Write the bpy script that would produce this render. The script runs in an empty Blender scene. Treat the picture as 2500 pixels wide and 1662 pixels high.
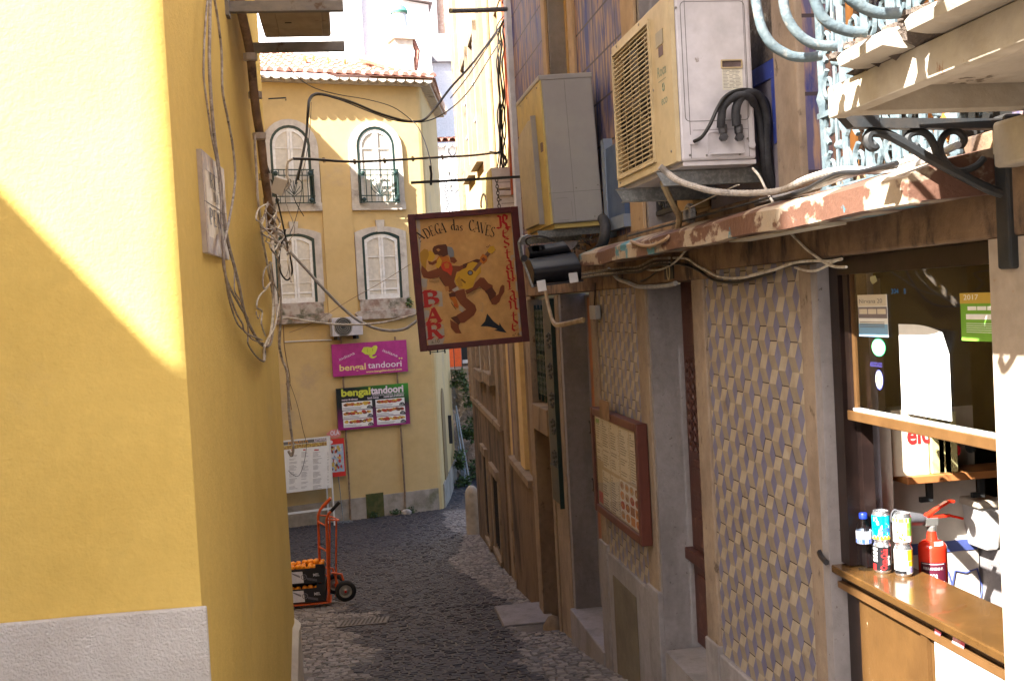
import bpy, bmesh, math, random
from mathutils import Vector, Matrix
random.seed(7)
sc = bpy.context.scene
V = Vector
# ---------------------------------------------------------------- camera (38 mm lens, tilted 2 deg down, rolled 3 deg)
FPX = 2650.0
HD, PT, RL = math.radians(8.58), math.radians(-1.95), math.radians(3.1)
CF = V((math.sin(HD)*math.cos(PT), math.cos(HD)*math.cos(PT), math.sin(PT)))
R0 = V((math.cos(HD), -math.sin(HD), 0))
U0 = V((-math.sin(HD)*math.sin(PT), -math.cos(HD)*math.sin(PT), math.cos(PT)))
CR = R0*math.cos(RL) - U0*math.sin(RL)
CU = R0*math.sin(RL) + U0*math.cos(RL)
cam = bpy.data.cameras.new('camera'); camo = bpy.data.objects.new('camera', cam); sc.collection.objects.link(camo)
cam.sensor_width = 36; cam.lens = FPX/2500*36; cam.clip_start = .05; cam.clip_end = 3000
M = Matrix((CR, CU, -CF)).transposed().to_4x4(); camo.matrix_world = M
sc.camera = camo
# ---------------------------------------------------------------- light
SD = V((1.0, .75, -1.10)).normalized()          # the way the sunlight travels
EL = math.asin(-SD.z)
w = bpy.data.worlds.new("World"); sc.world = w; w.use_nodes = True
nt = w.node_tree; bg = nt.nodes['Background']
sky = nt.nodes.new('ShaderNodeTexSky'); sky.sky_type = 'NISHITA'; sky.sun_disc = False
sky.sun_elevation = EL; sky.sun_rotation = math.atan2(-SD.x, -SD.y); sky.dust_density = 3.0; sky.air_density = .8
nt.links.new(sky.outputs[0], bg.inputs[0]); bg.inputs[1].default_value = .08
sl = bpy.data.lights.new('sun', 'SUN'); sl.energy = 5.0; sl.angle = math.radians(.5); sl.color = (1, .97, .91)
slo = bpy.data.objects.new('sun', sl); sc.collection.objects.link(slo)
slo.rotation_euler = SD.to_track_quat('-Z', 'Y').to_euler()
sc.view_settings.view_transform = 'Standard'; sc.view_settings.look = 'None'
sc.view_settings.exposure = 2.78; sc.view_settings.gamma = 1
sc.cycles.max_bounces = 10; sc.cycles.diffuse_bounces = 6
sc.cycles.transparent_max_bounces = 16
# ---------------------------------------------------------------- helpers
ZM = {'a1':(450,0,3.629),'a2':(450,400,3.629),'a3':(600,780,3.629),'a4':(600,1180,3.629),'a5':(950,0,3.92),'a6':(980,430,3.335),
 'b1':(1200,0,3.136),'b2':(1800,0,3.336),'b3':(1200,450,3.336),'b4':(1800,430,3.336),'b5':(1150,850,3.137),'b6':(1650,600,1.476),
 'b7':(2000,680,3.016),'b8':(2000,1142,3.016),'c1':(460,300,4.354),'c2':(600,380,5.227),'c3':(480,620,3.075),'c4':(1060,380,9.8),
 'c5':(1080,820,3.136),'c6':(780,820,6.533),'c7':(690,1020,5.6),'c8':(1250,560,5.227),'d1':(1240,1300,4.331),'d2':(2050,1100,4.479),
 'd3':(1720,640,3.135),'d4':(1400,950,3.645),'S':(0,0,1.0),'D':(0,0,1/1.0598)}
def Q(z, x, y):                                  # a spot measured on an enlarged crop -> photograph pixel
    ox, oy, s = ZM[z]; return ox+x/s, oy+y/s
def ray(sx, sy): return CF + CR*((sx-1250)/FPX) + CU*((831-sy)/FPX)
def PX(sx, sy, c): d = ray(sx, sy); return d*(c/d.x)
def PY(sx, sy, c): d = ray(sx, sy); return d*(c/d.y)
def PZ(sx, sy, c): d = ray(sx, sy); return d*(c/d.z)
class Fr:
    """a surface's own axes: u along it, w up it, n out of it"""
    def __init__(s, o, u, n=None, w=(0,0,1)):
        s.o = V(o); s.u = V(u).normalized(); s.w = V(w).normalized()
        s.n = V(n).normalized() if n is not None else s.u.cross(s.w)
    def at(s, a, b, c=0.0): return s.o + s.u*a + s.w*b + s.n*c
    def px(s, sx, sy, c=0.0):
        d = ray(sx, sy); p = s.o + s.n*c
        t = p.dot(s.n)/d.dot(s.n); q = d*t - p
        return q.dot(s.u), q.dot(s.w)
    def q(s, z, x, y, c=0.0): return s.px(*Q(z, x, y), c)
    def sub(s, a, b, c=0.0, rot=0.0):            # same axes, new origin, turned in its own plane
        ca, sa = math.cos(rot), math.sin(rot)
        return Fr(s.at(a,b,c), s.u*ca+s.w*sa, s.n, s.w*ca-s.u*sa)
col = sc.collection
def newobj(name, data, parent=None):
    o = bpy.data.objects.new(name, data); col.objects.link(o)
    if parent is not None: o.parent = parent
    return o
def tag(o, label=None, cat=None, group=None, kind=None):
    if label: o['label'] = label
    if cat: o['category'] = cat
    if group: o['group'] = group
    if kind: o['kind'] = kind
    return o
def thing(name, label, cat, loc, group=None):
    o = newobj(name, None); o.location = V(loc); o.empty_display_size = .1
    return tag(o, label, cat, group)
def wloc(o):
    l = V((0,0,0))
    while o is not None: l = l + V(o.location); o = o.parent
    return l
class MB:
    def __init__(s): s.v = []; s.f = []; s.m = []
    def poly(s, pts, m=0):
        i = len(s.v); s.v += [V(p) for p in pts]; s.f.append(tuple(range(i, i+len(pts)))); s.m.append(m); return s
    def prism(s, F, pts, c0, c1, m=0):
        n = len(pts); i = len(s.v)
        s.v += [F.at(a,b,c0) for a,b in pts] + [F.at(a,b,c1) for a,b in pts]
        s.f.append(tuple(range(i, i+n))); s.f.append(tuple(range(i+2*n-1, i+n-1, -1))); s.m += [m, m]
        for k in range(n):
            j = (k+1) % n; s.f.append((i+k, i+j, i+n+j, i+n+k)); s.m.append(m)
        return s
    def box(s, F, a0, a1, b0, b1, c0, c1, m=0):
        return s.prism(F, [(a0,b0),(a1,b0),(a1,b1),(a0,b1)], c0, c1, m)
    def flat(s, F, pts, c, m=0): return s.poly([F.at(a,b,c) for a,b in pts], m)
    def tube(s, pts, r, m=0, n=8, r2=None):
        pts = [V(p) for p in pts]; N = len(pts); i0 = len(s.v)
        up = V((.31,.17,.93))
        for k, p in enumerate(pts):
            t = (pts[min(k+1,N-1)] - pts[max(k-1,0)]).normalized()
            x = up - t*up.dot(t)
            if x.length < 1e-3: x = V((1,0,0)) - t*t.x
            x.normalize(); y = t.cross(x); up = x
            rr = r if r2 is None else r+(r2-r)*k/max(1,N-1)
            for j in range(n):
                a = 2*math.pi*j/n; s.v.append(p + x*(math.cos(a)*rr) + y*(math.sin(a)*rr))
        for k in range(N-1):
            for j in range(n):
                a = i0+k*n+j; b = i0+k*n+(j+1)%n; s.f.append((a, b, b+n, a+n)); s.m.append(m)
        s.f.append(tuple(range(i0+n-1, i0-1, -1))); s.f.append(tuple(range(i0+(N-1)*n, i0+N*n))); s.m += [m, m]
        return s
    def bar(s, p, q, wx, wy, m=0, up=(0,0,1)):   # square bar
        p, q = V(p), V(q); t = (q-p).normalized(); u = V(up); x = u.cross(t)
        if x.length < 1e-3: x = V((1,0,0)).cross(t)
        x.normalize(); y = t.cross(x)
        F = Fr(p, x, t, y); return s.box(F, -wx/2, wx/2, -wy/2, wy/2, 0, (q-p).length, m)
    def lathe(s, o, prof, m=0, n=24, ax=(0,0,1), mi=None):
        ax = V(ax).normalized(); x = V((1,0,0)) - ax*ax.x
        if x.length < .1: x = V((0,1,0)) - ax*ax.y
        x.normalize(); y = ax.cross(x); i0 = len(s.v); o = V(o); K = len(prof)
        for r, h in prof:
            for j in range(n):
                a = 2*math.pi*j/n; s.v.append(o + ax*h + x*(max(r,1e-5)*math.cos(a)) + y*(max(r,1e-5)*math.sin(a)))
        for k in range(K-1):
            for j in range(n):
                a = i0+k*n+j; b = i0+k*n+(j+1)%n; s.f.append((a,b,b+n,a+n)); s.m.append(mi[k] if mi else m)
        return s
    def ball(s, o, r, m=0, n=10, sq=(1,1,1)):
        pr = []
        i0 = len(s.v)
        for k in range(n//2+1):
            t = math.pi*k/(n//2); pr.append((r*math.sin(t), -r*math.cos(t)))
        s.lathe(V((0,0,0)), pr, m, n)
        for k in range(i0, len(s.v)):
            p = s.v[k]; s.v[k] = V((p.x*sq[0], p.y*sq[1], p.z*sq[2])) + V(o)
        return s
    def text(s, F, body, a, b, size, c=.002, m=0, th=.001, sx=1.0, align='LEFT', rot=0.0, maxw=None, bold=0.0):
        cu = bpy.data.curves.new('t', 'FONT'); cu.body = body; cu.size = size; cu.align_x = align; cu.extrude = 0; cu.offset = bold
        cu.resolution_u = 3
        o = bpy.data.objects.new('t', cu); me = bpy.data.meshes.new_from_object(o)
        if maxw and len(me.vertices):
            xs = [v.co.x for v in me.vertices]; wd = max(xs)-min(xs)
            sx = maxw/wd
        ca, sa = math.cos(rot), math.sin(rot); i = len(s.v)
        for v in me.vertices:
            x, y = v.co.x*sx, v.co.y
            s.v.append(F.at(a+x*ca-y*sa, b+x*sa+y*ca, c))
        for p in me.polygons: s.f.append(tuple(i+k for k in p.vertices)); s.m.append(m)
        bpy.data.objects.remove(o); bpy.data.curves.remove(cu); bpy.data.meshes.remove(me)
        return s
    def build(s, name, mats, parent=None, smooth=False, bevel=0, fix=True):
        me = bpy.data.meshes.new(name); L = wloc(parent) if parent is not None else V((0,0,0))
        me.from_pydata([tuple(v-L) for v in s.v], [], s.f)
        if not isinstance(mats, (list, tuple)): mats = [mats]
        for mt in mats: me.materials.append(mt)
        me.polygons.foreach_set('material_index', s.m)
        if fix:
            bm = bmesh.new(); bm.from_mesh(me); bmesh.ops.recalc_face_normals(bm, faces=bm.faces); bm.to_mesh(me); bm.free()
        if smooth:
            me.polygons.foreach_set('use_smooth', [True]*len(me.polygons))
            try: me.set_sharp_from_angle(angle=math.radians(40))
            except Exception: pass
        me.update(); o = newobj(name, me, parent)
        if bevel:
            b = o.modifiers.new('bevel', 'BEVEL'); b.width = bevel; b.segments = 2; b.limit_method = 'ANGLE'; b.angle_limit = math.radians(50)
        return o
def boxes(F, L, name, m, par, bevel=0):           # every box an object of its own
    for q in L: MB().box(F, *q).build(name, m, par, bevel=bevel)
def curve(pts, k=6):                              # smooth curve through points
    pts = [V(p) for p in pts]; out = []
    P = [pts[0]*2-pts[1]] + pts + [pts[-1]*2-pts[-2]]
    for i in range(1, len(P)-2):
        a, b, c, d = P[i-1:i+3]
        for j in range(k):
            t = j/k; out.append(.5*((2*b) + (c-a)*t + (2*a-5*b+4*c-d)*t*t + (3*b-a-3*c+d)*t**3))
    out.append(pts[-1]); return out
def curve2(pts, k=6):
    return [(p.x, p.y) for p in curve([V((a,b,0)) for a,b in pts], k)]
def arcp(cx, cy, rx, ry, a0, a1, n=12):
    return [(cx+rx*math.cos(math.radians(a0+(a1-a0)*i/n)), cy+ry*math.sin(math.radians(a0+(a1-a0)*i/n))) for i in range(n+1)]
def clip(poly, a0, a1, b0, b1):
    def cl(P, f, ip):
        o = []
        for i in range(len(P)):
            p, q = P[i-1], P[i]
            if f(q):
                if not f(p): o.append(ip(p,q))
                o.append(q)
            elif f(p): o.append(ip(p,q))
        return o
    def ia(v): return lambda p,q: (v, p[1]+(q[1]-p[1])*(v-p[0])/(q[0]-p[0]))
    def ib(v): return lambda p,q: (p[0]+(q[0]-p[0])*(v-p[1])/(q[1]-p[1]), v)
    for f, ip in ((lambda p: p[0]>=a0, ia(a0)), (lambda p: p[0]<=a1, ia(a1)), (lambda p: p[1]>=b0, ib(b0)), (lambda p: p[1]<=b1, ib(b1))):
        poly = cl(poly, f, ip)
        if len(poly) < 3: return None
    return poly
# ---------------------------------------------------------------- materials
def mat(name, c, c2=None, c3=None, sc_=6.0, st=(1,1,1), rough=.8, metal=0.0, bump=.15, bsc=40.0, cov=(.45,.62), cov3=(.58,.66), sc3=2.5, st3=(1,1,1), spec=.4, bd=.01, var=.12):
    m = bpy.data.materials.new(name); m.use_nodes = True; t = m.node_tree; N = t.nodes; L = t.links
    b = N['Principled BSDF']; b.inputs['Roughness'].default_value = rough; b.inputs['Metallic'].default_value = metal
    b.inputs['Specular IOR Level'].default_value = spec
    tc = N.new('ShaderNodeTexCoord')
    def noise(scale, stretch, det=5, ro=.6):
        mp = N.new('ShaderNodeMapping'); mp.inputs['Scale'].default_value = stretch; L.new(tc.outputs['Object'], mp.inputs[0])
        n = N.new('ShaderNodeTexNoise'); n.inputs['Scale'].default_value = scale; n.inputs['Detail'].default_value = det; n.inputs['Roughness'].default_value = ro
        L.new(mp.outputs[0], n.inputs['Vector']); return n.outputs['Fac']
    def ramp(x, lo, hi):
        r = N.new('ShaderNodeMapRange'); r.inputs[1].default_value = lo; r.inputs[2].default_value = hi; r.clamp = True; L.new(x, r.inputs[0]); return r.outputs[0]
    def mix(f, a, bb, mode='MIX'):
        x = N.new('ShaderNodeMix'); x.data_type = 'RGBA'; x.blend_type = mode
        if isinstance(f, float): x.inputs[0].default_value = f
        else: L.new(f, x.inputs[0])
        for i, s_ in ((6, a), (7, bb)):
            if isinstance(s_, tuple): x.inputs[i].default_value = (*s_[:3], 1)
            else: L.new(s_, x.inputs[i])
        return x.outputs[2]
    base = (*c, 1)
    cur = c
    if c2 is not None: cur = mix(ramp(noise(sc_, st), *cov), c, c2)
    if c3 is not None: cur = mix(ramp(noise(sc3, st3, 7, .65), *cov3), cur, c3)
    if var:
        v = ramp(noise(bsc*.35, (1,1,1), 3), .25, .75)
        g = N.new('ShaderNodeMapRange'); g.inputs[3].default_value = 1-var; g.inputs[4].default_value = 1+var; L.new(v, g.inputs[0])
        hsv = N.new('ShaderNodeHueSaturation'); L.new(g.outputs[0], hsv.inputs['Value'])
        if isinstance(cur, tuple): hsv.inputs['Color'].default_value = (*cur[:3],1)
        else: L.new(cur, hsv.inputs['Color'])
        cur = hsv.outputs[0]
    if isinstance(cur, tuple): b.inputs['Base Color'].default_value = (*cur[:3],1)
    else: L.new(cur, b.inputs['Base Color'])
    if bump:
        bn = N.new('ShaderNodeBump'); bn.inputs['Strength'].default_value = bump; bn.inputs['Distance'].default_value = bd
        L.new(noise(bsc, (1,1,1), 6), bn.inputs['Height']); L.new(bn.outputs[0], b.inputs['Normal'])
    m['_'] = 1
    return m
def flat(name, c, rough=.6, metal=0.0, spec=.4): return mat(name, c, rough=rough, metal=metal, bump=0.0, var=.05, spec=spec)
MT = {}
def glassmat(name, tint=(.96,.96,.95), ior=1.45):
    m = bpy.data.materials.new(name); m.use_nodes = True; t = m.node_tree; N = t.nodes; L = t.links
    N.remove(N['Principled BSDF']); o = N['Material Output']
    tr = N.new('ShaderNodeBsdfTransparent'); tr.inputs[0].default_value = (*tint,1)
    gl = N.new('ShaderNodeBsdfGlossy'); gl.inputs['Roughness'].default_value = .02
    fr = N.new('ShaderNodeFresnel'); ge = N.new('ShaderNodeNewGeometry'); mr = N.new('ShaderNodeMapRange')
    mr.inputs[3].default_value = ior; mr.inputs[4].default_value = 1/ior; L.new(ge.outputs['Backfacing'], mr.inputs[0]); L.new(mr.outputs[0], fr.inputs[0])
    mx = N.new('ShaderNodeMixShader'); L.new(fr.outputs[0], mx.inputs[0]); L.new(tr.outputs[0], mx.inputs[1]); L.new(gl.outputs[0], mx.inputs[2]); L.new(mx.outputs[0], o.inputs[0])
    return m
Y_ = (.62,.40,.09)
m_yel = mat('yellow_stucco', (.66,.475,.13), (.62,.44,.115), (.55,.405,.15), sc_=1.5, sc3=1.1, cov3=(.60,.80), rough=.9, bump=.5, bsc=45, bd=.008, var=.05)
m_white = mat('rough_white_plinth', (.72,.71,.70), (.66,.64,.62), (.50,.42,.34), sc_=3, sc3=3.2, cov3=(.66,.72), rough=.95, bump=1.0, bsc=95, bd=.02, var=.04)
m_far = mat('far_yellow_stucco', (.56,.40,.18), (.52,.365,.155), (.45,.33,.18), sc_=.8, sc3=.5, rough=.9, bump=.15, bsc=20, var=.05)
m_stone = mat('pale_stone', (.52,.47,.40), (.44,.38,.32), (.24,.20,.17), sc_=3, sc3=2.2, cov3=(.6,.72), rough=.85, bump=.2, bsc=30)
m_sill = mat('mossy_stone', (.42,.36,.30), (.26,.17,.13), (.12,.11,.07), sc_=5, sc3=3, cov3=(.5,.62), rough=.95, bump=.5, bsc=30)
m_white_paint = mat('white_paint', (.74,.72,.68), (.66,.62,.56), sc_=4, rough=.5, bump=.05)
m_dkgreen = mat('dark_green_paint', (.015,.035,.03), rough=.45, bump=.05, var=.2)
m_curtain = mat('closed_shutter', (.60,.55,.46), (.54,.49,.41), sc_=2, st=(1,1,.2), rough=.6, bump=0)
m_base = mat('grey_base_render', (.36,.31,.25), (.27,.23,.18), (.16,.15,.09), sc_=2.5, sc3=1.6, cov3=(.52,.68), rough=.95, bump=.4, bsc=25)
m_moss = mat('mossy_panel', (.10,.09,.03), (.06,.07,.02), sc_=6, rough=1, bump=.5)
m_iron = mat('iron', (.018,.020,.022), (.032,.028,.025), sc_=12, rough=.6, metal=.0, bump=.2)
m_tile = mat('clay_roof_tile', (.60,.38,.28), (.66,.52,.42), (.36,.22,.15), sc_=9, sc3=4, cov3=(.58,.68), rough=.9, bump=.3)
m_tiledk = mat('old_roof_tile', (.28,.12,.09), (.36,.18,.13), sc_=14, rough=.9, bump=.3)
m_lime = mat('whitewash', (.80,.79,.80), (.74,.73,.74), (.55,.50,.48), sc_=1.0, sc3=.8, cov3=(.66,.74), rough=.9, bump=.1)
m_pipe = mat('weathered_cable', (.27,.23,.20), (.42,.38,.33), (.10,.09,.08), sc_=30, sc3=18, rough=.8, bump=.3, bsc=60)
m_wcable = mat('pale_cable', (.60,.56,.50), (.40,.35,.29), sc_=20, rough=.6, bump=.1)
m_gcable = mat('grey_cable', (.36,.36,.37), (.28,.27,.28), sc_=20, rough=.5, bump=.1)
m_bcable = flat('black_cable', (.012,.012,.013), .45)
m_dpipe = mat('rusty_drainpipe', (.20,.13,.08), (.30,.20,.12), (.09,.06,.04), sc_=9, sc3=6, rough=.8, bump=.4)
m_galv = mat('galvanised_steel', (.22,.24,.25), (.33,.35,.36), sc_=60, rough=.45, metal=.7, bump=.1)
m_graysteel = mat('stained_steel', (.20,.19,.18), (.27,.25,.22), (.13,.09,.06), sc_=12, st=(.3,1,1), sc3=7, rough=.5, metal=.5, bump=.1)
m_orange = mat('orange_paint', (.62,.10,.02), (.50,.09,.03), sc_=20, rough=.4, bump=.05)
m_rubber = flat('black_rubber', (.012,.012,.013), .7)
m_plastic_w = flat('white_plastic', (.70,.70,.68), .4)
m_acw = mat('white_ac_enamel', (.52,.50,.53), (.47,.45,.47), (.24,.20,.18), sc_=3, sc3=9, cov3=(.70,.74), rough=.4, bump=.02)
m_acy = mat('bounce_tinted_ac_front', (.46,.37,.22), (.40,.31,.18), (.26,.20,.12), sc_=4, st=(1,1,.3), sc3=7, cov3=(.66,.72), rough=.5, bump=.02)  # yellow light off the opposite wall is mixed into this front's colour
m_acg = mat('grey_ac_enamel', (.27,.26,.26), (.29,.28,.27), sc_=3, rough=.45, bump=.02, var=.04)
m_acgy = mat('bounce_yellow_ac_front', (.46,.36,.12), (.38,.30,.12), (.24,.21,.14), sc_=4, sc3=5, cov3=(.60,.70), rough=.5, bump=.02)  # front colour carries painted yellow bounce from the wall across the alley
m_black = flat('black_enamel', (.012,.013,.018), .35)
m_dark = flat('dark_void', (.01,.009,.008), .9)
m_red = flat('red_paint', (.45,.02,.02), .5)
m_burg = mat('burgundy_frame', (.10,.022,.027), (.075,.018,.024), sc_=12, rough=.45, bump=.1)
m_signy = mat('ochre_sign_board', (.60,.35,.13), (.52,.29,.10), (.42,.30,.17), sc_=4, sc3=6, cov3=(.64,.72), rough=.5, bump=.05)
m_wood = mat('red_brown_wood', (.105,.030,.020), (.075,.022,.016), sc_=6, st=(1,1,.1), rough=.5, bump=.15)
m_dwood = mat('dark_door_wood', (.085,.032,.025), (.06,.022,.02), (.13,.055,.042), sc_=6, st=(1,1,.1), sc3=5, rough=.5, bump=.2)
m_owood = mat('orange_door_wood', (.30,.085,.018), (.22,.06,.015), sc_=8, st=(1,1,.08), rough=.45, bump=.1)
m_brown = mat('brown_window_paint', (.12,.060,.022), (.10,.05,.018), sc_=8, rough=.35, bump=.05)
m_brownsun = mat('peeling_brown_panel', (.095,.048,.016), (.08,.04,.014), (.40,.32,.22), sc_=3, st=(1,1,.4), sc3=16, st3=(1,1,.35), cov3=(.655,.67), rough=.3, bump=.1)
m_dbrown = mat('dark_brown_frame', (.014,.008,.007), (.022,.012,.010), sc_=8, rough=.35, bump=.05)
m_granite = mat('grey_granite', (.25,.23,.235), (.195,.178,.18), (.10,.085,.078), sc_=5, st=(1,1,.3), sc3=38, cov3=(.64,.70), rough=.85, bump=.35, bsc=60)
m_granite2 = mat('stained_limestone', (.27,.205,.15), (.205,.152,.112), (.10,.07,.048), sc_=4, st=(1,1,.6), sc3=14, st3=(1,1,.7), cov3=(.60,.70), rough=.85, bump=.35, bsc=50)
m_lintel = mat('soot_stained_lintel', (.22,.14,.08), (.13,.08,.05), (.045,.032,.026), sc_=6, st=(1,1,.6), sc3=7, st3=(1.2,1.2,.5), cov3=(.52,.66), rough=.9, bump=.5, bsc=50)
m_rust = mat('peeling_rusty_canopy', (.115,.055,.036), (.33,.26,.19), (.05,.16,.20), sc_=4.0, st=(1,1,1.5), cov=(.49,.53), sc3=3.5, cov3=(.58,.595), rough=.6, bump=.4)
m_bluepaint = mat('peeling_blue_canopy', (.58,.52,.42), (.50,.38,.22), (.10,.38,.46), sc_=7, st=(1,1,.5), cov=(.5,.56), sc3=3.0, cov3=(.50,.515), rough=.6, bump=.3)
m_render2 = mat('ochre_old_render', (.24,.17,.09), (.20,.13,.075), (.10,.07,.045), sc_=2, st=(1,1,.35), sc3=1.5, st3=(1,1,.5), cov3=(.50,.64), rough=.95, bump=.4, bsc=25)
m_render3 = mat('stained_brown_render', (.16,.108,.070), (.10,.07,.047), (.035,.027,.020), sc_=1.5, st=(1,1,.55), sc3=2.2, st3=(1,1,.5), cov3=(.48,.64), rough=.95, bump=.5, bsc=20)
m_mauve = mat('mauve_render', (.15,.105,.11), (.12,.09,.095), (.085,.06,.055), sc_=3, st=(1,1,.2), sc3=4, rough=.95, bump=.2)
m_beige = mat('beige_pilaster', (.25,.185,.125), (.195,.143,.095), (.10,.07,.048), sc_=2.5, st=(1,1,.5), sc3=4, st3=(1,1,.5), cov3=(.55,.68), rough=.9, bump=.25)
m_tv = mat('violet_glaze', (.145,.145,.235), (.125,.122,.195), (.08,.075,.105), sc_=3, sc3=2, cov3=(.56,.75), rough=.4, bump=.03, spec=.3)
m_tl = mat('cream_glaze', (.35,.29,.215), (.305,.25,.18), (.20,.15,.105), sc_=3, sc3=2, cov3=(.56,.75), rough=.4, bump=.03, spec=.3)
m_td = mat('tan_glaze', (.255,.21,.155), (.225,.182,.135), (.15,.11,.078), sc_=3, sc3=2, cov3=(.56,.75), rough=.4, bump=.03, spec=.3)
m_tv2 = mat('worn_violet_glaze', (.165,.162,.24), (.125,.12,.185), (.08,.07,.09), sc_=5, sc3=5, cov3=(.58,.74), rough=.5, bump=.05, spec=.3)
m_tl2 = mat('worn_cream_glaze', (.38,.32,.24), (.30,.24,.172), (.19,.14,.10), sc_=5, sc3=5, cov3=(.58,.74), rough=.5, bump=.05, spec=.3)
m_td2 = mat('worn_tan_glaze', (.23,.19,.14), (.25,.205,.155), (.14,.10,.072), sc_=5, sc3=5, cov3=(.58,.74), rough=.5, bump=.05, spec=.3)
m_grout = mat('tile_grout', (.06,.045,.04), rough=.9)
m_railb = mat('chalky_blue_iron', (.085,.115,.13), (.12,.15,.16), (.25,.23,.20), sc_=25, sc3=20, cov3=(.60,.70), rough=.75, bump=.4, bsc=60, spec=.2)
m_slab = mat('dirty_white_concrete', (.40,.35,.28), (.33,.28,.21), (.20,.07,.02), sc_=4, sc3=9, st3=(1,1,.4), cov3=(.66,.69), rough=.9, bump=.3)
m_concrete = mat('crumbling_concrete', (.13,.10,.08), (.06,.045,.035), (.30,.27,.22), sc_=9, sc3=7, cov3=(.60,.64), rough=1, bump=1.0, bsc=35, bd=.03)
m_leaf = mat('leaf_green', (.06,.11,.025), (.09,.14,.04), sc_=9, rough=.6, bump=0, var=.25)
m_leafdry = mat('dry_weed', (.30,.22,.09), (.18,.16,.06), sc_=9, rough=.8, bump=0, var=.2)
m_leafdk = mat('dark_leaf', (.035,.06,.018), (.05,.08,.03), sc_=9, rough=.6, bump=0, var=.25)
m_earth = mat('stony_bank', (.20,.15,.11), (.13,.11,.07), (.32,.27,.22), sc_=1.6, sc3=3, cov3=(.56,.62), rough=1, bump=1.0, bsc=6, bd=.15)
m_paper = flat('white_paper', (.78,.77,.74), .6)
m_ink = flat('grey_ink', (.16,.15,.15), .7)
m_glass = glassmat('window_glass')
# blue and peach glazed wall tiles of the upper storey
def uppertiles():
    m = mat('marbled_blue_tile', (.31,.20,.145), (.10,.09,.17), (.03,.04,.19), sc_=6.5, st=(3,3,.45), cov=(.42,.54), sc3=2.2, st3=(2.5,2.5,.7), cov3=(.56,.61), spec=.15, rough=.55, bump=.02, var=.06)
    t = m.node_tree; N = t.nodes; L = t.links; b = N['Principled BSDF']
    tc = N.new('ShaderNodeTexCoord'); sp = N.new('ShaderNodeSeparateXYZ'); cb = N.new('ShaderNodeCombineXYZ')
    L.new(tc.outputs['Object'], sp.inputs[0]); L.new(sp.outputs[1], cb.inputs[0]); L.new(sp.outputs[2], cb.inputs[1])
    br = N.new('ShaderNodeTexBrick'); br.offset = 0.0; L.new(cb.outputs[0], br.inputs['Vector'])
    br.inputs['Scale'].default_value = 1.0; br.inputs['Brick Width'].default_value = .30; br.inputs['Row Height'].default_value = .30; br.inputs['Mortar Size'].default_value = .008
    src = b.inputs['Base Color'].links[0].from_socket; mx = N.new('ShaderNodeMix'); mx.data_type = 'RGBA'
    L.new(br.outputs['Fac'], mx.inputs[0]); L.new(src, mx.inputs[6]); mx.inputs[7].default_value = (.06,.045,.05,1); L.new(mx.outputs[2], b.inputs['Base Color'])
    return m
m_upper = uppertiles()
# ---------------------------------------------------------------- the main surfaces' axes
FR = Fr((1.8,0,0), (0,1,0), (-1,0,0))                       # right-hand shop front, a = metres down the alley
FQ = Fr((1.83,8.6,0), (.0377,1,0), (-1,.0377,0))            # the row beyond it
FL = Fr((-.633,4.4,0), (.03,1,0), (1,-.03,0))               # alley side of the yellow corner house
FF = Fr((0,4.4,0), (1,0,0), (0,-1,0))                       # its end wall, facing the camera
FB = Fr((.58,24,0), (.9664,.257,0), (.257,-.9664,0))        # front of the far yellow house
GP = [(-14,-.9),(0,-1.62),(4,-2.08),(8.6,-2.88),(13.6,-3.62),(21.6,-4.42),(26,-4.62),(32,-4.4),(60,-4.2)]
def gz(y):
    for (a,b),(c,d) in zip(GP, GP[1:]):
        if y <= c: return b+(d-b)*(y-a)/(c-a)
    return GP[-1][1]
# ================================================================ the ground
def sheet(name, xs, ys, dz, m):
    b = MB(); I = {}
    for j, y in enumerate(ys):
        for i, x in enumerate(xs): I[i,j] = len(b.v); b.v.append(V((x, y, gz(y)+dz)))
    for j in range(len(ys)-1):
        for i in range(len(xs)-1): b.f.append((I[i,j], I[i+1,j], I[i+1,j+1], I[i,j+1])); b.m.append(0)
    return tag(b.build(name, m), kind='structure')
m_mortar = mat('street_mortar', (.125,.11,.10), (.08,.07,.068), (.17,.155,.13), sc_=2.5, sc3=1.5, rough=.95, bump=.6, bsc=30)
sheet('ground', [-70,-10,-3,0,3,10,70], [-14,-4,0,4,8.6,13.6,18,21.6,26,32,60,400], 0, m_mortar)
c_dark = [mat('basalt_cobble', (.031,.028,.034), (.048,.042,.047), sc_=9, rough=.6, bump=.5, bsc=60, bd=.006),
          mat('worn_cobble', (.046,.043,.052), (.033,.031,.038), sc_=9, rough=.65, bump=.5, bsc=60, bd=.006),
          mat('brownish_cobble', (.052,.043,.047), (.037,.033,.038), sc_=9, rough=.65, bump=.5, bsc=60, bd=.006)]
c_pale = [mat('pale_limestone_sett', (.25,.225,.21), (.19,.17,.16), sc_=9, rough=.8, bump=.5, bsc=60, bd=.006),
          mat('greyed_limestone_sett', (.165,.15,.145), (.12,.11,.107), sc_=9, rough=.8, bump=.5, bsc=60, bd=.006)]
def wallx(y): return 1.8 if y < 8.6 else 1.83+.0377*(y-8.6)
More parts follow.
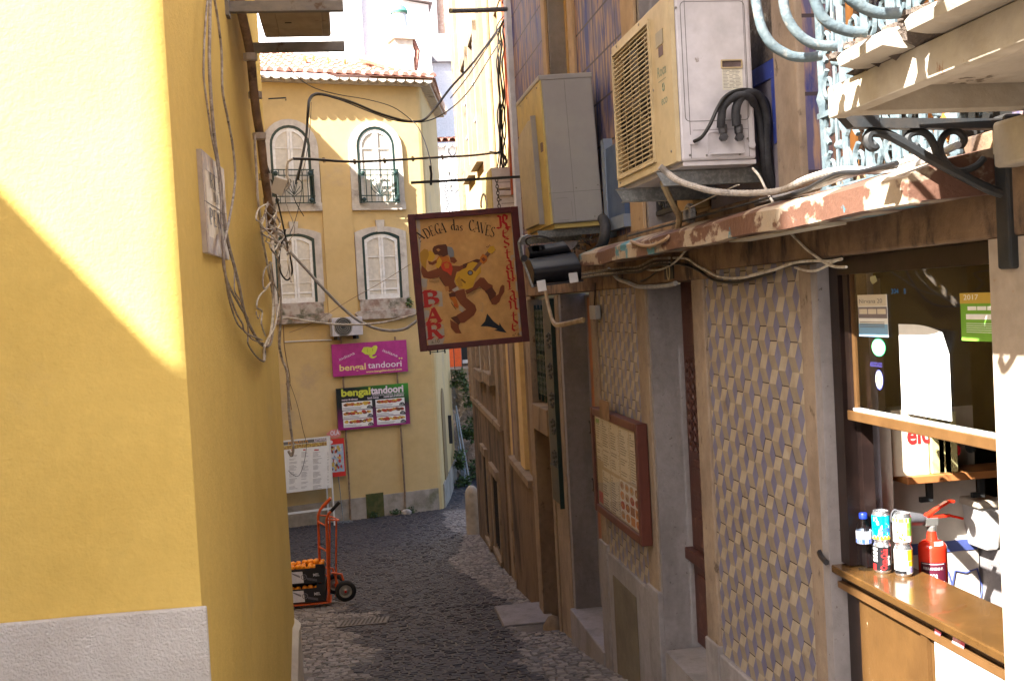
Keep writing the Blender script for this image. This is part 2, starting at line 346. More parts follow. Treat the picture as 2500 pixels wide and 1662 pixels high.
def cobbles(name, mats, test, size, y0, y1, x0f, x1f, lift=.0, wob=.35):
    b = MB(); y = y0; k = 0
    while y < y1:
        s = size*(1+max(0,y-12)*.03); x = x0f(y)+random.random()*s
        while x < x1f(y):
            wd = s*random.uniform(.75,1.35); xc = x+wd/2
            yc = y + .04*math.sin(xc*2.1+y) + random.uniform(-.10,.10)*s
            if test(xc, yc):
                h = random.uniform(.004,.011)+lift; ty = random.uniform(-.004,.004); tx = random.uniform(-.004,.004)
                g = .016*s/.1; d = s*.5-g/2; e = wd/2-g/2; r = random.uniform(-.1,.1); ca, sa = math.cos(r), math.sin(r)
                i = len(b.v)
                for (f_, z_) in ((1.0,-.03),(1.0,h-.006),(.84,h)):
                    for (sx_, sy_) in ((-1,-1),(1,-1),(1,1),(-1,1)):
                        px_, py_ = sx_*e*f_*random.uniform(.9,1.03), sy_*d*f_*random.uniform(.9,1.03)
                        X_, Y2 = xc+px_*ca-py_*sa, yc+px_*sa+py_*ca
                        b.v.append(V((X_, Y2, gz(Y2)+z_+tx*sx_+ty*sy_)))
                mi = random.choices(range(len(mats)), [5,3,2][:len(mats)])[0]
                for q in range(4):
                    p_ = (q+1)%4
                    b.f += [(i+q,i+p_,i+4+p_,i+4+q),(i+4+q,i+4+p_,i+8+p_,i+8+q)]; b.m += [mi,mi]
                b.f.append((i+8,i+9,i+10,i+11)); b.m.append(mi)
            x += wd
        y += s; k += 1
    return tag(b.build(name, mats, fix=False, smooth=False), kind='structure')
def nz(x, y): return .10*math.sin(x*5.3+y*2.1)+.08*math.sin(y*4.7-x*3.3)+.05*math.sin(x*13+y*9)
def right_pale(x, y): return x > wallx(y)-.46-.12*math.sin(y*.9)-(.25 if y>14 else 0)*max(0,1-abs(y-17)/3)+nz(x,y)*.3
def left_pale(x, y): return y < 13.9 and x < -.02-.10*(y-9)*.6+nz(x,y)+(.25 if 11.6<y<12.6 else 0)
hole = lambda x, y: 1.46 < x < 1.9 and 9.9 < y < 10.75
cobbles('street', c_dark, lambda x,y: not right_pale(x,y) and not left_pale(x,y) and not hole(x,y), .085, 4.2, 24.3, lambda y: -.5 if y<9 else (-1.4 if y<13.5 else -2.6), lambda y: 2.6 if y<22 else 3.2)
cobbles('pavement', c_pale, lambda x,y: (right_pale(x,y) or left_pale(x,y)) and not hole(x,y), .075, 4.2, 24.0, lambda y: -.5 if y<9 else (-1.4 if y<13.5 else -2.6), lambda y: wallx(y)+.1 if y<21.6 else 3.0)
cobbles('path', c_dark, lambda x,y: True, .13, 24.3, 33, lambda y: 1.2, lambda y: 4.4)
# ================================================================ yellow corner house (left)
LH = V((-.62,4.42,gz(4.4)))
house = thing('corner_house', 'bright yellow stuccoed corner house with a rough white plinth, nearest on the left', 'house', LH)
def rounded(off):                                 # footprint: sharp near corner, rounded far corner
    p = [(-14,4.4-off), (-.633+off,4.4-off)]
    for k in range(7): y = 4.4+(8.1-4.4)*(k+1)/7; p.append((-.633+.03*(y-4.4)+off+.010*math.sin(k*1.7), y))
    R = .42; cx, cy = -.52-R, 8.25
    for k in range(0,10): a = math.radians(-2+92*k/9); p.append((cx+(R+off)*math.cos(a), cy+(R+off)*math.sin(a)))
    p += [(-14,cy+R+off)]
    return p
def extr(P, zf0, zf1, m=0, mb=None):
    b = mb or MB(); i = len(b.v); n = len(P)
    b.v += [V((x,y,zf0(x,y))) for x,y in P] + [V((x,y,zf1(x,y))) for x,y in P]
    for k in range(n): j = (k+1)%n; b.f.append((i+k,i+j,i+n+j,i+n+k)); b.m.append(m)
    b.f.append(tuple(range(i+n, i+2*n))); b.m.append(m); b.f.append(tuple(range(i+n-1, i-1, -1))); b.m.append(m)
    return b
extr(rounded(0), lambda x,y: -3.6, lambda x,y: 6.9).build('wall', m_yel, house, smooth=True)
# white plinth on the end wall (its top slopes a touch) and the pale kerb strip at the far corner
bm_ = MB(); bm_.prism(FF, [(-14,-3.4),(-.618,-3.4),(-.612,-1.125),(-1.0,-1.120),(-14,-1.10)], .0, .035); bm_.build('plinth', m_white, house, bevel=.006)
pp = rounded(.0); PL = [p for p in pp if p[1] > 5.0 and p[0] > -3]
b = MB()
for (x0,y0),(x1,y1) in zip(PL, PL[1:]):
    def o_(x,y,k): 
        d = V((x+.94, y-8.25, 0)) if y > 8.25 else V((1,0,0)); d = d.normalized()*k; return x+d.x, y+d.y
    i0, i1 = o_(x0,y0,.0), o_(x1,y1,.0); q0, q1 = o_(x0,y0,.045), o_(x1,y1,.045)
    t0 = -2.33-.5*max(0,(8.1-y0)); t1 = -2.33-.5*max(0,(8.1-y1))
    b.poly([(*q0,-3.5),(*q1,-3.5),(*q1,t1),(*q0,t0)]); b.poly([(*q0,t0),(*q1,t1),(*i1,t1+.03),(*i0,t0+.03)])
b.build('corner_plinth', m_stone, house)
# ---- unseen blocks added out of frame on the left to throw the shade
def block(name, label, x0, x1, y0, y1, z, m, cat='house'):
    t = thing(name, label, cat, ((x0+x1)/2, y0, gz(y0)))
    F = Fr((0,y0,0),(1,0,0),(0,-1,0)); b = MB().box(F, x0, x1, gz(y0)-2, z, -(y1-y0), 0); b.build('wall', m, t)
    MB().box(F, x0, x1+.0, z, z+.12, -(y1-y0), .0).build('cornice', m_stone, t)
    return t
xe = -6.0
th_ = thing('tall_shade_block', 'tall unseen yellow wedge added behind and left of the viewer to shade the right wall', 'house', (-7, -1.5, gz(-1.5)))
extr([(xe,-2.07),(xe,.41),(-9.3,-2.07)], lambda x,y: -2.5, lambda x,y: 11.0).build('wall', m_yel, th_)
extr([(xe,-2.07),(xe,.41),(-9.3,-2.07)], lambda x,y: 11.001, lambda x,y: 11.2).build('cornice', m_stone, th_)
lh_ = thing('low_shade_block', 'low unseen yellow block beside the tall one, its edge sloped to shade the end wall', 'house', (-8, .5, gz(2)))
extr([(xe,.4101),(xe,4.2),(-12,4.2),(-12,.4101)], lambda x,y: -3, lambda x,y: 5.67+.156*(y-.37)).build('wall', m_far, lh_)
block('street_shade_block', 'unseen yellow block added behind the corner house to shade the lane and far house', -12, -3.2, 9.5, 22.6, 6.85, m_far)
# ================================================================ far yellow house
fh = thing('yellow_house', 'two-storey ochre house with arched windows and a clay tile roof closing the lane', 'house', FB.at(0,-4.6))
AR, AL, ZE = 1.38, -6.2, 5.02
FS = Fr(FB.at(AR,0), (.165,.986,0), (.986,-.165,0))          # its right-hand side
SLN = 4.3
P = [FB.at(AL,0), FB.at(AR-.10,0), FB.at(AR-.03,0,-.015), FS.at(.10,0), FS.at(SLN,0), FS.at(SLN,0)+FB.u*-7.5]
extr([(p.x,p.y) for p in P], lambda x,y: -5.0, lambda x,y: ZE).build('wall', m_far, fh)
def ring(b, F, outer, inner, c0, c1, m=0):        # a band between two outlines with the same number of points
    n = len(outer)
    for k in range(n-1):
        b.prism(F, [outer[k], outer[k+1], inner[k+1], inner[k]], c0, c1, m)
    return b
def openarch(ac, hw, b0, b1, rise, n=12):          # outline up one side, over and down the other
    if rise <= 0: return [(ac-hw,b0),(ac-hw,b1),(ac+hw,b1),(ac+hw,b0)]
    a = math.degrees(math.asin(min(1, (2*hw*rise)/(hw*hw+rise*rise)))); R = (hw*hw+rise*rise)/(2*rise)
    if rise >= hw*.98: a = 90; R = hw
    cy = b1-R
    return [(ac-hw,b0)] + [(ac-R*math.sin(math.radians(-a+2*a*k/n))*-1, cy+R*math.cos(math.radians(-a+2*a*k/n))) for k in range(n+1)] + [(ac+hw,b0)]
def farwin(ac, hw, b0, b1, rise, sur, upper):
    rs = (hw+sur)/hw*rise if rise > .3 else rise
    w_ = MB(); ring(w_, FB, openarch(ac, hw+sur, b0, b1+sur*.75, rs), openarch(ac, hw, b0, b1, rise), 0, .055)
    if not upper: w_.prism(FB, [(ac-.07,b1-.01),(ac+.07,b1-.01),(ac+.10,b1+.25),(ac-.10,b1+.25)], .003, .075)
    W = w_.build('window', [m_stone], fh)
    MB_ = MB(); o = openarch(ac, hw, b0, b1, rise); i_ = openarch(ac, hw-.055, b0+.02, b1-.055, max(.05,rise-.05 if rise>.3 else rise)); i_[0] = (i_[0][0], b0); i_[-1] = (i_[-1][0], b0)
    ring(MB_, FB, o, i_, 0, .045); MB_.build('frame', m_dkgreen, W)
    MB().flat(FB, openarch(ac, hw-.05, b0, b1-.05, rise), .012).build('pane', m_curtain, W)
    lf = MB()
    o = openarch(ac, hw-.056, b0, b1-.056, rise); i_ = openarch(ac, hw-.115, b0, b1-.13, rise*.86)
    ring(lf, FB, o, i_, .014, .034)
    lf.box(FB, ac-.055, ac-.004, b0, b1-.06, .014, .036); lf.box(FB, ac+.004, ac+.055, b0, b1-.06, .014, .036)
    h = b1-b0
    for fr in ((.28,.62) if not upper else (.30,.70)):
        lf.box(FB, ac-hw+.1, ac+hw-.1, b0+h*fr, b0+h*fr+.018, .014, .030)
    if not upper:
        lf.box(FB, ac-hw+.06, ac+hw-.06, b0, b0+h*.07, .014, .032)
        lf.box(FB, ac-hw+.06, ac+hw-.06, b0+h*.13, b0+h*.155, .014, .030)
    lf.build('casement', m_white_paint, W)
    if upper:
        r = MB(); rb = [b0-.02, b0+.12, b0+.56, b0+.68]
        for z_ in rb: r.box(FB, ac-hw-.02, ac+hw+.02, z_, z_+.022, .16, .185)
        for a in (ac-hw, ac-hw+.13, ac-.19, ac+.19, ac+hw-.13, ac+hw):
            r.box(FB, a-.008, a+.008, b0-.02, b0+.70, .165, .18)
        for a in (ac-hw, ac+hw): r.box(FB, a-.012, a+.012, b0-.03, b0+.70, .06, .18)
        for dx in (-1,1):
            for z_ in (b0+.05, b0+.62): 
                r.lathe(FB.at(ac+dx*(hw-.065), z_, .155), [(0,0),(.05,0),(.05,.03),(.02,.045),(0,.045)], 0, 8, ax=FB.n)
        for k in range(5):
            t = math.radians(90-56+28*k); r.tube([FB.at(ac,b0+.16,.172), FB.at(ac+.17*math.cos(t), b0+.16+.26*math.sin(t)+.04, .172)], .008, 0, 5)
        for dx in (-1,1):
            r.tube([FB.at(*p,.172) for p in curve2([(ac+dx*.02,b0+.14),(ac+dx*.16,b0+.26),(ac+dx*.17,b0+.42),(ac+dx*.09,b0+.50),(ac+dx*.05,b0+.44),(ac+dx*.09,b0+.41)])], .009, 0, 5)
        r.build('railing', m_dkgreen, W)
        MB().box(FB, ac-hw-sur-.01, ac+hw+sur+.01, b0-.17, b0-.0, 0, .075).build('sill', m_stone, W)
    else:
        s_ = MB(); s_.box(FB, ac-hw-.12, ac+hw+.12, b0-.27, b0, 0, .06)
        s_.prism(FB, [(ac-hw-.26,b0-.30),(ac-hw-.16,b0-.44),(ac+hw+.16,b0-.44),(ac+hw+.28,b0-.30),(ac+hw+.2,b0-.25),(ac-hw-.2,b0-.25)], 0, .16)
        s_.build('sill', m_sill, W, bevel=.01)
farwin(-1.62, .43, 2.37, 4.02, .43, .17, True); farwin(.26, .43, 2.37, 4.02, .43, .17, True)
farwin(-1.65, .43, .26, 1.73, .12, .15, False); farwin(.255, .43, .26, 1.73, .12, .15, False)
for (a0,a1) in ((-1.0,-.345),): MB().box(FB, a0, a1, -.16, 3.2, 0, .035).build('pilaster', m_far, fh)
MB().box(FB, AL, AR-.11, -5, -4.05, 0, .03).box(FS, .12, SLN, -5, -4.0, 0, .03).build('base_course', m_base, fh)
MB().box(FB, -.42, -.02, -4.6, -3.99, .03, .036).build('damp_patch', m_moss, fh)
ck = MB(); ck.prism(FS, openarch(1.15, .42, -4.5, -1.9, .40), .0, .02); ck.build('arched_doorway', mat('far_door', (.24,.16,.07), rough=.9), fh)
MB().box(FS, 2.6, 2.7, -3.4, -2.7, 0, .08).build('wall_lamp', m_iron, fh)
# eave with scalloped mortar and a tiled hip roof
sl_ = math.tan(math.radians(20)); ev = MB()
n_ = int((AR+.25-AL)/.21)
cn = [ev.box(FB, AL, AR+.05, ZE-.10, ZE-.03, 0, .14)]
for k in range(n_):
    a = AL+.105+k*.21; ev.prism(FB, [(a+.09*math.cos(math.radians(t)), ZE-.02-.07*math.sin(math.radians(t))) for t in range(0,181,30)], .0, .34)
for k in range(20): 
    a = .1+k*.21; ev.prism(FS, [(a+.09*math.cos(math.radians(t)), ZE-.02-.07*math.sin(math.radians(t))) for t in range(0,181,45)], .0, .22)
rf = MB()
def roofpt(a, d): return FB.at(a, ZE+.04+sl_*d, .34-d)
DR = 5.0
rf.poly([roofpt(AL,0), roofpt(AR+.25,0), roofpt(AR-DR*.9,DR), roofpt(AL,DR)])
sidee = FS.at(SLN,ZE,.25)
rf.poly([roofpt(AR+.25,0), V((sidee.x,sidee.y,ZE+.04)), V((sidee.x-DR,sidee.y,ZE+.04+sl_*DR)), roofpt(AR-DR*.9,DR)])
tl = MB()
for k in range(n_+1):
    a = AL+k*.21; dm = min(DR, (AR+.25-a)/.9) if a > AR-DR*.9 else DR
    d = 0
    while d < dm:
        e = min(d+.40, dm+.05); p0, p1 = roofpt(a,d)+V((0,0,.035)), roofpt(a,e)+V((0,0,-.005)); i = len(tl.v)
        ja = random.uniform(-.012,.012)
        for p, r in ((p0,.085),(p1,.066)):
            for t in range(0,181,36):
                tl.v.append(p + FB.u*(r*math.cos(math.radians(t))+ja) + V((0,0,r*math.sin(math.radians(t)))))
        for q in range(5): tl.f.append((i+q,i+q+1,i+7+q,i+6+q)); tl.m.append(0)
        tl.f.append(tuple(range(i,i+6))); tl.m.append(1)
        d += .34
for k in range(21):
    d = k*.21; p = FS.at(d, ZE+.05, .29); q = FS.at(d, ZE+.05+sl_*1.6, .29-1.6)
    tl.tube([p,q], .08, 0, 6)
tl.build('roof_tiles', [m_tile, m_tiledk], fh)
rf.build('roof', m_tiledk, fh); ev.build('eave', m_stone, fh)
# chimney on the roof
ch = thing('chimney', 'squat plastered chimney with a green-capped pot rising from the clay tile roof', 'chimney', roofpt(.1,2.2))
Fc = FB.sub(0,0,-1.9)
(x0,z0) = Fc.q('a5',70,660); (x1,z1) = Fc.q('a5',225,380)
MB().box(Fc, x0, x1, z0-.4, z1, -.5, 0).build('stack', mat('chimney_plaster',(.66,.60,.50),(.56,.46,.36),sc_=4,rough=.9), ch)
MB().box(Fc, x0-.06, x1+.06, z1, z1+.15, -.56, .06).build('cap_course', m_stone, ch)
xm = (x0+x1)/2
MB().lathe(Fc.at(xm, z1+.15, -.25), [(.28,0),(.20,.18),(.17,.5),(.17,.52)], 0, 16).build('pot', m_lime, ch, smooth=True)
MB().lathe(Fc.at(xm, z1+.66, -.25), [(.20,0),(.22,.05),(.17,.16),(.08,.22),(0,.24)], 0, 16).build('cowl', mat('green_cowl',(.10,.30,.22),rough=.5), ch, smooth=True)
MB().tube([Fc.at(x1+.04,z1+.0,-.1), Fc.at(x1+.14,z1-.25,-.1), Fc.at(x1+.05,z0,-.1)], .07, 0, 8).build('flue', m_tiledk, ch)
# pipes down the front, thin line and bracket
for i,(zz, pts, lab) in enumerate((('a3', [(862,490),(885,980),(915,1450),(935,1870)], 'rusty iron pipe down the ochre wall, nearer the red ice cream board'),
                      ('a3', [(1338,440),(1372,940),(1412,1560),(1420,1840)], 'thin rusty iron pipe down the ochre wall below the right of both signs'))):
    p = [FB.at(*FB.q(zz,x,y,.05),.05) for x,y in pts]
    top = FB.q('S', 838 if i==0 else 962, 822, .05)
    d = tag(MB().tube([FB.at(p[0].dot(FB.u)-FB.o.dot(FB.u), top[1], .05)]+p, .022, 0, 6).build('drainpipe', m_dpipe), lab, 'drainpipe', 'iron pipes on the far house')
tag(MB().tube([FB.at(*FB.q('a3',x,y,.02),.02) for x,y in ((345,198),(560,186),(760,180))], .012, 0, 5).build('conduit', m_plastic_w), 'thin white conduit running level along the ochre wall to the air conditioner', 'conduit')
tag(MB().tube([FB.at(*FB.q('a1',x,y,.3),.3) for x,y in ((745,877),(900,868))]+[FB.at(*FB.q('a1',900,892,.3),.3)], .016, 0, 5).build('iron_bracket', m_iron), 'short black iron arm on the far house above its left arched window', 'bracket')
# ================================================================ nib-drawn lettering
class Nib:
    def __init__(s, b, F, c, m): s.b, s.F, s.c, s.m = b, F, c, m
    def stroke(s, pts, dx, dy):
        for p, q in zip(pts, pts[1:]):
            s.c += .00006
            P = [(p[0]-dx,p[1]-dy),(p[0]+dx,p[1]+dy),(q[0]+dx,q[1]+dy),(q[0]-dx,q[1]-dy)]
            s.b.flat(s.F, P, s.c, s.m)
GS = {  # serif capitals: (points, kind)  kind v = thick, h = thin
 'A': [('v',[(.5,1),(.88,0)]),('h',[(.5,1),(.12,0)]),('h',[(.25,.33),(.75,.33)]),('h',[(.0,.0),(.28,.0)]),('h',[(.7,.0),(1,.0)])],
 'B': [('v',[(.2,0),(.2,1)]),('h',[(.05,1),(.5,1)]),('h',[(.05,0),(.5,0)]),('h',[(.2,.53),(.5,.53)]),('v',[(.5,1),(.72,.92),(.76,.76),(.68,.60),(.5,.53)]),('v',[(.5,.53),(.78,.45),(.85,.27),(.75,.08),(.5,0)])],
 'C': [('v',[(.85,.85),(.6,1),(.35,.93),(.2,.7),(.15,.5),(.2,.27),(.38,.05),(.62,0),(.88,.18)]),('h',[(.85,.7),(.85,1)])],
 'D': [('v',[(.2,0),(.2,1)]),('h',[(.05,1),(.45,1)]),('h',[(.05,0),(.45,0)]),('v',[(.45,1),(.75,.88),(.88,.5),(.75,.12),(.45,0)])],
 'E': [('v',[(.2,0),(.2,1)]),('h',[(.05,1),(.8,1)]),('h',[(.05,0),(.85,0)]),('h',[(.2,.52),(.6,.52)]),('h',[(.8,1),(.8,.8)]),('h',[(.85,0),(.85,.22)])],
 'G': [('v',[(.85,.85),(.6,1),(.35,.93),(.2,.7),(.15,.5),(.2,.27),(.38,.05),(.62,0),(.8,.1)]),('v',[(.8,.0),(.8,.42)]),('h',[(.6,.42),(.98,.42)]),('h',[(.85,.7),(.85,1)])],
 'R': [('v',[(.2,0),(.2,1)]),('h',[(.05,1),(.5,1)]),('h',[(.05,0),(.38,0)]),('v',[(.5,1),(.75,.92),(.8,.75),(.7,.58),(.5,.5)]),('h',[(.2,.5),(.5,.5)]),('v',[(.5,.5),(.68,.2),(.85,0)]),('h',[(.72,0),(1,0)])],
 'S': [('v',[(.8,.85),(.6,1),(.35,.95),(.22,.78),(.35,.6),(.65,.45),(.82,.25),(.65,.04),(.4,0),(.18,.18)])],
 'V': [('v',[(.12,1),(.5,0)]),('h',[(.5,0),(.88,1)]),('h',[(0,1),(.28,1)]),('h',[(.72,1),(1,1)])],
 'U': [('v',[(.2,1),(.2,.3),(.35,.05),(.6,.0)]),('h',[(.6,0),(.8,.25),(.8,1)]),('h',[(.05,1),(.38,1)]),('h',[(.66,1),(.95,1)])],
 'P': [('v',[(.2,0),(.2,1)]),('h',[(.05,1),(.5,1)]),('h',[(.05,0),(.38,0)]),('v',[(.5,1),(.78,.92),(.84,.73),(.72,.55),(.5,.47)]),('h',[(.2,.47),(.5,.47)])],
 'N': [('h',[(.18,0),(.18,1)]),('v',[(.2,1),(.8,0)]),('h',[(.82,0),(.82,1)]),('h',[(.02,0),(.34,0)]),('h',[(.66,1),(.98,1)])],
 'H': [('v',[(.2,0),(.2,1)]),('v',[(.8,0),(.8,1)]),('h',[(.2,.5),(.8,.5)])],
 'd': [('v',[(.68,0),(.68,1.15)]),('v',[(.68,.5),(.4,.6),(.18,.45),(.15,.25),(.3,.03),(.68,.1)]),('h',[(.5,1.15),(.68,1.15)]),('h',[(.68,0),(.9,0)])],
 'a': [('v',[(.2,.5),(.4,.62),(.62,.55),(.66,.4),(.66,.0)]),('v',[(.66,.36),(.3,.28),(.18,.12),(.32,0),(.66,.1)]),('h',[(.66,0),(.88,0)])],
 's': [('v',[(.72,.5),(.5,.62),(.28,.52),(.3,.38),(.65,.24),(.7,.1),(.5,0),(.22,.1)])],
}
GB = {  # black-letter: every stroke pulled with one slanted nib
 'R': [[(.1,.95),(.3,.85),(.3,.1),(.15,0)],[(.3,.9),(.55,1),(.8,.85),(.75,.6),(.4,.5)],[(.45,.5),(.7,.3),(.72,.1),(.98,.02)],[(0,.1),(.2,.02),(.42,.08)],[(.5,.92),(.5,.52)]],
 'e': [[(.28,.52),(.22,.15),(.45,.0),(.8,.10)],[(.28,.55),(.55,.70),(.82,.52),(.62,.36),(.26,.30)]],
 's': [[(.75,.58),(.5,.68),(.28,.52),(.3,.4),(.72,.25),(.72,.12),(.45,0),(.2,.1)]],
 't': [[(.45,.95),(.42,.15),(.6,0),(.8,.1)],[(.2,.62),(.8,.66)]],
 'a': [[(.25,.6),(.5,.68),(.7,.55),(.7,.1),(.88,.02)],[(.7,.38),(.3,.3),(.28,.1),(.5,0),(.7,.12)]],
 'u': [[(.15,.66),(.3,.55),(.3,.12),(.5,0),(.72,.12)],[(.6,.66),(.75,.58),(.75,.1),(.92,.02)]],
 'r': [[(.15,.64),(.35,.55),(.35,.1),(.2,0),(.5,.04)],[(.38,.5),(.6,.68),(.82,.58)]],
 'n': [[(.12,.64),(.28,.55),(.28,.08),(.16,0)],[(.3,.5),(.58,.68),(.74,.55),(.74,.08),(.92,0)]],
}
def serif(b, F, ch, a, bb, wd, ht, c, m, rot=0, th=.11, tn=.035):
    G = F.sub(a, bb, 0, rot); nb = Nib(b, G, c, m)
    for k, pts in GS[ch]:
        P = [(x*wd, y*ht) for x,y in pts]
        if k == 'v': nb.stroke(P, th*wd, tn*ht*.5)
        else: nb.stroke(P, tn*wd*1.0, tn*ht)
def black(b, F, ch, a, bb, wd, ht, c, m):
    nb = Nib(b, F.sub(a,bb), c, m)
    for pts in GB[ch]: nb.stroke([(x*wd,y*ht) for x,y in pts], .085*wd, .042*ht)
# ================================================================ street name tiles on the alley wall
t = thing('street_name_plaque', 'tiled street name plaque with blue lettering on the yellow alley wall, behind grey cables', 'street sign', FL.at(*FL.q('c1',120,260)))
tl_, bl_, br_, tr_ = [FL.q('c1',x,y,.02) for x,y in ((118,258),(205,1375),(435,1465),(365,500))]
a0, a1 = (tl_[0]+bl_[0])/2, (br_[0]+tr_[0])/2; z0, z1 = (bl_[1]+br_[1])/2, (tl_[1]+tr_[1])/2
print('PLAQUE', a0, a1, z0, z1)
m_pl = mat('cream_plaque_glaze', (.50,.44,.36), (.43,.37,.31), sc_=12, rough=.35, bump=.05)
m_plb = mat('violet_border_glaze', (.20,.16,.20), (.34,.27,.24), (.35,.16,.07), sc_=26, cov=(.45,.55), sc3=22, cov3=(.60,.66), rough=.35, bump=.05)
m_navy = flat('blue_black_lettering', (.05,.06,.11), .5)
W_, H_ = a1-a0, z1-z0
MB().box(FL, a0, a1, z0, z1, 0, .022).build('tiles', m_pl, t, bevel=.002)
bd = MB(); k_ = .11*W_
bd.box(FL, a0, a1, z0, z0+k_, .0225, .0235).box(FL, a0, a1, z1-k_, z1, .0225, .0235).box(FL, a0, a0+k_, z0+k_, z1-k_, .0225, .0235).box(FL, a1-k_, a1, z0+k_, z1-k_, .0225, .0235)
bd.prism(FL, arcp((a0+a1)/2, z0+.17*H_, .1*W_, .06*H_, 0, 330, 10), .0226, .0238)
bd.build('border', m_plb, t)
MB().box(FL, a0, a1, z0+H_*.5, z0+H_*.505, .0236, .0245).build('joint', m_navy, t)
lt = MB()
for word, zz, hh, aa, ww in (('RUA', .68, .15, .28, .17), ('DA', .555, .09, .40, .13), ('PENA', .30, .16, .18, .17)):
    for k, ch_ in enumerate(word): serif(lt, FL, ch_, a0+W_*(aa+k*ww*1.0), z0+H_*zz, W_*ww*.8, H_*hh, .0248, 0)
lt.build('lettering', m_navy, t)
# ================================================================ cables and pipes on the alley wall
def cable(name, label, pts, r, m, cat='cable', group=None, k=5, n=7, parent=None):
    o = MB().tube(curve(pts, k), r, 0, n).build(name, m, parent, smooth=True)
    if parent is None: tag(o, label, cat, group)
    return o
def onL(z, pts, c=.03): return [FL.at(*FL.q(z,x,y,c),c) for x,y in pts]
G1 = 'grey cables hanging down the yellow alley wall'
cable('cable','thick speckled cable crossing in front of the street name plaque', [FL.at(*FL.px(x,y,.04),.04) for x,y in ((513,-30),(512,60),(511,150),(515,240),(524,340),(537,430),(543,500),(551,560),(561,610),(572,650),(584,700),(596,760),(612,800),(640,842),(662,835),(668,760),(667,690),(660,640))], .0085, m_pipe, group=G1)
cable('cable','thinner dark cable left of the speckled one over the plaque', [FL.at(*FL.px(x,y,.055),.055) for x,y in ((508,-20),(500,80),(497,170),(500,215),(512,300),(516,330),(530,400),(538,470),(541,560),(547,640),(556,700),(575,760),(592,790),(600,812),(640,830))], .005, m_pipe, group=G1)
cable('cable','loose grey cable bowing out to the right of the plaque', [FL.at(*FL.px(x,y,.045),.045) for x,y in ((520,-20),(532,50),(541,130),(543,220),(555,285),(567,350),(574,420),(571,470),(558,545),(548,590),(545,640),(556,690),(585,745),(605,778))], .0065, m_pipe, group=G1)
cable('cable','lowest looping grey cable below the plaque', [FL.at(*FL.px(x,y,.035),.035) for x,y in ((550,680),(562,740),(580,790),(604,815),(606,840),(626,870),(645,882),(648,862),(646,848))], .005, m_pipe, group=G1)
cable('cable','thin grey cable hanging inside the bundle under the plaque', [FL.at(*FL.px(x,y,.05),.05) for x,y in ((560,610),(572,660),(573,710),(590,740),(604,790),(612,825),(650,840))], .004, m_pipe, group=G1)
cable('cable','long pale bundle hugging the wall left of the rusty downpipe', [FL.at(*FL.px(x,y,.05),.05) for x,y in ((622,330),(623,372),(627,430),(629,480),(636,540),(640,580),(650,630),(655,660),(663,700),(667,740),(664,790),(655,835),(645,848),(645,880))], .008, m_wcable, group=G1)
cable('cable','pale cable looping right of the white strands', [FL.at(*FL.px(x,y,.06),.06) for x,y in ((660,640),(664,680),(680,715),(682,735),(678,760),(670,800),(655,825),(645,845))], .0055, m_wcable, group=G1)
cable('cable','pale cable with a small coil at its end on the alley wall', [FL.at(*FL.px(x,y,.05),.05) for x,y in ((664,642),(648,655),(642,680),(645,705),(660,690),(650,705),(632,725),(627,750),(640,760),(638,790),(648,820))], .0055, m_wcable, group=G1)
b = MB(); cc = FL.px(624,769,.05); R_ = .022
b.tube([FL.at(cc[0]+R_*math.cos(t/10*6.283), cc[1]+R_*math.sin(t/10*6.283), .05+.002*t) for t in range(11)], .003, 0, 6)
tag(b.build('cable_coil', m_pipe, smooth=True), 'small coil of thin wire on the alley wall below the cables', 'cable')
# rusty downpipe with plastered collars
dp = thing('drainpipe', 'rusty brown downpipe with lumpy collars at the far end of the yellow alley wall', 'drainpipe', FL.at(*FL.px(600,120)))
pts = [(582,-60),(588,20),(605,100),(613,150),(621,235),(628,290),(638,350),(644,410),(651,460),(659,520),(664,570)]
PP = [FL.at(*FL.px(x,y,.07),.07) for x,y in pts]
MB().tube(curve(PP,4), .028, 0, 10).build('pipe', m_dpipe, dp, smooth=True)
for x,y in ((588,18),(611,140),(623,233),(633,333),(648,432),(657,490)):
    a,z_ = FL.px(x,y,.07); MB().tube([FL.at(a,z_-.02,.07),FL.at(a,z_+.02,.07)], .043, 0, 10).build('collar', m_stone, dp)
# tangle at the foot of the downpipe
rs = random.Random(3)
for k in range(9):
    ps = []
    x, y = 655+rs.uniform(-6,14), 470+rs.uniform(-20,60)
    for q in range(7):
        ps.append(FL.at(*FL.px(x,y,.10+.02*q%.05),.10+.01*q)); x += rs.uniform(-16,20); y += rs.uniform(5,38)
    cable('cable', 'knotted thin cable in the tangle at the foot of the rusty downpipe', ps, .004+.002*rs.random(), m_wcable if k%2 else m_pipe, group='knotted cables at the foot of the downpipe', k=4, n=5)
cable('cable','black cable running down from the downpipe into a big hanging loop', [PY(x,y,8.45) for x,y in ((652,405),(660,430),(675,480),(690,545),(702,600),(711,640),(713,665),(705,682),(695,680),(684,660),(682,620),(690,585),(697,560))], .007, m_bcable)
cable('cable','brown stiff cable running down the far corner of the yellow house', [PY(x,y,8.75) for x,y in ((674,560),(678,600),(682,680),(686,760),(682,840),(690,880),(700,905),(704,960),(706,1010),(712,1060),(716,1095),(712,1112),(704,1100))], .011, m_pipe)
cable('cable','thin dead vine-like wire beside the brown cable', [PY(x,y,8.8) for x,y in ((692,795),(694,840),(700,880),(708,925),(706,960),(712,1000),(703,950),(698,935))], .004, m_dpipe)
cable('cable','fine wire dropping from the corner and looping over the menu board', [PY(x,y,8.9) for x,y in ((706,930),(725,985),(740,1050),(748,1085),(742,1130),(730,1160),(715,1158),(704,1148))], .002, m_bcable)
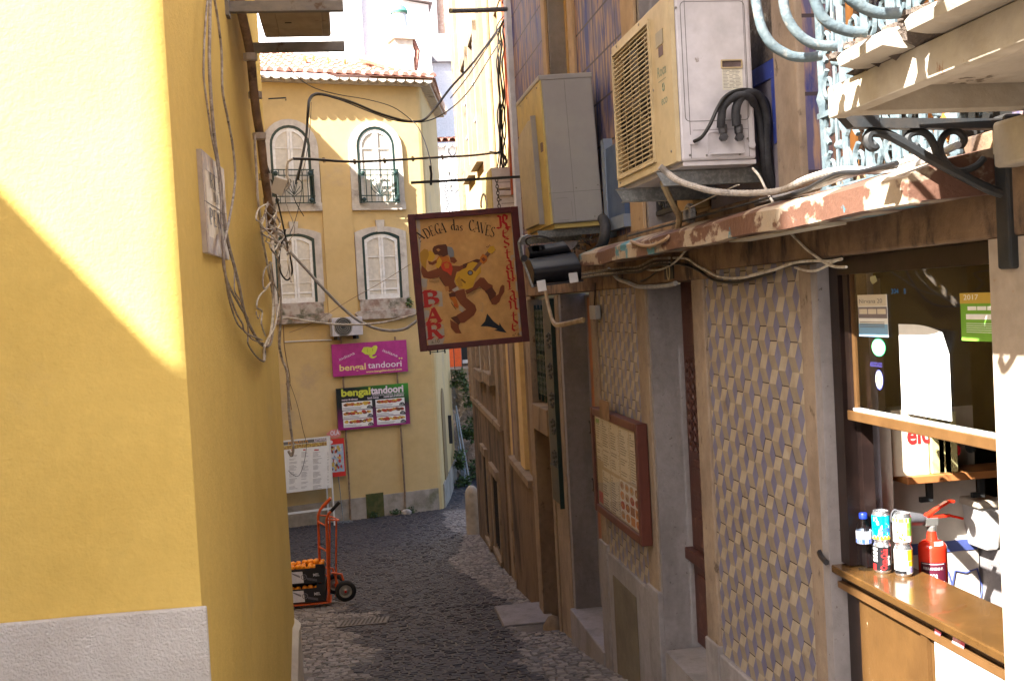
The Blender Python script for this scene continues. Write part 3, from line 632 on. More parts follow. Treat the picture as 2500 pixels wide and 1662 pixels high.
# grey plastic junction box
jb = thing('junction_box', 'beige plastic junction box hanging askew by the far corner of the yellow house', 'junction box', PY(680,455,8.3))
Fj = Fr(PY(684,452,8.3), (.93,.1,-.36), (-.2,-.95,-.25), (.36,.05,.93))
MB().box(Fj, -.05, .045, -.07, .055, -.03, .03).build('lid', flat('beige_plastic',(.45,.40,.33),.5), jb, bevel=.004)
MB().tube(curve([Fj.at(.03,-.05,0), Fj.at(.06,.02,0), PY(700,420,8.3), PY(704,395,8.3), PY(716,388,8.3)]), .009, 0, 7).build('hose', m_wcable, jb, smooth=True)
# ================================================================ wires across the lane
cable('overhead_cable','straight black cable with clips crossing the lane in front of the arched windows', [PY(716,388,8.3)]+[PY(x,y,Y) for x,y,Y in ((762,389,8.5),(860,395,9),(960,391,9.6),(1060,385,10.2),(1150,380,11),(1220,372,11.8))], .011, m_bcable)
for k,(x,y,Y) in enumerate(((792,390,8.7),(867,394,9.05),(940,392,9.5),(1009,387,9.9),(1081,384,10.35))):
    pass
for (x,y,Y) in ((792,390,8.7),(867,394,9.05),(940,392,9.5),(1009,387,9.9),(1081,384,10.35)):
    tag(MB().tube([PY(x-2,y-5,Y),PY(x,y+7,Y)], .012, 0, 6).build('cable_clip', m_dpipe), 'small brown clip gripping the straight black cable across the lane', 'clip', 'clips on the straight overhead cable')
def over(label, r, pts, m=m_bcable, name='overhead_cable', g=None): return cable(name, label, [PY(x,y,Y) for x,y,Y in pts], r, m, group=g)
G2 = 'black wires looping across the lane'
over('thick black wire bundle looping from the hooked bend over to the cable riser', .012, [(727,440,9.5),(735,400,9.5),(748,330,9.6),(752,270,9.6),(757,240,9.7),(776,229,9.8),(810,235,10),(860,250,10.3),(920,275,10.6),(975,292,10.8),(1010,297,11),(1036,292,11),(1060,268,11.2),(1100,215,11.4),(1150,160,11.6),(1200,95,11.8),(1225,60,11.9),(1262,0,11),(1275,-30,10.8)], g=G2)
over('second black wire just under the thick looping bundle', .006, [(722,450,9.5),(740,370,9.5),(750,300,9.6),(756,250,9.7),(776,232,9.8),(830,244,10),(900,272,10.4),(960,293,10.8),(1012,299,11),(1060,290,11.1),(1110,258,11.4),(1150,215,11.5),(1190,150,11.7),(1225,95,11.8)], g=G2)
over('thin wire sagging above the looping bundle and down to the sign bar', .004, [(705,165,9),(730,192,9.3),(770,216,9.6),(830,232,9.8),(900,244,10.1),(960,262,10.4),(1000,290,10.5),(1020,310,10),(1035,340,9.5),(1045,370,9),(1052,400,8.8),(1054,432,8.6)], g=G2)
over('fine wire falling from the hooked bend past the left arched window', .004, [(757,240,9.7),(752,300,9.6),(745,350,9.5),(733,400,9.4),(722,440,9.3),(718,480,9.2),(728,505,9.2),(742,528,9.2)], g=G2)
over('fine wire falling beside the left arched window to the balcony', .003, [(760,250,9.7),(757,310,9.6),(748,380,9.5),(738,430,9.4),(735,480,9.3),(720,540,9.2),(706,575,9.1)], g=G2)
over('black wire rising to the top right corner beside the riser', .006, [(1100,240,11.4),(1140,190,11.6),(1180,130,11.7),(1230,55,11.8),(1262,0,11),(1280,-40,10.6)], g=G2)
over('thick pale grey cable swinging in a long sag in front of the lower windows', .0125, [(690,590,8.9),(715,622,8.9),(750,660,8.95),(790,705,9.0),(840,755,9.1),(880,785,9.15),(930,805,9.2),(980,805,9.25),(1012,787,9.3),(1060,745,9.35),(1100,700,9.5)], m_gcable, g='pale cables sagging behind the restaurant sign')
over('thinner pale cable sagging nearly level under the lower windows', .009, [(676,780,8.9),(705,776,8.9),(760,785,8.95),(830,792,9.0),(900,791,9.1),(960,782,9.2),(1015,767,9.3),(1060,755,9.4)], m_wcable, g='pale cables sagging behind the restaurant sign')
over('hair-thin wire slanting up across the lower right window to the sign', .002, [(706,812,8.9),(760,790,8.9),(850,735,8.9),(930,690,8.8),(1002,645,8.7)], m_dpipe)
over('slack wire hanging just left of the first lower window', .003, [(692,440,8.7),(700,500,8.7),(720,560,8.7),(700,600,8.7),(706,640,8.7),(700,672,8.7),(690,676,8.7)], m_pipe)
# ================================================================ air conditioner tray at the top left
rk = thing('ac_bracket', 'pair of weathered steel rails sticking out from the yellow alley wall at the top', 'bracket', PY(600,120,7.3))
def rail(pA, pB, Y, nm='rail'):
    A, B = PY(*pA, Y), PY(*pB, Y); B.z = A.z = (A.z+B.z)/2
    b = MB(); F = Fr(A, (1,0,0), (0,-1,0)); L_ = B.x-A.x
    b.box(F, 0, L_, -.030, .030, -.004, .004); b.box(F, 0, L_, .026, .031, -.04, -.0035); b.box(F, 0, L_, -.031, -.027, -.04, -.0035)
    b.build(nm, m_graysteel, rk); return A, B
Ya, Yb = 6.45, 7.3
A1, B1 = rail((560,17),(838,12), Ya); A2, B2 = rail((600,118),(841,110), Yb)
MB().box(Fr(A1,(1,0,0),(0,-1,0)), -.07, .0, -.06, .12, -.05, .05).build('wall_plate', m_graysteel, rk); MB().box(Fr(A2,(1,0,0),(0,-1,0)), -.06, .0, -.06, .4, -.05, .05).build('wall_plate', m_graysteel, rk)
ac = thing('air_conditioner', 'beige underside of an air conditioner on steel rails at the top left', 'air conditioner', (A1+B2)/2)
p0 = PY(640,100,Yb); p1 = PY(809,96,Yb); zz = (A1.z+A2.z)/2+.037
Fu = Fr((0,0,zz),(1,0,0),(0,-1,0))
m_pan = mat('rusted_beige_pan', (.42,.34,.22), (.36,.28,.18), (.24,.15,.09), sc_=5, sc3=8, cov3=(.66,.72), rough=.6, bump=.05)
b = MB().box(Fu, p0.x+.02, p1.x, .0, .62, -Yb+.02, -Ya-.03); b.build('casing', m_pan, ac, bevel=.015)
b = MB().box(Fu, p0.x+.12, p1.x-.05, -.012, -.001, -Yb+.1, -Ya-.12); b.build('drip_tray', m_pan, ac, bevel=.008)
MB().box(Fu, p0.x+.17, p0.x+.21, -.0135, -.0125, -(Ya+.42), -(Ya+.40)).build('drain_slot', m_dark, ac)
# ================================================================ tiled shop house (right)
sh = thing('shop_house', 'shop house clad in cube-pattern tiles below and marbled blue tiles above, nearest on the right', 'house', FR.at(5,gz(5)))
DEEP = -.25
def seg(b, a0, a1, z0, z1, c0=DEEP, c1=0, m=0): return b.box(FR, a0, a1, z0, z1, c0, c1, m)
# core wall: piers between openings, then the wall above them
b = MB()
OPEN = [(2.79,3.95),(5.455,6.34),(7.88,9.06),(9.86,10.65)]
edges = [-6.0] + [v for o in OPEN for v in o] + [10.96]
for a0, a1 in zip(edges[::2], edges[1::2]): seg(b, a0, a1, -4.2, .02)
seg(b, 2.79, 3.95, -3.4, -1.13, -.25, -.2)
b.build('wall', m_granite2, sh)
# jambs that show their reveals (grey granite)
boxes(FR, [(3.94, 4.0, -3.4, .105, -.12, .012),(6.33, 6.365, -4, .06, -.24, .002),(9.05, 9.14, -4, .055, -.22, .004),(7.80, 7.885, -3.6, .055, -.2, .014)], 'granite_jamb', m_granite, sh)
boxes(FR, [(4.002, 4.115, -3.4, .105, -.12, .012),(5.27, 5.452, -3.4, .085, -.2, .022),(6.368, 6.58, -3.4, .06, -.1, .016),(7.68, 7.86, -3.6, .055, -.1, .020),(9.145, 9.29, -3.6, .05, -.1, .012),
 (9.745, 9.855, -3.6, .03, -.1, .014),(10.655, 10.90, -3.7, .03, -.1, .02)], 'stone_surround', m_granite2, sh, .006)
for a0,a1,h in ((5.262,5.462,-1.80),(4.11,5.262,-1.835),(6.345,6.60,-1.80),(6.60,7.66,-1.84),(7.66,7.90,-1.79)): MB().box(FR, a0, a1, -3.8, h, -.05, .035 if a1-a0<.5 else .028).build('plinth', m_granite, sh, bevel=.008)
MB().box(FR, 6.88, 7.50, -3.5, -1.97, .0285, .034).build('cement_panel', mat('dark_cement_panel',(.14,.115,.08),(.11,.09,.065),sc_=3,rough=.95,bump=.2), sh)
# near pier, plastered and lit by the sun
MB().box(FR, -6, 2.785, -3.4, .105, 0, .03).build('near_pier', mat('worn_limestone_pier',(.38,.31,.245),(.32,.26,.20),(.34,.22,.14),sc_=5,sc3=26,cov3=(.66,.72),rough=.9,bump=.3), sh)
# cube-pattern tiles
def cubetiles(a0, a1, z0, z1, c, s0=.0716):
    b = MB(); h = math.sqrt(3)*s0; i = 0
    b.box(FR, a0, a1, z0, z1, -.01, c-.004, 3)
    a = a0-.03
    rs = random.Random(11)
    while a < a1+2*s0:
        z = z0-h + (h/2 if i % 2 else 0); j = 0
        while z < z1+h:
            c_ = c; v = [(a+s0*math.cos(math.radians(60*k)), z+s0*math.sin(math.radians(60*k))) for k in range(6)]; o = (a, z)
            vr = 4 if rs.random() < .33 else 0; c_ = c+rs.uniform(-.0006,.0006)
            for pl, m_ in (([o, v[2], v[3], v[4]], 0), ([o, v[0], v[1], v[2]], 1), ([o, v[4], v[5], v[0]], 2)):
                p = clip(pl, a0, a1, z0, z1)
                if p: b.flat(FR, p, c_, m_+vr)
            # wobbly tile joints: a hex tile holds two of them
            if (j+i) % 2 == 0:
                for q in ([v[1], v[2]], ):
                    pa, pb = q; w_ = .0022
                    pp_ = clip([(pa[0]+w_,pa[1]-w_),(pb[0]-w_,pb[1]-w_),(pb[0]-w_,pb[1]+w_),(pa[0]+w_,pa[1]+w_)], a0, a1, z0, z1)
                    if pp_: b.flat(FR, pp_, c+.002, 3)
                for q in ([v[0], v[1]], [v[2], v[3]]):
                    if rs.random() < .2:
                        pa, pb = q; w_ = .0016
                        pp_ = clip([(pa[0]-w_,pa[1]),(pa[0]+w_,pa[1]),(pb[0]+w_,pb[1]),(pb[0]-w_,pb[1])], a0, a1, z0, z1)
                        if pp_: b.flat(FR, pp_, c+.002, 3)
            z += h; j += 1
        a += 1.5*s0; i += 1
    return b.build('cube_tiles', [m_tv, m_tl, m_td, m_grout, m_tv2, m_tl2, m_td2], sh, fix=False)
cubetiles(4.118, 5.268, -1.832, .20, .006)
cubetiles(6.584, 7.676, -1.84, .20, .006)
# lintels
l_ = MB(); l_.box(FR, 2.2, 5.10, .108, .40, -.2, .040).box(FR, 5.10, 6.62, .070, .40, -.2, .034).box(FR, 6.62, 10.96, .060, .40, -.2, .026)
l_.build('lintel', m_lintel, sh, bevel=.008)
# ---- upper storey with its windows
m_peach = mat('peach_stone_surround', (.38,.265,.16), (.32,.22,.125), (.20,.13,.08), sc_=3, st=(1,1,.3), sc3=6, cov3=(.62,.72), rough=.8, bump=.2)
UP = [(2.7,4.0,3.4),(5.30,6.30,2.9),(8.13,9.0,2.8)]
b = MB(); e2 = [-6]+[v for o in UP for v in o[:2]]+[10.96]
for a0,a1 in zip(e2[::2], e2[1::2]): seg(b, a0, a1, .40, 4.3, -.45, 0)
for a0,a1,z in UP: seg(b, a0, a1, z, 4.3, -.45, 0)
b.build('upper_tiles', m_upper, sh)
MB().box(FR, 3.2, 10.96, 4.305, 9.5, -.45, .0).build('bounce_storey', mat('pale_bounce_plaster',(.74,.70,.62),(.68,.63,.55),sc_=2,rough=.9), sh)  # unseen storey added to bounce sunlight onto the alley wall
boxes(FR, [(6.30,6.58,.40,3.1,-.12,.022),(5.12,5.30,.40,3.1,-.12,.022),(7.95,8.13,.40,3.0,-.12,.022),(9.0,9.16,.40,3.0,-.12,.022),(8.13,9.0,2.8,3.0,-.12,.022),(5.30,6.30,2.9,3.1,-.12,.022)], 'upper_surround', m_peach, sh, .006)
boxes(FR, [(8.96, 8.999, .4, 2.8, -.3, -.005),(6.26, 6.299, .4, 2.9, -.3, -.005)], 'upper_reveal', m_granite, sh)
# plain wall, border tiles, peeled pier at the near end
MB().box(FR, 4.24, 5.12, .40, .87, -.02, .006).build('plain_band', mat('violet_grey_render',(.20,.18,.21),(.17,.15,.18),sc_=4,rough=.9,bump=.15), sh)
m_cob = mat('cobalt_border_tile', (.045,.075,.36), (.03,.05,.25), (.30,.34,.52), sc_=14, sc3=24, cov3=(.63,.68), rough=.3, bump=.03)
MB().box(FR, 4.24, 5.10, .872, .945, -.02, .012).box(FR, 4.235, 4.30, .60, .871, -.02, .012).box(FR, 4.60, 4.85, .946, 1.7, -.02, .009).build('cobalt_border', m_cob, sh)
MB().box(FR, 4.236, 4.62, .947, 4, -.02, .0105).build('peeled_plaster', m_concrete, sh)
MB().box(FR, 4.002, 4.232, .40, 4, -.2, .03).build('near_pilaster', m_granite2, sh, bevel=.01)
# box with blue side where the upper tiles stop, beside the second window, and end strip of the house
MB().box(FR, 6.60, 7.02, .52, .98, -.01, .05).build('blue_panel', mat('slate_blue_panel',(.05,.085,.17),(.07,.11,.20),sc_=6,rough=.5,bump=.05), sh)
MB().box(FR, 7.02, 7.10, .40, 1.05, -.01, .06).box(FR, 6.60, 7.02, .44, .52, -.01, .06).build('panel_edge', mat('blue_grey_edge',(.18,.22,.29),rough=.6), sh)
MB().box(FR, 10.80, 10.955, .3, 4.3, -.2, .05).build('corner_trim', mat('bluish_white_trim',(.50,.52,.60),(.44,.46,.54),sc_=3,rough=.7), sh)
def upwin(a0,a1,z0,z1,c,mfr,panes=2,bar=None):
    W = MB().box(FR, a0,a1,z0,z1,c-.03,c-.02).build('window', m_dark, sh)
    f_ = MB(); f_.box(FR,a0,a0+.06,z0,z1,c-.02,c+.02).box(FR,a1-.06,a1,z0,z1,c-.02,c+.02).box(FR,a0,a1,z1-.07,z1,c-.02,c+.018).box(FR,(a0+a1)/2-.05,(a0+a1)/2+.05,z0,z1,c-.02,c+.02)
    for z in (bar or [z0+(z1-z0)*.45]): f_.box(FR,a0,a1,z,z+.07,c-.02,c+.017)
    f_.build('frame', mfr, W); MB().box(FR,a0+.06,a1-.06,z0+.05,z1-.07,c-.012,c-.008).build('pane', m_glass, W); return W
m_ochw = mat('ochre_window_wood', (.42,.26,.10), (.34,.20,.08), (.20,.12,.06), sc_=5, st=(1,1,.15), sc3=7, cov3=(.6,.7), rough=.6, bump=.15)
w1 = upwin(8.13,8.96,.5,2.8,-.16,m_ochw,bar=[1.55,2.15]); w2 = upwin(5.30,6.26,.45,2.9,-.2,m_ochw)
MB().box(FR,8.19,8.50,.5,1.5,-.157,-.142).box(FR,8.59,8.90,.5,1.5,-.157,-.142).build('panel', m_ochw, w1)
w3 = upwin(2.7,4.0,.45,3.4,-.16,mat('orange_balcony_door',(.50,.20,.05),(.42,.16,.04),sc_=6,rough=.5))
# iron guard with dark scrolls in the second window, pale one in the near window
def scrolls(b, F, a0, a1, z0, z1, c, r, n, tall, m=0):
    wd = (a1-a0)/n; hh = (z1-z0)/tall
    for i in range(n):
        for j in range(tall):
            cx, cy = a0+wd*(i+.5), z0+hh*(j+.5)
            for sx in (-1,1):
                for sy in (-1,1):
                    pts = []
                    for k in range(11):
                        t = k/10; ang = math.radians(-80+430*t); R = (.24-.17*t)
                        pts.append((cx+sx*(wd*.25+wd*R*.85*math.cos(ang)), cy+sy*(hh*.25+hh*R*.85*math.sin(ang))))
                    b.tube([F.at(*p,c) for p in pts], r, m, 5)
            b.lathe(F.at(cx,cy,c-.012), [(0,0),(wd*.10,.004),(wd*.06,.02),(0,.028)], m, 8, ax=F.n)
            b.tube([F.at(cx,cy-hh*.5,c),F.at(cx,cy+hh*.5,c)], r*.8, m, 5)
t = thing('window_guard', 'dark cast iron scrollwork guard in the upper window under the large white air conditioner', 'railing', FR.at(5.8,.45))
b = MB(); scrolls(b, FR, 5.34, 6.24, .50, 1.30, -.06, .010, 4, 3); b.build('scrollwork', m_iron, t, smooth=True)
b = MB()
for z in (.47,1.32): b.box(FR, 5.31, 6.25, z, z+.025, -.075, -.045)
for a in (5.33,5.56,5.79,6.02,6.24): b.box(FR, a-.01,a+.01,.495,1.32,-.07,-.05)
b.build('bars', m_iron, t)
t = thing('window_guard', 'pale blue ornate cast iron guard in the sun behind the crumbling balcony', 'railing', FR.at(3.3,.40))
b = MB(); scrolls(b, FR, 2.85, 3.70, .345, 1.50, .07, .0095, 4, 4); b.build('scrollwork', m_railb, t, smooth=True)
b = MB()
for z in (.33,.60,1.52): b.box(FR, 2.82, 3.72, z, z+.02, .055, .085)
for k in range(6):
    a = 2.86+k*.168; b.lathe(FR.at(a,.34,.07), [(.012,0),(.02,.02),(.012,.05),(.016,.3),(.024,.33),(.014,.36),(.018,.7),(.026,.74),(.014,.8),(.014,1.2)], 0, 8)
b.build('balusters', m_railb, t, smooth=True)
# ---- doors
D1 = thing('door', 'dark red-brown carved door between the two panels of cube-pattern tiles', 'door', FR.at(5.87,-2.12))
c = -.20
MB().box(FR, 5.455, 6.33, -2.12, .10, c-.05, c).build('leaf', m_dwood, D1)
b = MB()
for z0,z1 in ((-2.05,-1.62),(-1.52,-1.28),(-1.20,-.98),(-.34,-.05)):
    b.box(FR, 5.53, 6.22, z0, z1, c, c+.02); b.box(FR, 5.57, 6.18, z0+.04, z1-.04, c+.02, c+.035)
b.box(FR, 5.455, 6.33, -1.60, -1.53, c, c+.055)
b.build('mouldings', m_dwood, D1, bevel=.006)
b = MB()                                            # pierced iron grille in the upper panel
for k in range(7):
    for j in range(9):
        a, z = 5.57+k*.1, -.90+j*.062
        b.tube([FR.at(a+.035*math.cos(q/8*6.283), z+.03*math.sin(q/8*6.283), c+.028) for q in range(9)], .006, 0, 4)
b.build('grille', m_dwood, D1)
MB().box(FR, 5.80, 5.95, -1.15, -1.10, c+.036, c+.045).build('letter_slot', m_dark, D1)
MB().box(FR, 5.46, 6.29, -2.6, -2.14, -.3, .02).build('doorstep', m_granite, D1)
D2 = thing('door', 'orange-brown wooden door standing open in the recess left of the menu board', 'door', FR.at(8.4,-2.4))
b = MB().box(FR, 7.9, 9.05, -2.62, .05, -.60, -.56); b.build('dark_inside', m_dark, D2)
b = MB(); b.box(FR, 8.62, 8.80, -2.62, .02, -.26, -.17).box(FR, 7.9, 8.62, -.08, .03, -.24, -.17).box(FR, 8.2, 8.6, -.92, -.84, -.24, -.18); b.box(FR, 8.20, 8.28, -2.62, -.09, -.24, -.18)
b.build('leaf_frame', m_owood, D2, bevel=.006)
b = MB(); b.box(FR, 8.80, 9.049, -2.62, .04, -.235, -.21); b.build('side_panel', m_granite, D2)
MB().box(FR, 7.86, 9.10, -3.2, -2.64, -.5, .05).build('doorstep', m_granite, D2, bevel=.01)
b = MB(); b.box(FR, 8.05, 8.12, -.93, -.80, .02, .09).box(FR, 8.05, 8.12, -1.62, -1.5, .02, .09)
for z in (-.93,-.81,-1.61,-1.51): b.ball(FR.at(8.16, z, .06), .022, 0, 8)
D3 = thing('window', 'tall dark window with a green-black iron grille beyond the ornamented metal leaf', 'window', FR.at(10.25,-1.0))
MB().box(FR, 9.862, 10.648, -1.0, -.02, -.25, -.22).build('opening', m_dark, D3)
b = MB(); scrolls(b, FR, 9.88, 10.63, -.92, -.06, -.05, .011, 4, 4)
for a in (9.88,10.07,10.255,10.44,10.63): b.box(FR, a-.008,a+.008,-.97,-.03,-.06,-.04)
b.build('grille', m_dkgreen, D3); MB().box(FR,10.05,10.12,-.86,-.60,-.04,-.035).build('notice', m_paper, D3)
MB().box(FR, 9.86, 10.65, -1.25, -1.0, -.3, .03).build('sill', m_beige, D3, bevel=.008)
MB().box(FR, 9.862, 10.648, -3.3, -1.25, -.20, -.15).build('lower_door', m_mauve, D3)
D4 = thing('shutter_leaf', 'grey-green metal door leaf with raised floral ornaments, fixed beside the dark window', 'shutter', FR.at(9.5,-1.8))
m_gg = mat('grey_green_metal', (.055,.055,.045), (.075,.068,.055), (.04,.028,.018), sc_=4, sc3=8, rough=.6, bump=.15)
MB().box(FR, 9.30, 9.74, -1.80, .02, .0, .03).build('sheet', m_gg, D4)
b = MB()
for z in (-.35,-.62,-.88,-1.12,-1.4):
    for k in range(9):
        t_ = k/9*6.283; b.ball(FR.at(9.5+.10*math.cos(t_)*(1 if k%2 else .5), z+.06*math.sin(t_), .035), .016, 0, 6)
b.box(FR, 9.32, 9.72, -1.50, -1.47, .03, .045)
b.build('ornament', m_gg, D4, smooth=True); MB().box(FR, 9.292, 9.31, -1.82, .02, .0, .05).build('edge', m_dkgreen, D4)
# house number
t = thing('number_plate', 'small dark plate reading 0 on the lintel over the carved door', 'number plate', FR.at(*FR.q('c8',2000,560,.034)))
(a1,z1),(a0,z0) = FR.q('c8',1940,480,.04), FR.q('c8',2060,630,.04)
MB().box(FR, a0, a1, z0, z1+.02, .035, .041).build('plate', m_iron, t)
b = MB(); ac_, zc = (a0+a1)/2, (z0+z1)/2+.01
ring(b, FR, arcp(ac_,zc,.032,.052,0,360,18), arcp(ac_,zc,.018,.040,0,360,18), .0412, .044); b.build('numeral', mat('brass_numeral',(.42,.34,.20),rough=.5), t)
# ---- painted metal canopy over the shop front
cn_ = thing('canopy', 'long narrow canopy with peeling rust, cream and blue paint along the shop front', 'canopy', FR.at(5,.2))
prof = [(.035,.352),(.19,.322),(.285,.292),(.300,.280),(.300,.208),(.270,.205),(.262,.215),(.035,.225)]
b = MB()
L0, L1, NS = 2.715, 6.84, 30
rs = random.Random(5)
for k in range(NS+1):
    a = L0+(L1-L0)*k/NS; dz = .004*math.sin(k*.9)+rs.uniform(-.0015,.0015)
    for (c_, z) in prof: b.v.append(FR.at(a, z+dz, c_))
n = len(prof)
for k in range(NS):
    for j in range(n): b.f.append((k*n+j, k*n+(j+1)%n, (k+1)*n+(j+1)%n, (k+1)*n+j)); b.m.append(0)
b.f.append(tuple(range(n))); b.f.append(tuple(range(NS*n+n-1, NS*n-1, -1))); b.m += [0,0]
b.build('sheet', m_rust, cn_)
MB().box(FR, 3.35, 4.2, .198, .206, .17, .262).build('loose_strip', m_slab, cn_)
b = MB().tube([FR.at(a,.335+.01,.20) for a in (3.9,4.5,5.2,6.0)], .006, 0, 6); b.build('bead', m_iron, cn_)
# ---- shop window and counter
sw = thing('serving_window', 'brown-framed sash window raised over the snack counter', 'window', FR.at(3.35,-1.07))
MB().box(FR, 3.865, 3.938, -1.065, .105, -.13, -.035).build('outer_frame', m_dbrown, sw)
MB().box(FR, 3.825, 3.865, -1.065, .05, -.13, -.085).build('inner_post', m_dbrown, sw)
MB().box(FR, 2.80, 3.865, .040, .106, -.13, -.03).build('header', m_dbrown, sw)
b = MB(); b.box(FR, 2.80, 3.84, -.505, -.468, -.075, -.038)
b.build('bottom_rail', m_brown, sw, bevel=.003)
MB().box(FR, 3.80, 3.84, -.467, .04, -.072, -.042).build('stile', m_dbrown, sw)
MB().box(FR, 2.80, 3.80, -.467, -.457, -.066, -.044).build('glazing_bead', m_white_paint, sw)
MB().box(FR, 3.79, 3.80, -.456, .04, -.066, -.050).build('glazing_bead', m_brown, sw)
MB().box(FR, 2.80, 3.79, -.456, .04, -.060, -.056).build('pane', m_glass, sw)
ct = thing('counter', 'glossy brown counter shelf with a scratched panel below the serving window', 'counter', FR.at(3.35,-1.1))
m_ctr = mat('glossy_brown_counter', (.085,.042,.013), (.07,.035,.011), sc_=5, rough=.22, bump=.02, spec=.5)
m_ctr.node_tree.nodes['Principled BSDF'].inputs['Coat Weight'].default_value = .3
MB().box(FR, 2.795, 3.93, -1.10, -1.07, -.25, .012).build('top', m_ctr, ct, bevel=.005)
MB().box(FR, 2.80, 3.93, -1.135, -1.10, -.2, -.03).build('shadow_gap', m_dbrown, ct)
MB().box(FR, 2.80, 3.93, -1.16, -1.136, -.2, -.012).build('rail', m_brown, ct)
MB().box(FR, 2.80, 3.80, -2.3, -1.161, -.2, -.035).build('panel', m_brownsun, ct)
MB().box(FR, 3.295, 3.335, -2.3, -1.165, -.034, -.020).build('batten', m_brownsun, ct)
MB().box(FR, 3.80, 3.93, -2.3, -1.161, -.2, -.05).build('post', m_dbrown, ct)
t = MB().tube(curve([FR.at(3.93,-1.06,.03), FR.at(3.99,-1.055,.02), FR.at(4.02,-1.04,.015)]), .012, 0, 6).build('duct_tape_wad', m_black, None); tag(t, 'black lump of tape at the far end of the counter', 'tape')
# ================================================================ the row of houses beyond the shop house
def fqa(z, x, y, c=0): return FQ.q(z, x, y, c)
oh = thing('ochre_house', 'narrow ochre house with stone pilasters and a red-edged upper window', 'house', FQ.at(4,gz(12.6)))
R2a, R2b, R3b = 2.37, 6.0, 11.31
m_lyel = mat('pale_yellow_render', (.50,.37,.18), (.44,.31,.14), (.28,.20,.10), sc_=2, st=(1,1,.3), sc3=2, cov3=(.62,.74), rough=.9, bump=.15)
b = MB().box(FQ, R2a, R2b, -5, 8.5, -4, 0); b.build('wall', m_lyel, oh)
for a0,a1,m_,c in ((2.40,2.75,m_beige,.05),(2.95,3.35,m_render2,.03),(3.55,3.95,m_lyel,.06),(4.25,4.65,m_beige,.05),(4.70,5.0,m_mauve,.03),(5.55,5.95,m_beige,.04)):
    MB().box(FQ, a0, a1, -5 if m_ is not m_lyel else -1.9, 5.4 if c>=.05 else .7, -.01, c).build('pilaster', m_, oh, bevel=.006)
MB().box(FQ, R2a, 4.95, -5, -1.95, -.01, .085).build('base_course', m_render3, oh)
MB().prism(FQ, [(2.85,-1.99),(4.85,-1.96),(4.85,-1.90),(2.85,-1.91)], .0, .12).build('ledge', m_beige, oh)
for z0,z1 in ((1.2,3.3),):
    W = MB().box(FQ, 3.0, 4.2, z0, z1, -.01, .012).build('window', mat('ochre_window_panel',(.42,.25,.08),rough=.7), oh)
    MB().box(FQ, 3.30, 3.36, z0, z1+.1, .012, .075).box(FQ, 2.95, 3.36, z1, z1+.1, .012, .074).build('reveal_strip', mat('orange_red_reveal',(.34,.075,.03),rough=.7), W)
    MB().box(FQ, 4.2, 4.5, z0-.1, z1+.25, .0, .07).box(FQ, 2.75, 2.95, z0-.1, z1+.25, 0, .07).box(FQ, 2.75,4.5, z1+.1, z1+.3, 0, .071).build('surround', m_beige, W)
sh3 = thing('stained_house', 'tall soot-stained house with small low windows at the far end of the right-hand row', 'house', FQ.at(8.6,gz(17)))
b = MB().box(FQ, R2b+.005, R3b, -6, 7.3, -3, .02); b.build('wall', m_lyel, sh3)
MB().box(FQ, R2b+.01, R3b-.01, -6, -1.72, -.01, .06).build('base_course', m_render3, sh3)
MB().box(FQ, R2b+.01, R3b-.01, -1.719, .3, -.01, .028).build('stained_render', m_render3, sh3)
MB().box(FQ, R2b+.02, R3b-.02, -1.74, -1.66, .0, .09).build('string_course', m_beige, sh3)
for a0,a1 in ((R2b+.02,R2b+.40),(R3b-.75,R3b+.01)): MB().box(FQ, a0, a1, -1.66, 7.3, .0, .075).build('pilaster', m_beige, sh3)
for a0,a1,z0,z1 in ((8.6,9.5,-1.05,.9),(7.0,7.8,-1.0,.9),(8.6,9.5,2.2,3.9),(7.0,7.8,2.2,3.9)):
    W = MB().box(FQ, a0, a1, z0, z1, -.01, .031).build('window', mat('dusty_pane',(.10,.085,.08),rough=.3), sh3)
    MB().box(FQ, a0-.16, a0, z0-.1, z1+.14, 0, .085).box(FQ, a1, a1+.16, z0-.1, z1+.14, 0, .085).box(FQ, a0-.16, a1+.16, z1, z1+.16, 0, .086).box(FQ, a0-.2, a1+.2, z0-.16, z0, 0, .13).build('surround', m_beige, W)
    f_ = MB(); am = (a0+a1)/2; f_.box(FQ, am-.03, am+.03, z0, z1, .031, .05)
    for fr in (.33,.66): f_.box(FQ, a0, a1, z0+(z1-z0)*fr, z0+(z1-z0)*fr+.03, .031, .048)
    f_.build('casement', m_white_paint, W)
for a0,a1,z0,z1 in ((8.66,9.28,-3.75,-2.42),(6.85,7.75,-3.6,-2.52)):
    W = MB().box(FQ, a0, a1, z0, z1, .0, .063).build('cellar_window', m_dark, sh3)
    MB().box(FQ, a0-.12, a1+.12, z1, z1+.12, .0, .115).box(FQ, a0-.12, a0, z0-.1, z1, .0, .09).box(FQ, a1, a1+.12, z0-.1, z1, .0, .09).box(FQ, a0-.1, a1+.1, z0-.16, z0-.1, 0, .11).build('surround', m_beige, W)
    g = MB()
    for k in range(1,5): a = a0+(a1-a0)*k/5; g.box(FQ, a-.01, a+.01, z0, z1, .066, .08)
    g.build('bars', m_iron, W)
ph = FQ.at(R3b+.06,0); 
tag(MB().tube([FQ.at(R3b+.05, z, .06) for z in (-1.75,-1.6,0,3,7.2)], .035, 0, 8).build('drainpipe', m_dpipe), 'thin rusty drainpipe at the far corner of the stained house', 'drainpipe')
tag(MB().lathe(FQ.at(R3b+.2, gz(20)-.1, .15), [(.13,0),(.13,.85),(.10,.95),(.05,1.0),(0,1.01)], 0, 14).build('bollard', m_base, smooth=True), 'squat stone bollard at the foot of the far corner of the stained house', 'bollard')
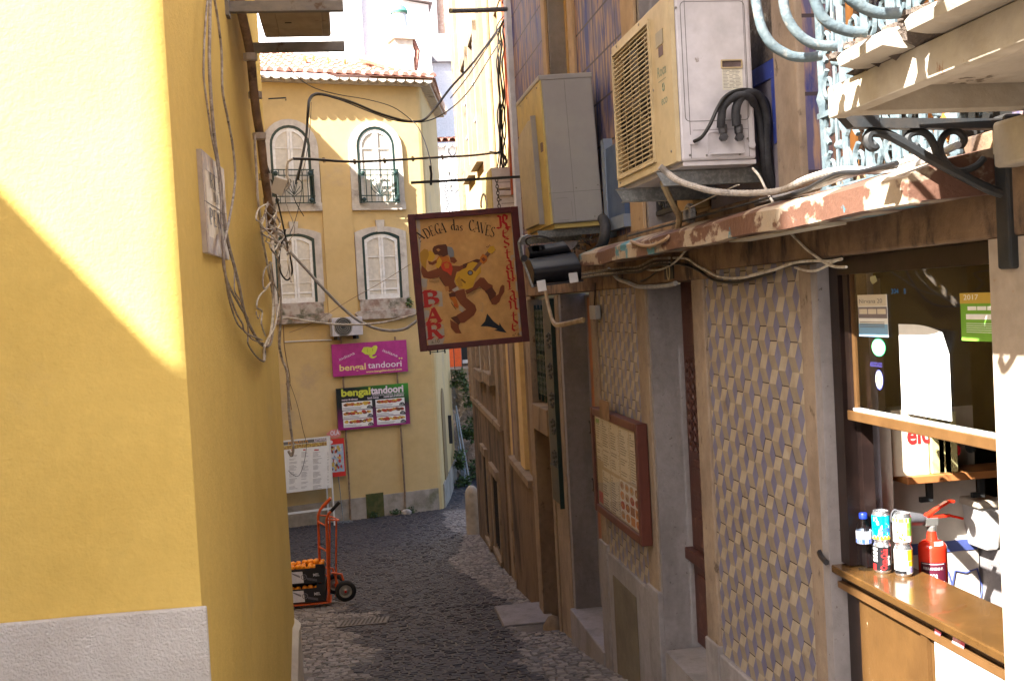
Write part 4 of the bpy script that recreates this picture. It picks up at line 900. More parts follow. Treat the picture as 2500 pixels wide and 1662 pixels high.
tag(MB().tube([FQ.at(5.05,z,.06) for z in (.2,2,4,7)], .03, 0, 8).build('drainpipe', m_beige), 'painted downpipe running up beside the red-edged window', 'drainpipe')
# cable riser on the ochre house with its scramble of black cables
rs = random.Random(9)
G = 'black cables tied in the riser on the ochre house'
for k in range(7):
    ps = []
    for q in range(11):
        y = -20+q*43; x = 1216+ (14*(k/6)) + rs.uniform(-5,5) + (y/430)*3 + (14 if y<40 else 0)
        ps.append(PY(x+ (0 if y>60 else (60-y)*.35), y, 11.7+.02*k))
    cable('cable', 'black cable strapped in the thick riser left of the tall grey air conditioner', ps, .006+.003*rs.random(), m_bcable, group=G, k=4, n=5)
cable('cable', 'thick black sleeve tying the riser to the straight overhead cable', [PY(x,y,11.65) for x,y in ((1195,372),(1212,374),(1224,372),(1236,392),(1232,405))], .015, m_bcable)
tag(MB().tube([PY(1100,27,9.5),PY(1160,26,9.9),PY(1236,23,10.3)], .022, 0, 8).build('steel_tube', m_galv), 'grey steel tube sticking out over the lane near the top', 'pipe')
# ================================================================ air conditioners on the shop house
def screws(b, F, pts, c, r=.006, m=0):
    for a,z in pts: b.lathe(F.at(a,z,c), [(r,0),(r,.002),(r*.6,.004),(0,.004)], m, 8, ax=F.n)
# large white one
A = thing('air_conditioner', 'large white air conditioner with louvres painted in yellow bounce light and thick black hoses on the blue-tiled wall', 'air conditioner', (1.52,4.7,.53))
XF, XB, Y0, Y1, Z0, Z1 = 1.352, 1.692, 4.25, 5.20, .535, 1.215
FX = Fr((XF,0,0),(0,1,0),(-1,0,0)); FSd = Fr((0,Y0,0),(1,0,0),(0,-1,0))
MB().box(FSd, XF+.02, XB, Z0, Z1, -(Y1-Y0), 0).build('casing', m_acw, A, bevel=.012)
# louvred front with the round fan behind it
fc = Y0+.60; fz = (Z0+Z1)/2; FWh = .31
b = MB()
gl0, gl1, gz0, gz1 = Y0+.295, Y1-.035, Z0+.05, Z1-.05
ring(b, FX, [(Y0,Z0),(Y1,Z0),(Y1,Z1),(Y0,Z1),(Y0,Z0)], [(gl0,gz0),(gl1,gz0),(gl1,gz1),(gl0,gz1),(gl0,gz0)], -.02, .0)
b.build('front_panel', m_acy, A)
MB().box(FX, gl0-.0, gl1, gz0, gz1, -.0195, -.019).build('fan_opening', mat('shadowy_coil',(.20,.14,.07),rough=.8), A)
MB().prism(FX, arcp(Y0+.61,(Z0+Z1)/2,.295,.295,0,350,28), -.0188,-.0186).build('fan_hole', m_dark, A)
b = MB(); 
ring(b, FX, [(gl0-.014,gz0-.014),(gl1+.012,gz0-.014),(gl1+.012,gz1+.014),(gl0-.014,gz1+.014),(gl0-.014,gz0-.014)], [(gl0,gz0),(gl1,gz0),(gl1,gz1),(gl0,gz1),(gl0,gz0)], .0, .010)
for k in range(29):
    z = gz0+.008+(gz1-gz0-.016)*k/28; b.box(FX, gl0, gl1, z-.003, z+.002, -.003, .003)
for k in range(4): a = gl0+(gl1-gl0)*(k+1)/5; b.box(FX, a-.003, a+.003, gz0, gz1, -.015, -.0125)
b.build('louvres', m_acy, A)
b = MB(); fcx = (gl0+gl1)/2
for k in range(5):
    t = k/5*6.283; P = [(fcx+r*math.cos(t+d), fz+r*math.sin(t+d)) for r,d in ((.05,0),(.27,-.1),(.28,.35),(.20,.55),(.05,.6))]; b.flat(FX, P, -.0182)
b.lathe(FX.at(fcx,fz,-.0182), [(0,0),(.06,.001),(.05,.003),(0,.004)], 0, 16, ax=FX.n)
b.build('fan', m_black, A)
b = MB(); b.box(FX, Y0+.10, Y0+.20, Z0+.50, Z0+.56, .0, .003); b.build('badge', mat('tarnished_badge',(.28,.25,.17),rough=.4,metal=.5), A)
b = MB(); b.box(FX, Y0+.11, Y0+.17, Z0+.455, Z0+.495, .0, .002); b.build('grip_slot', m_mauve, A)
m_aink = flat('faded_green_grey_ink', (.20,.24,.17), .6)
b = MB(); 
b.text(FX.sub(Y0+.20,Z0+.40,0), 'Roca', 0, 0, .055, .001, 0, maxw=.12) if False else None
FXm = Fr((XF,0,0),(0,-1,0),(-1,0,0))          # reading direction as seen from the lane
b.text(FXm, 'Roca', -(Y0+.205), Z0+.375, .062, .0012, 0, maxw=.125, bold=.001); b.box(FX, Y0+.085, Y0+.195, Z0+.355, Z0+.358, .0005, .0012)
b.text(FXm, 'eco', -(Y0+.165), Z0+.255, .052, .0012, 0, maxw=.085, bold=.001)
b.tube([FX.at(Y0+.125+.014*math.cos(k), Z0+.325+.016*math.sin(k), .001) for k in range(7)], .003, 0, 5)
b.build('lettering', m_aink, A)
b = MB(); screws(b, FX, [(Y0+.06,Z0+.05),(Y0+.02,Z1-.02),(Y1-.05,Z0+.02),(Y0+.27,Z0+.34),(Y1-.1,Z1-.015),(Y1-.5,Z1-.015)], 0); b.build('screws', m_graysteel, A)
# side seen from the camera: recessed cover line, label, handle, valves
def sl(x, y): return FSd.q('b1', x, y, 0)
def rrect(a0,a1,z0,z1,r,n=4):
    P = []
    for cx,cy,s0_ in ((a1-r,z1-r,0),(a0+r,z1-r,90),(a0+r,z0+r,180),(a1-r,z0+r,270)): P += arcp(cx,cy,r,r,s0_,s0_+90,n)
    return P
(a0,z1),(a1,z0) = sl(1440,50), sl(1975,920)
P1 = rrect(a0,a1,z0,z1+.02,.02); P2 = rrect(a0+.003,a1-.003,z0+.003,z1+.017,.018)
b = MB(); ring(b, FSd, P1+[P1[0]], P2+[P2[0]], .0002, .001); b.box(FSd, XF+.062, XF+.0645, Z0+.01, Z1-.01, .0002, .001); b.box(FSd, XB-.032, XB-.030, Z0+.01, Z1-.01, .0002, .001)
b.box(FSd, XF+.075, XB-.03, sl(1510,1000)[1]-.001, sl(1510,1000)[1]+.0008, .0002,.001)
b.build('panel_seam', m_ink, A)
(h0,h3),(h1,h2) = sl(1752,460), sl(1920,524)
b = MB(); ring(b, FSd, rrect(h0,h1,h2,h3,.004)+[rrect(h0,h1,h2,h3,.004)[0]], rrect(h0+.005,h1-.005,h2+.005,h3-.005,.002)+[rrect(h0+.005,h1-.005,h2+.005,h3-.005,.002)[0]], 0, .006); b.build('handle', m_acy, A)
MB().box(FSd, h0+.006, h1-.006, h2+.006, h3-.006, .0005, .0015).build('handle_recess', m_mauve, A)
(l0,l3),(l1,l2) = sl(1762,530), sl(1925,688)
MB().box(FSd, l0, l1, l2, l3, .0005, .0018).build('rating_label', mat('label_paper',(.58,.55,.46),rough=.6), A)
b = MB()
for k in range(13):
    z = l3-.006-(l3-l2-.01)*k/13; n_ = 3 if k%3 else 2
    for q in range(n_):
        x0 = l0+.004+(l1-l0-.008)*q/n_; b.box(FSd, x0, x0+(l1-l0)/n_*rs.uniform(.45,.85), z-.0012, z+.0004, .0018, .0022)
b.build('label_print', m_ink, A)
# valve plate, valves, cable gland
(v0,v3),(v1,v2) = sl(1650,1010), sl(1945,1180)
b = MB(); ring(b, FSd, rrect(v0,v1,v2,v3,.012)+[rrect(v0,v1,v2,v3,.012)[0]], rrect(v0+.004,v1-.004,v2+.004,v3-.004,.009)+[rrect(v0+.004,v1-.004,v2+.004,v3-.004,.009)[0]], 0, .004)
b.box(FSd, v0+.01, v1-.01, v2+.002, v2+.006, .0, .012); b.build('valve_plate', m_acw, A)
for x in (1760,1880):
    va, vz = sl(x,1060); b = MB()
    b.lathe(FSd.at(va,vz+.045,.022), [(0,-.06),(.010,-.06),(.013,-.05),(.013,-.03),(.018,-.028),(.020,-.01),(.018,.005),(.012,.008),(.012,.03),(.015,.032),(.015,.045),(0,.046)][::1], 0, 8)
    b.lathe(FSd.at(va,vz,.0), [(.012,0),(.012,.03),(.016,.031),(.016,.04),(0,.041)], 0, 6, ax=FSd.n)
    b.build('valve', mat('dull_brass_valve',(.10,.10,.11),rough=.4,metal=.7), A)
a_,z_ = sl(1990,1110); MB().lathe(FSd.at(a_,z_,0), [(.015,0),(.015,.008),(0,.009)], 0, 14, ax=FSd.n).build('plug', m_acw, A); b = MB(); a_,z_ = sl(1545,1070); b.box(FSd, a_-.015, a_+.018, z_-.02, z_+.018, 0, .008); b.build('gland', m_acw, A)
b = MB(); screws(b, FSd, [sl(*p) for p in ((1520,1190),(1648,1190),(1900,1180),(1960,1062),(1410,60))], 0, .005); b.build('screws', m_graysteel, A)
b = MB(); b.box(FSd, XF+.03, XB, Z0-.018, Z0-.001, -(Y1-Y0)+.01, -.01); b.build('base_pan', m_acw, A)
m_ins = mat('black_foam_insulation', (.022,.023,.028), (.04,.04,.045), sc_=20, rough=.7, bump=.3)
def hose(pts, r, m=m_ins, nm='hose', par=A): MB().tube(curve(pts,6), r, 0, 10).build(nm, m, par, smooth=True)
def side(x, y, c): return FSd.at(*FSd.q('b1',x,y,c), c)
hose([side(1755,980,.03), side(1760,900,.035), side(1775,820,.04), side(1830,760,.05), side(1900,730,.05), side(1980,750,.03), side(2020,830,-.02), side(2050,920,-.04), side(2065,1050,-.05), side(2080,1200,-.06), side(2100,1340,-.08), side(2150,1450,-.1)], .0165)
hose([side(1875,965,.03), side(1870,870,.035), side(1885,790,.04), side(1930,730,.04), side(2000,715,.02), side(2060,760,-.01), side(2095,850,-.03), side(2110,960,-.04), side(2105,1080,-.05), side(2115,1250,-.06), side(2150,1400,-.08), side(2200,1480,-.1)], .0185)
hose([side(1550,1085,.01), side(1610,1050,.04), side(1670,960,.05), side(1730,830,.055), side(1790,740,.06), side(1880,695,.05), side(1980,690,.03), side(2060,720,.0), side(2120,800,-.03), side(2130,950,-.04), side(2125,1150,-.05), side(2150,1330,-.07)], .0075, m_bcable, 'power_cable')
hose([side(1560,1075,.012), side(1620,1035,.045), side(1680,945,.055), side(1740,815,.058), side(1800,725,.06)], .005, m_bcable, 'power_cable')
# its brackets
K = thing('ac_bracket', 'pair of galvanised channels carrying the large white air conditioner', 'bracket', (1.6,4.7,.5))
for y0 in (Y0+.12, Y1-.16):
    F2 = Fr((0,y0,0),(1,0,0),(0,-1,0)); b = MB()
    b.prism(F2, [(1.30,.508),(1.33,.455),(1.82,.455),(1.82,.512)], -.003, .0).box(F2, 1.305, 1.82, .5125, .516, -.04, .0).box(F2, 1.33, 1.82, .452, .4548, -.04, .0)
    b.build('channel', m_galv, K)
# ribbed drain hoses
m_rib = mat('ribbed_hose', (.36,.32,.28), (.22,.20,.18), sc_=14, rough=.7, bump=.1)
def ribbed(name, label, pts, r, m=m_rib):
    P = curve(pts, 14); b = MB(); i0 = 0; n = 10; L_ = 0
    b.tube(P, r, 0, n)
    N_ = len(P)
    for k in range(N_):
        c_ = P[k]
        if k % 2: 
            for j in range(n): v = b.v[k*n+j]; b.v[k*n+j] = c_+(v-c_)*.88
    o = b.build(name, m, smooth=False); tag(o, label, 'hose'); return o
ribbed('drain_hose', 'grimy ribbed white hose running along the top of the peeling canopy', [PY(*Q('b1',1290,1275),4.1), PY(*Q('b1',1340,1320),4.1), PY(*Q('b1',1430,1385),4.05), PY(*Q('b1',1560,1430),4.0), PY(*Q('b1',1700,1465),3.95), PY(*Q('b1',1900,1480),3.9), PY(*Q('b1',2090,1475),3.8), PX(*Q('b4',380,110),1.58), PX(*Q('b2',560,1460),1.58), PX(*Q('b2',760,1400),1.59), PX(*Q('b2',900,1385),1.60), PX(*Q('b2',1150,1385),1.62), PX(*Q('b2',1400,1310),1.64), PX(*Q('b2',1600,1230),1.66)], .013)
cable('cable','fat grey cable lying on the canopy beside the ribbed hose', [PX(*Q('b4',190,200),1.63), PX(*Q('b4',420,150),1.62), PX(*Q('b4',620,90),1.6), PX(*Q('b2',900,1430),1.58), PX(*Q('b2',1060,1390),1.58), PX(*Q('b2',1280,1385),1.59), PX(*Q('b2',1450,1340),1.6), PX(*Q('b2',1650,1250),1.62), PX(*Q('b2',1800,1180),1.62)], .010, m_gcable)
cable('cable','black cable under the fat grey one on the canopy', [PX(*Q('b4',150,230),1.66), PX(*Q('b4',400,170),1.6), PX(*Q('b4',560,110),1.58), PX(*Q('b2',800,1420),1.57), PX(*Q('b2',1000,1400),1.57), PX(*Q('b2',1300,1330),1.58)], .008, m_bcable)
cable('hose','stained stiff hose dropping from the white air conditioner onto the canopy', [PX(*Q('b3',1395,-20),1.42), PX(*Q('b3',1430,70),1.45), PX(*Q('b3',1490,190),1.5), PX(*Q('b3',1530,270),1.55), PX(*Q('b3',1520,350),1.56)], .015, mat('stained_hose',(.38,.30,.18),(.20,.14,.08),sc_=14,rough=.7), 'hose')
cable('hose','brown hose sagging over the front edge of the canopy', [PX(*Q('b3',1525,300),1.6), PX(*Q('b3',1500,370),1.55), PX(*Q('b3',1430,440),1.49), PX(*Q('b3',1340,490),1.485), PX(*Q('b3',1240,500),1.485), PX(*Q('b3',1140,465),1.50)], .0095, mat('brown_hose',(.32,.21,.12),(.22,.14,.08),sc_=14,rough=.5), 'hose')
cable('cable','pale string tied across under the white air conditioner', [PX(*Q('b3',1530,230),1.6), PX(*Q('b3',1700,150),1.6), PX(*Q('b3',1950,30),1.6), PX(*Q('b1',1895,1415),1.55)], .003, m_wcable)
cable('cable','thin pale cable from the black hoses down to the canopy', [PX(*Q('b1',2000,1290),1.6), PX(*Q('b1',2050,1350),1.6), PX(*Q('b1',2100,1450),1.6), PX(*Q('b4',290,215),1.6)], .005, m_wcable)
# coiled hose on its box
t = thing('hose_coil', 'ribbed grey hose coiled against an ochre box behind the canopy', 'hose', FR.at(5.3,.45))
b = MB(); cp = PX(*Q('b3',1625,235),1.62)
Fc_ = Fr(cp,(0,-1,0),(-1,0,0))
for q in range(2): 
    b.tube([Fc_.at(.045*math.cos(k/14*6.283), .036*math.sin(k/14*6.283), .012*q+.003*math.sin(k)) for k in range(15)], .011, 0, 8)
b.build('coil', m_gcable, t, smooth=True)
MB().box(FR, 5.12, 5.36, .42, .66, -.1, .10).build('box', mat('ochre_box',(.40,.27,.13),rough=.8), t)
# tall grey one, hung a little crooked
A = thing('air_conditioner', 'tall grey air conditioner with a front painted in yellow bounce light, hung crooked beside the floodlight', 'air conditioner', (1.55,7.6,.5))
XF, XB, Y0, Y1, Z0, Z1 = 1.375, 1.735, 7.18, 8.16, .51, 1.50
tr = math.radians(-2.0)
Fside = Fr((XF,Y0,Z0),(math.cos(tr),0,-math.sin(tr)),(0,-1,0),(math.sin(tr),0,math.cos(tr)))
W_, H_, D_ = XB-XF, Z1-Z0, Y1-Y0
Fside = Fr(PY(*Q('b3',490,325),Y0), Fside.u, Fside.n, Fside.w)
MB().box(Fside, .012, W_, 0, H_, -D_, 0).build('casing', m_acg, A, bevel=.01)
MB().box(Fside, -.004, W_+.004, H_-.03, H_+.004, -D_-.004, .004).build('lid', m_acg, A, bevel=.004)
Ffr = Fr(Fside.at(0,0,0), (0,1,0), -Fside.u, Fside.w)
MB().box(Ffr, .0, D_, 0, H_-.03, -.011, 0).build('front_panel', m_acgy, A)
MB().prism(Ffr, [(.26,.03),(.92,.03),(.92,.62),(.80,.72),(.40,.76),(.26,.74)], .0, .03).build('fan_cover', mat('dull_beige_cover',(.40,.36,.27),(.34,.31,.25),sc_=4,rough=.5), A, bevel=.006)
MB().box(Ffr, .245, .262, .02, .77, .0, .036).build('cover_edge', m_acg, A)
b = MB().box(Ffr, .07, .14, .50, .56, .0, .004); b.build('badge', m_mauve, A)
b = MB(); b.box(Fside, .168, .1705, .0, H_-.035, .0, .001); b.box(Fside, .0, W_, .205, .2075, .0, .001)
b.prism(Fside, rrect(.02,.15,.02,.17,.03), .0002, .0006); b.build('panel_seam', m_ink, A)
b = MB(); b.box(Fside, .022, .148, .022, .168, .0007, .0012); b.build('lower_cover', m_acg, A); 
b = MB(); screws(b, Fside, [(.19,.23),(.30,.03),(.34,.24)], 0, .006); screws(b, Ffr, [(.1,H_-.06),(.5,H_-.05),(.8,H_-.05),(.28,.7),(.28,.4),(.28,.1)], .002, .008); b.build('screws', m_graysteel, A)
MB().box(Fside, .02, W_-.01, -.03, -.002, -D_+.02, -.02).build('base_pan', m_acgy, A)
K = thing('ac_bracket', 'grey angle rails under the tall grey air conditioner', 'bracket', (1.6,7.6,.45))
for y_, nm in ((7.25,'channel'),(8.0,'channel')):
    p = PY(*Q('b3',375,385),7.25); F2 = Fr((p.x,y_,p.z),(math.cos(tr),0,-math.sin(tr)),(0,-1,0),(math.sin(tr),0,math.cos(tr)))
    MB().box(F2, .0, .52, -.045, .0, -.003, .0).box(F2, .0, .52, .001, .004, -.04, 0).build(nm, m_galv, K)
b = MB().tube(curve([PX(*Q('b3',905,280),1.7), PX(*Q('b3',925,330),1.68), PX(*Q('b3',920,430),1.66), PX(*Q('b3',890,510),1.66), PX(*Q('b3',830,570),1.68), PX(*Q('b3',740,600),1.72)],6), .035, 0, 10); tag(b.build('hose_bundle', m_ins, smooth=True), 'thick black hose bundle curling under the tall grey air conditioner', 'hose')
rs = random.Random(21)
for k in range(6):
    x, y = 680+rs.uniform(0,60), 440+rs.uniform(0,90); ps = []
    for q in range(6): ps.append(PX(*Q('b3',x,y),1.55+.02*q)); x += rs.uniform(-30,60); y += rs.uniform(-35,40)
    cable('cable', 'curly black wire in the clump behind the floodlight', ps, .0045, m_bcable, group='wires clumped behind the floodlight', k=4, n=5)
# small white one half hidden by the restaurant sign
A = thing('air_conditioner', 'white air conditioner seen side on, half hidden behind the restaurant sign', 'air conditioner', (1.85,12.2,.8))
YA = 12.0; F2 = Fr((0,YA,0),(1,0,0),(0,-1,0))
(a0,z1) = F2.q('c4',1370,300); (a1,_) = F2.q('c4',2030,280); z0_ = z1-.80
MB().box(F2, a0, a1, z0_, z1, -.82, 0).build('casing', m_acw, A, bevel=.008)
MB().box(Fr((a0,0,0),(0,1,0),(-1,0,0)), YA+.005, YA+.815, z0_+.01, z1-.01, .0, .012).build('front_panel', m_acgy, A)
MB().box(F2, a0-.003, a1+.003, z1-.03, z1+.003, -.822, .003).build('lid', m_acw, A)
b = MB(); x0, x1 = a0+.03, a1-.03
for (u0,u1) in ((.06,.10),(.17,.23),(.26,.31)): b.box(F2, x0+.02, x1, z1-u1, z1-u0, .001, .012)
b.build('vent_ribs', m_acw, A, bevel=.004)
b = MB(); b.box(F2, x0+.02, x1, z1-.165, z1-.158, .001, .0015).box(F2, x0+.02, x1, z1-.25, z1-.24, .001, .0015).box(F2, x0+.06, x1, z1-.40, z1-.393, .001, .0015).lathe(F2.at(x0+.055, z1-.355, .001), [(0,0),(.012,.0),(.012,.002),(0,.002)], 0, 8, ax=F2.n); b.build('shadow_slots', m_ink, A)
cable('hose','white hose looping out of the wall just above the restaurant sign', [PY(*Q('c4',x,y),11.9) for x,y in ((1130,1260),(1120,1150),(1140,1000),(1175,920),(1210,960),(1240,1060),(1270,1260))], .012, m_wcable, 'hose')
# ================================================================ floodlight
FLD = thing('floodlight', 'black floodlight with cooling fins, hung face down under the grey air conditioner', 'floodlight', PY(*Q('c8',520,500),6.9))
YF = 6.85
def fp(x,y,Y=YF): return PY(*Q('c8',x,y),Y)
# body: curved half-cylinder reflector housing, its axis runs left-right
L_, Rr = fp(215,370), fp(790,290); axis = (Rr-L_)
b = MB(); n = 10
pl_ = [fp(215,370), fp(270,710)]; 
def half(b, pL0, pL1, pR0, pR1, bulge, dpt):
    N_ = 12; I = []
    for k in range(N_+1):
        t = k/N_; c_ = math.sin(math.pi*t)
        for P0, P1 in ((pL0,pL1),(pR0,pR1)):
            p = P0.lerp(P1,t) + V((0,-bulge*c_,0)); I.append(len(b.v)); b.v.append(p)
    for k in range(N_): b.f.append((2*k,2*k+1,2*k+3,2*k+2)); b.m.append(0)
    j = len(b.v)
    for i in (0,1,2*N_,2*N_+1): b.v.append(b.v[i]+V((0,dpt,0)))
    b.f += [tuple(range(0,2*N_+2,2))+(j+2,j), tuple(range(1,2*N_+2,2))+(j+3,j+1), (0,1,j+1,j),(2*N_,2*N_+1,j+3,j+2),(j,j+1,j+3,j+2)]; b.m += [0]*5
half(b, fp(215,372), fp(275,705), fp(790,288), fp(885,640), .09, .16)
b.build('housing', m_black, FLD, smooth=True, bevel=.003)
b = MB(); half(b, fp(205,225,YF+.05), fp(215,370,YF+.05), fp(650,150,YF+.05), fp(760,290,YF+.05), .03, .12); b.build('ballast_box', m_black, FLD, smooth=True)
b = MB()
for k in range(6): x = 245+k*24; b.bar(fp(x,212,YF), fp(x+22,282,YF), .006, .05)
b.build('fins', m_black, FLD)
b = MB(); b.bar(fp(262,728), fp(890,652), .10, .012); b.build('glass_rim', m_black, FLD)
b = MB(); g_ = [fp(200,75,YF+.02), fp(120,110,YF), fp(92,170,YF-.01), fp(125,370,YF-.02), fp(200,560,YF-.02), fp(262,735,YF-.02)]
for p,q in zip(g_, g_[1:]): b.bar(p,q,.022,.012)
b.build('yoke', m_galv, FLD)
b = MB().lathe(fp(150,370,YF-.03), [(0,-.02),(.022,-.02),(.022,.02),(0,.02)], 0, 12, ax=(0,1,0)); b.build('knob', m_black, FLD)
for x,y in ((375,720),(780,610)):
    p = fp(x,y,YF-.05); F3 = Fr(p,(1,0,.12),(0,-1,0),(-.12,0,1)); MB().box(F3,-.028,.028,-.035,.035,0,.018).build('clip', mat('steel_clip',(.62,.62,.64),rough=.35,metal=.4), FLD, bevel=.003)
cable('cable','black lead looping over the floodlight', [fp(x,y,YF+.03) for x,y in ((235,210),(190,185),(180,130),(250,90),(350,85),(450,105),(550,155))], .006, m_bcable)
# ================================================================ wiring under the canopy
def onR(z, pts, c=.05): return [FR.at(*FR.q(z,x,y,c),c) for x,y in pts]
cable('cable','grey plastic pipe elbowing from the canopy to the top of the granite door jamb', onR('b3', ((955,690),(990,725),(1040,775),(1110,800),(1180,830),(1240,835),(1340,832),(1440,822),(1500,805)), .06), .013, m_gcable, 'pipe')
cable('cable','twisted white and black cable looping above the near cube-tile panel', onR('b3', ((1480,600),(1560,600),(1620,620),(1680,665),(1750,700),(1830,745),(1950,765),(2080,755),(2220,720),(2320,690)), .05)+onR('b4',((100,810),(200,790),(320,755),(390,730),(500,700),(640,690),(760,690),(850,675)),.05), .006, m_wcable)
cable('cable','black cable sagging just below the twisted pair above the cube tiles', onR('b3', ((1400,655),(1520,650),(1640,680),(1700,710),(1760,755),(1860,790),(2000,795),(2150,760),(2300,715)), .045)+onR('b4',((100,835),(230,790),(400,730),(600,705),(850,665)),.045), .007, m_bcable)
cable('cable','stiff white cable slanting from the canopy across the lintel to the window frame', onR('b4', ((420,450),(480,510),(560,590),(650,660),(730,715),(800,738),(888,740)), .055), .0055, m_wcable)
cable('cable','ochre cable draped under the lintel at the top of the near panel', onR('b4', ((470,745),(560,770),(640,770),(720,735),(800,690),(845,678)), .05), .005, m_wcable)
cable('cable','tan cable slanting down behind the number plate', onR('b3', ((1580,540),(1530,600),(1470,650),(1390,690),(1310,700),(1250,690)), .06), .006, m_wcable)
cable('cable','black wire swooping left of the number plate', onR('b3', ((1490,620),(1430,660),(1360,700),(1280,760),(1215,790)), .05), .0045, m_bcable)
for k,(y0_,y1_) in enumerate(((700,600),(715,625),(730,640),(742,650))):
    cable('cable','dark wire in the bundle running under the far half of the canopy', onR('b3', ((735,y0_+25),(850,y0_+5),(960,y0_-5),(1080,y0_-20),(1200,y0_-30),(1320,y1_+10),(1450,y1_)), .07+.01*k), .007, m_bcable if k%2 else m_pipe, group='dark wires under the far half of the canopy')
G = 'ochre hoses running down beside the far door'
for k in (0,1):
    cable('hose','ochre hose curving down from the floodlight and along above the orange door', [FR.at(*FR.q('b3',x,y+k*14,.08),.08) for x,y in ((440,860),(455,950),(480,1050),(500,1110),(530,1140),(590,1135),(680,1115),(750,1100))], .016-.003*k, mat('ochre_hose%s'%('_worn' if k else ''),(.40,.31,.19),(.30,.22,.13),sc_=8,rough=.6), 'hose', G)
t = thing('switch_box', 'small grey switch box hanging from a black wire beside the far cube-tile panel', 'switch box', FR.at(*FR.q('c8',1040,1070,.04)))
(a1,z1),(a0,z0) = FR.q('c8',1000,990,.05), FR.q('c8',1083,1148,.05)
MB().box(FR,a0,a1,z0,z1+.01,.0205,.06).build('case', flat('grey_plastic',(.30,.30,.31),.5), t, bevel=.004)
MB().tube(onR('c8',((1062,680),(1060,800),(1055,900),(1050,990)),.035), .005, 0, 6).build('lead', m_bcable, t)
# ================================================================ glazed menu case
mc = thing('menu_case', 'red-brown wooden menu case with printed sheets, hinged out beside the far cube-tile panel', 'menu board', FR.at(7.07,-1.54))
XM = .08; a0,a1,z0,z1 = 6.44, 7.72, -1.535, -.78
Fm = Fr((1.72,0,0),(0,1,0),(-1,0,0)); Fmm = Fr((1.72,0,0),(0,-1,0),(-1,0,0))
MB().box(Fm, a0+.02, a1-.02, z0+.02, z1-.02, -.05, -.012).build('back', mat('cream_backing',(.44,.35,.24),(.38,.30,.20),sc_=4,rough=.7), mc)
b = MB(); t_ = .055
b.box(Fm, a0, a0+t_, z0, z1, -.06, .012).box(Fm, a1-t_, a1, z0, z1, -.06, .012).box(Fm, a0+t_, a1-t_, z0, z0+t_, -.06, .010).box(Fm, a0+t_, a1-t_, z1-t_, z1, -.06, .010)
b.build('frame', m_wood, mc, bevel=.006)
MB().prism(Fm, rrect(7.10,7.36,z1-.05,z1+.085,.02), .0125, .022).build('tab', mat('worn_wood_tab',(.22,.12,.06),(.14,.08,.04),sc_=9,rough=.6), mc, bevel=.003)
ia0, ia1, iz0, iz1 = a0+t_, a1-t_, z0+t_, z1-t_
def uu(u): return ia1-(ia1-ia0)*u
m_cream = flat('menu_paper', (.62,.55,.43), .6)
pr = MB(); bl = MB(); n_ = 0
for (u0,u1,v0,v1) in ((.02,.17,.51,.99),(.18,.37,.46,.99),(.38,.58,.46,.98),(.60,.80,.46,.97),(.82,.99,.46,.97),(.14,.33,.02,.42),(.35,.54,.02,.42)):
    A0, A1, B0, B1 = uu(u1), uu(u0), iz0+(iz1-iz0)*v0, iz0+(iz1-iz0)*v1
    pr.box(Fm, A0, A1, B0, B1, -.011, -.0095)
    n_ = int((B1-B0)/.017)
    for k in range(n_):
        if k in (0,1): bl.box(Fm, A1-.05, A1-.02, B1-.024-k*.017, B1-.015-k*.017, -.0094,-.009); continue
        if rs.random() < .12: continue
        e = rs.uniform(.45,.85); bl.box(Fm, A1-.012-(A1-A0-.03)*e, A1-.012, B1-.020-k*.017, B1-.0135-k*.017, -.0094, -.009)
        bl.box(Fm, A0+.008, A0+.022, B1-.020-k*.017, B1-.0135-k*.017, -.0094, -.009)
pr.build('sheets', m_cream, mc); bl.build('print', m_ink, mc)
A0, A1, B0, B1 = uu(.985), uu(.56), iz0+(iz1-iz0)*.02, iz0+(iz1-iz0)*.43
MB().box(Fm, A0, A1, B0, B1, -.011, -.0092).build('dish_sheet', flat('dish_paper',(.66,.62,.56)), mc)
ml = [flat('dish_brown',(.30,.12,.05)), flat('dish_orange',(.55,.22,.05)), flat('dish_red',(.42,.06,.03)), flat('dish_tan',(.42,.28,.16))]
b = MB()
for i in range(4):
    for j in range(4):
        ca_, cb_ = A1-(A1-A0)*(i+.5)/4, B1-(B1-B0)*(j+.5)/4; w2, h2 = (A1-A0)*.105, (B1-B0)*.105
        P = arcp(ca_,cb_,w2,h2,0,330,11) if (i<2 or j==0 or rs.random()<.4) else [(ca_-w2,cb_-h2),(ca_+w2,cb_-h2),(ca_+w2,cb_+h2),(ca_-w2,cb_+h2)]
        b.flat(Fm, P, -.0088, rs.randrange(4)); b.flat(Fm, arcp(ca_+rs.uniform(-.3,.3)*w2, cb_+rs.uniform(-.3,.3)*h2, w2*.5, h2*.5, 0, 330, 7), -.0086, rs.randrange(4))
b.build('dishes', ml, mc)
b = MB(); b.box(Fm, uu(.12), uu(.02), iz0+.02, iz0+.10, -.011, -.009); b.build('red_sticker', m_red, mc)
b = MB(); b.text(Fmm, 'Ementa', -uu(.03), iz0+.20, .05, -.0088, 0, rot=math.radians(90)); b.build('title', m_ink, mc)
b = MB(); b.box(Fm, uu(.12), uu(.03), iz1-.05, iz1-.02, -.0090, -.0086); b.build('green_flag', flat('flag_green',(.10,.30,.08)), mc)
MB().box(Fm, ia0, ia1, iz0, iz1, .0, .003).build('glass', glassmat('thin_case_glass',(.97,.97,.97),1.22), mc)
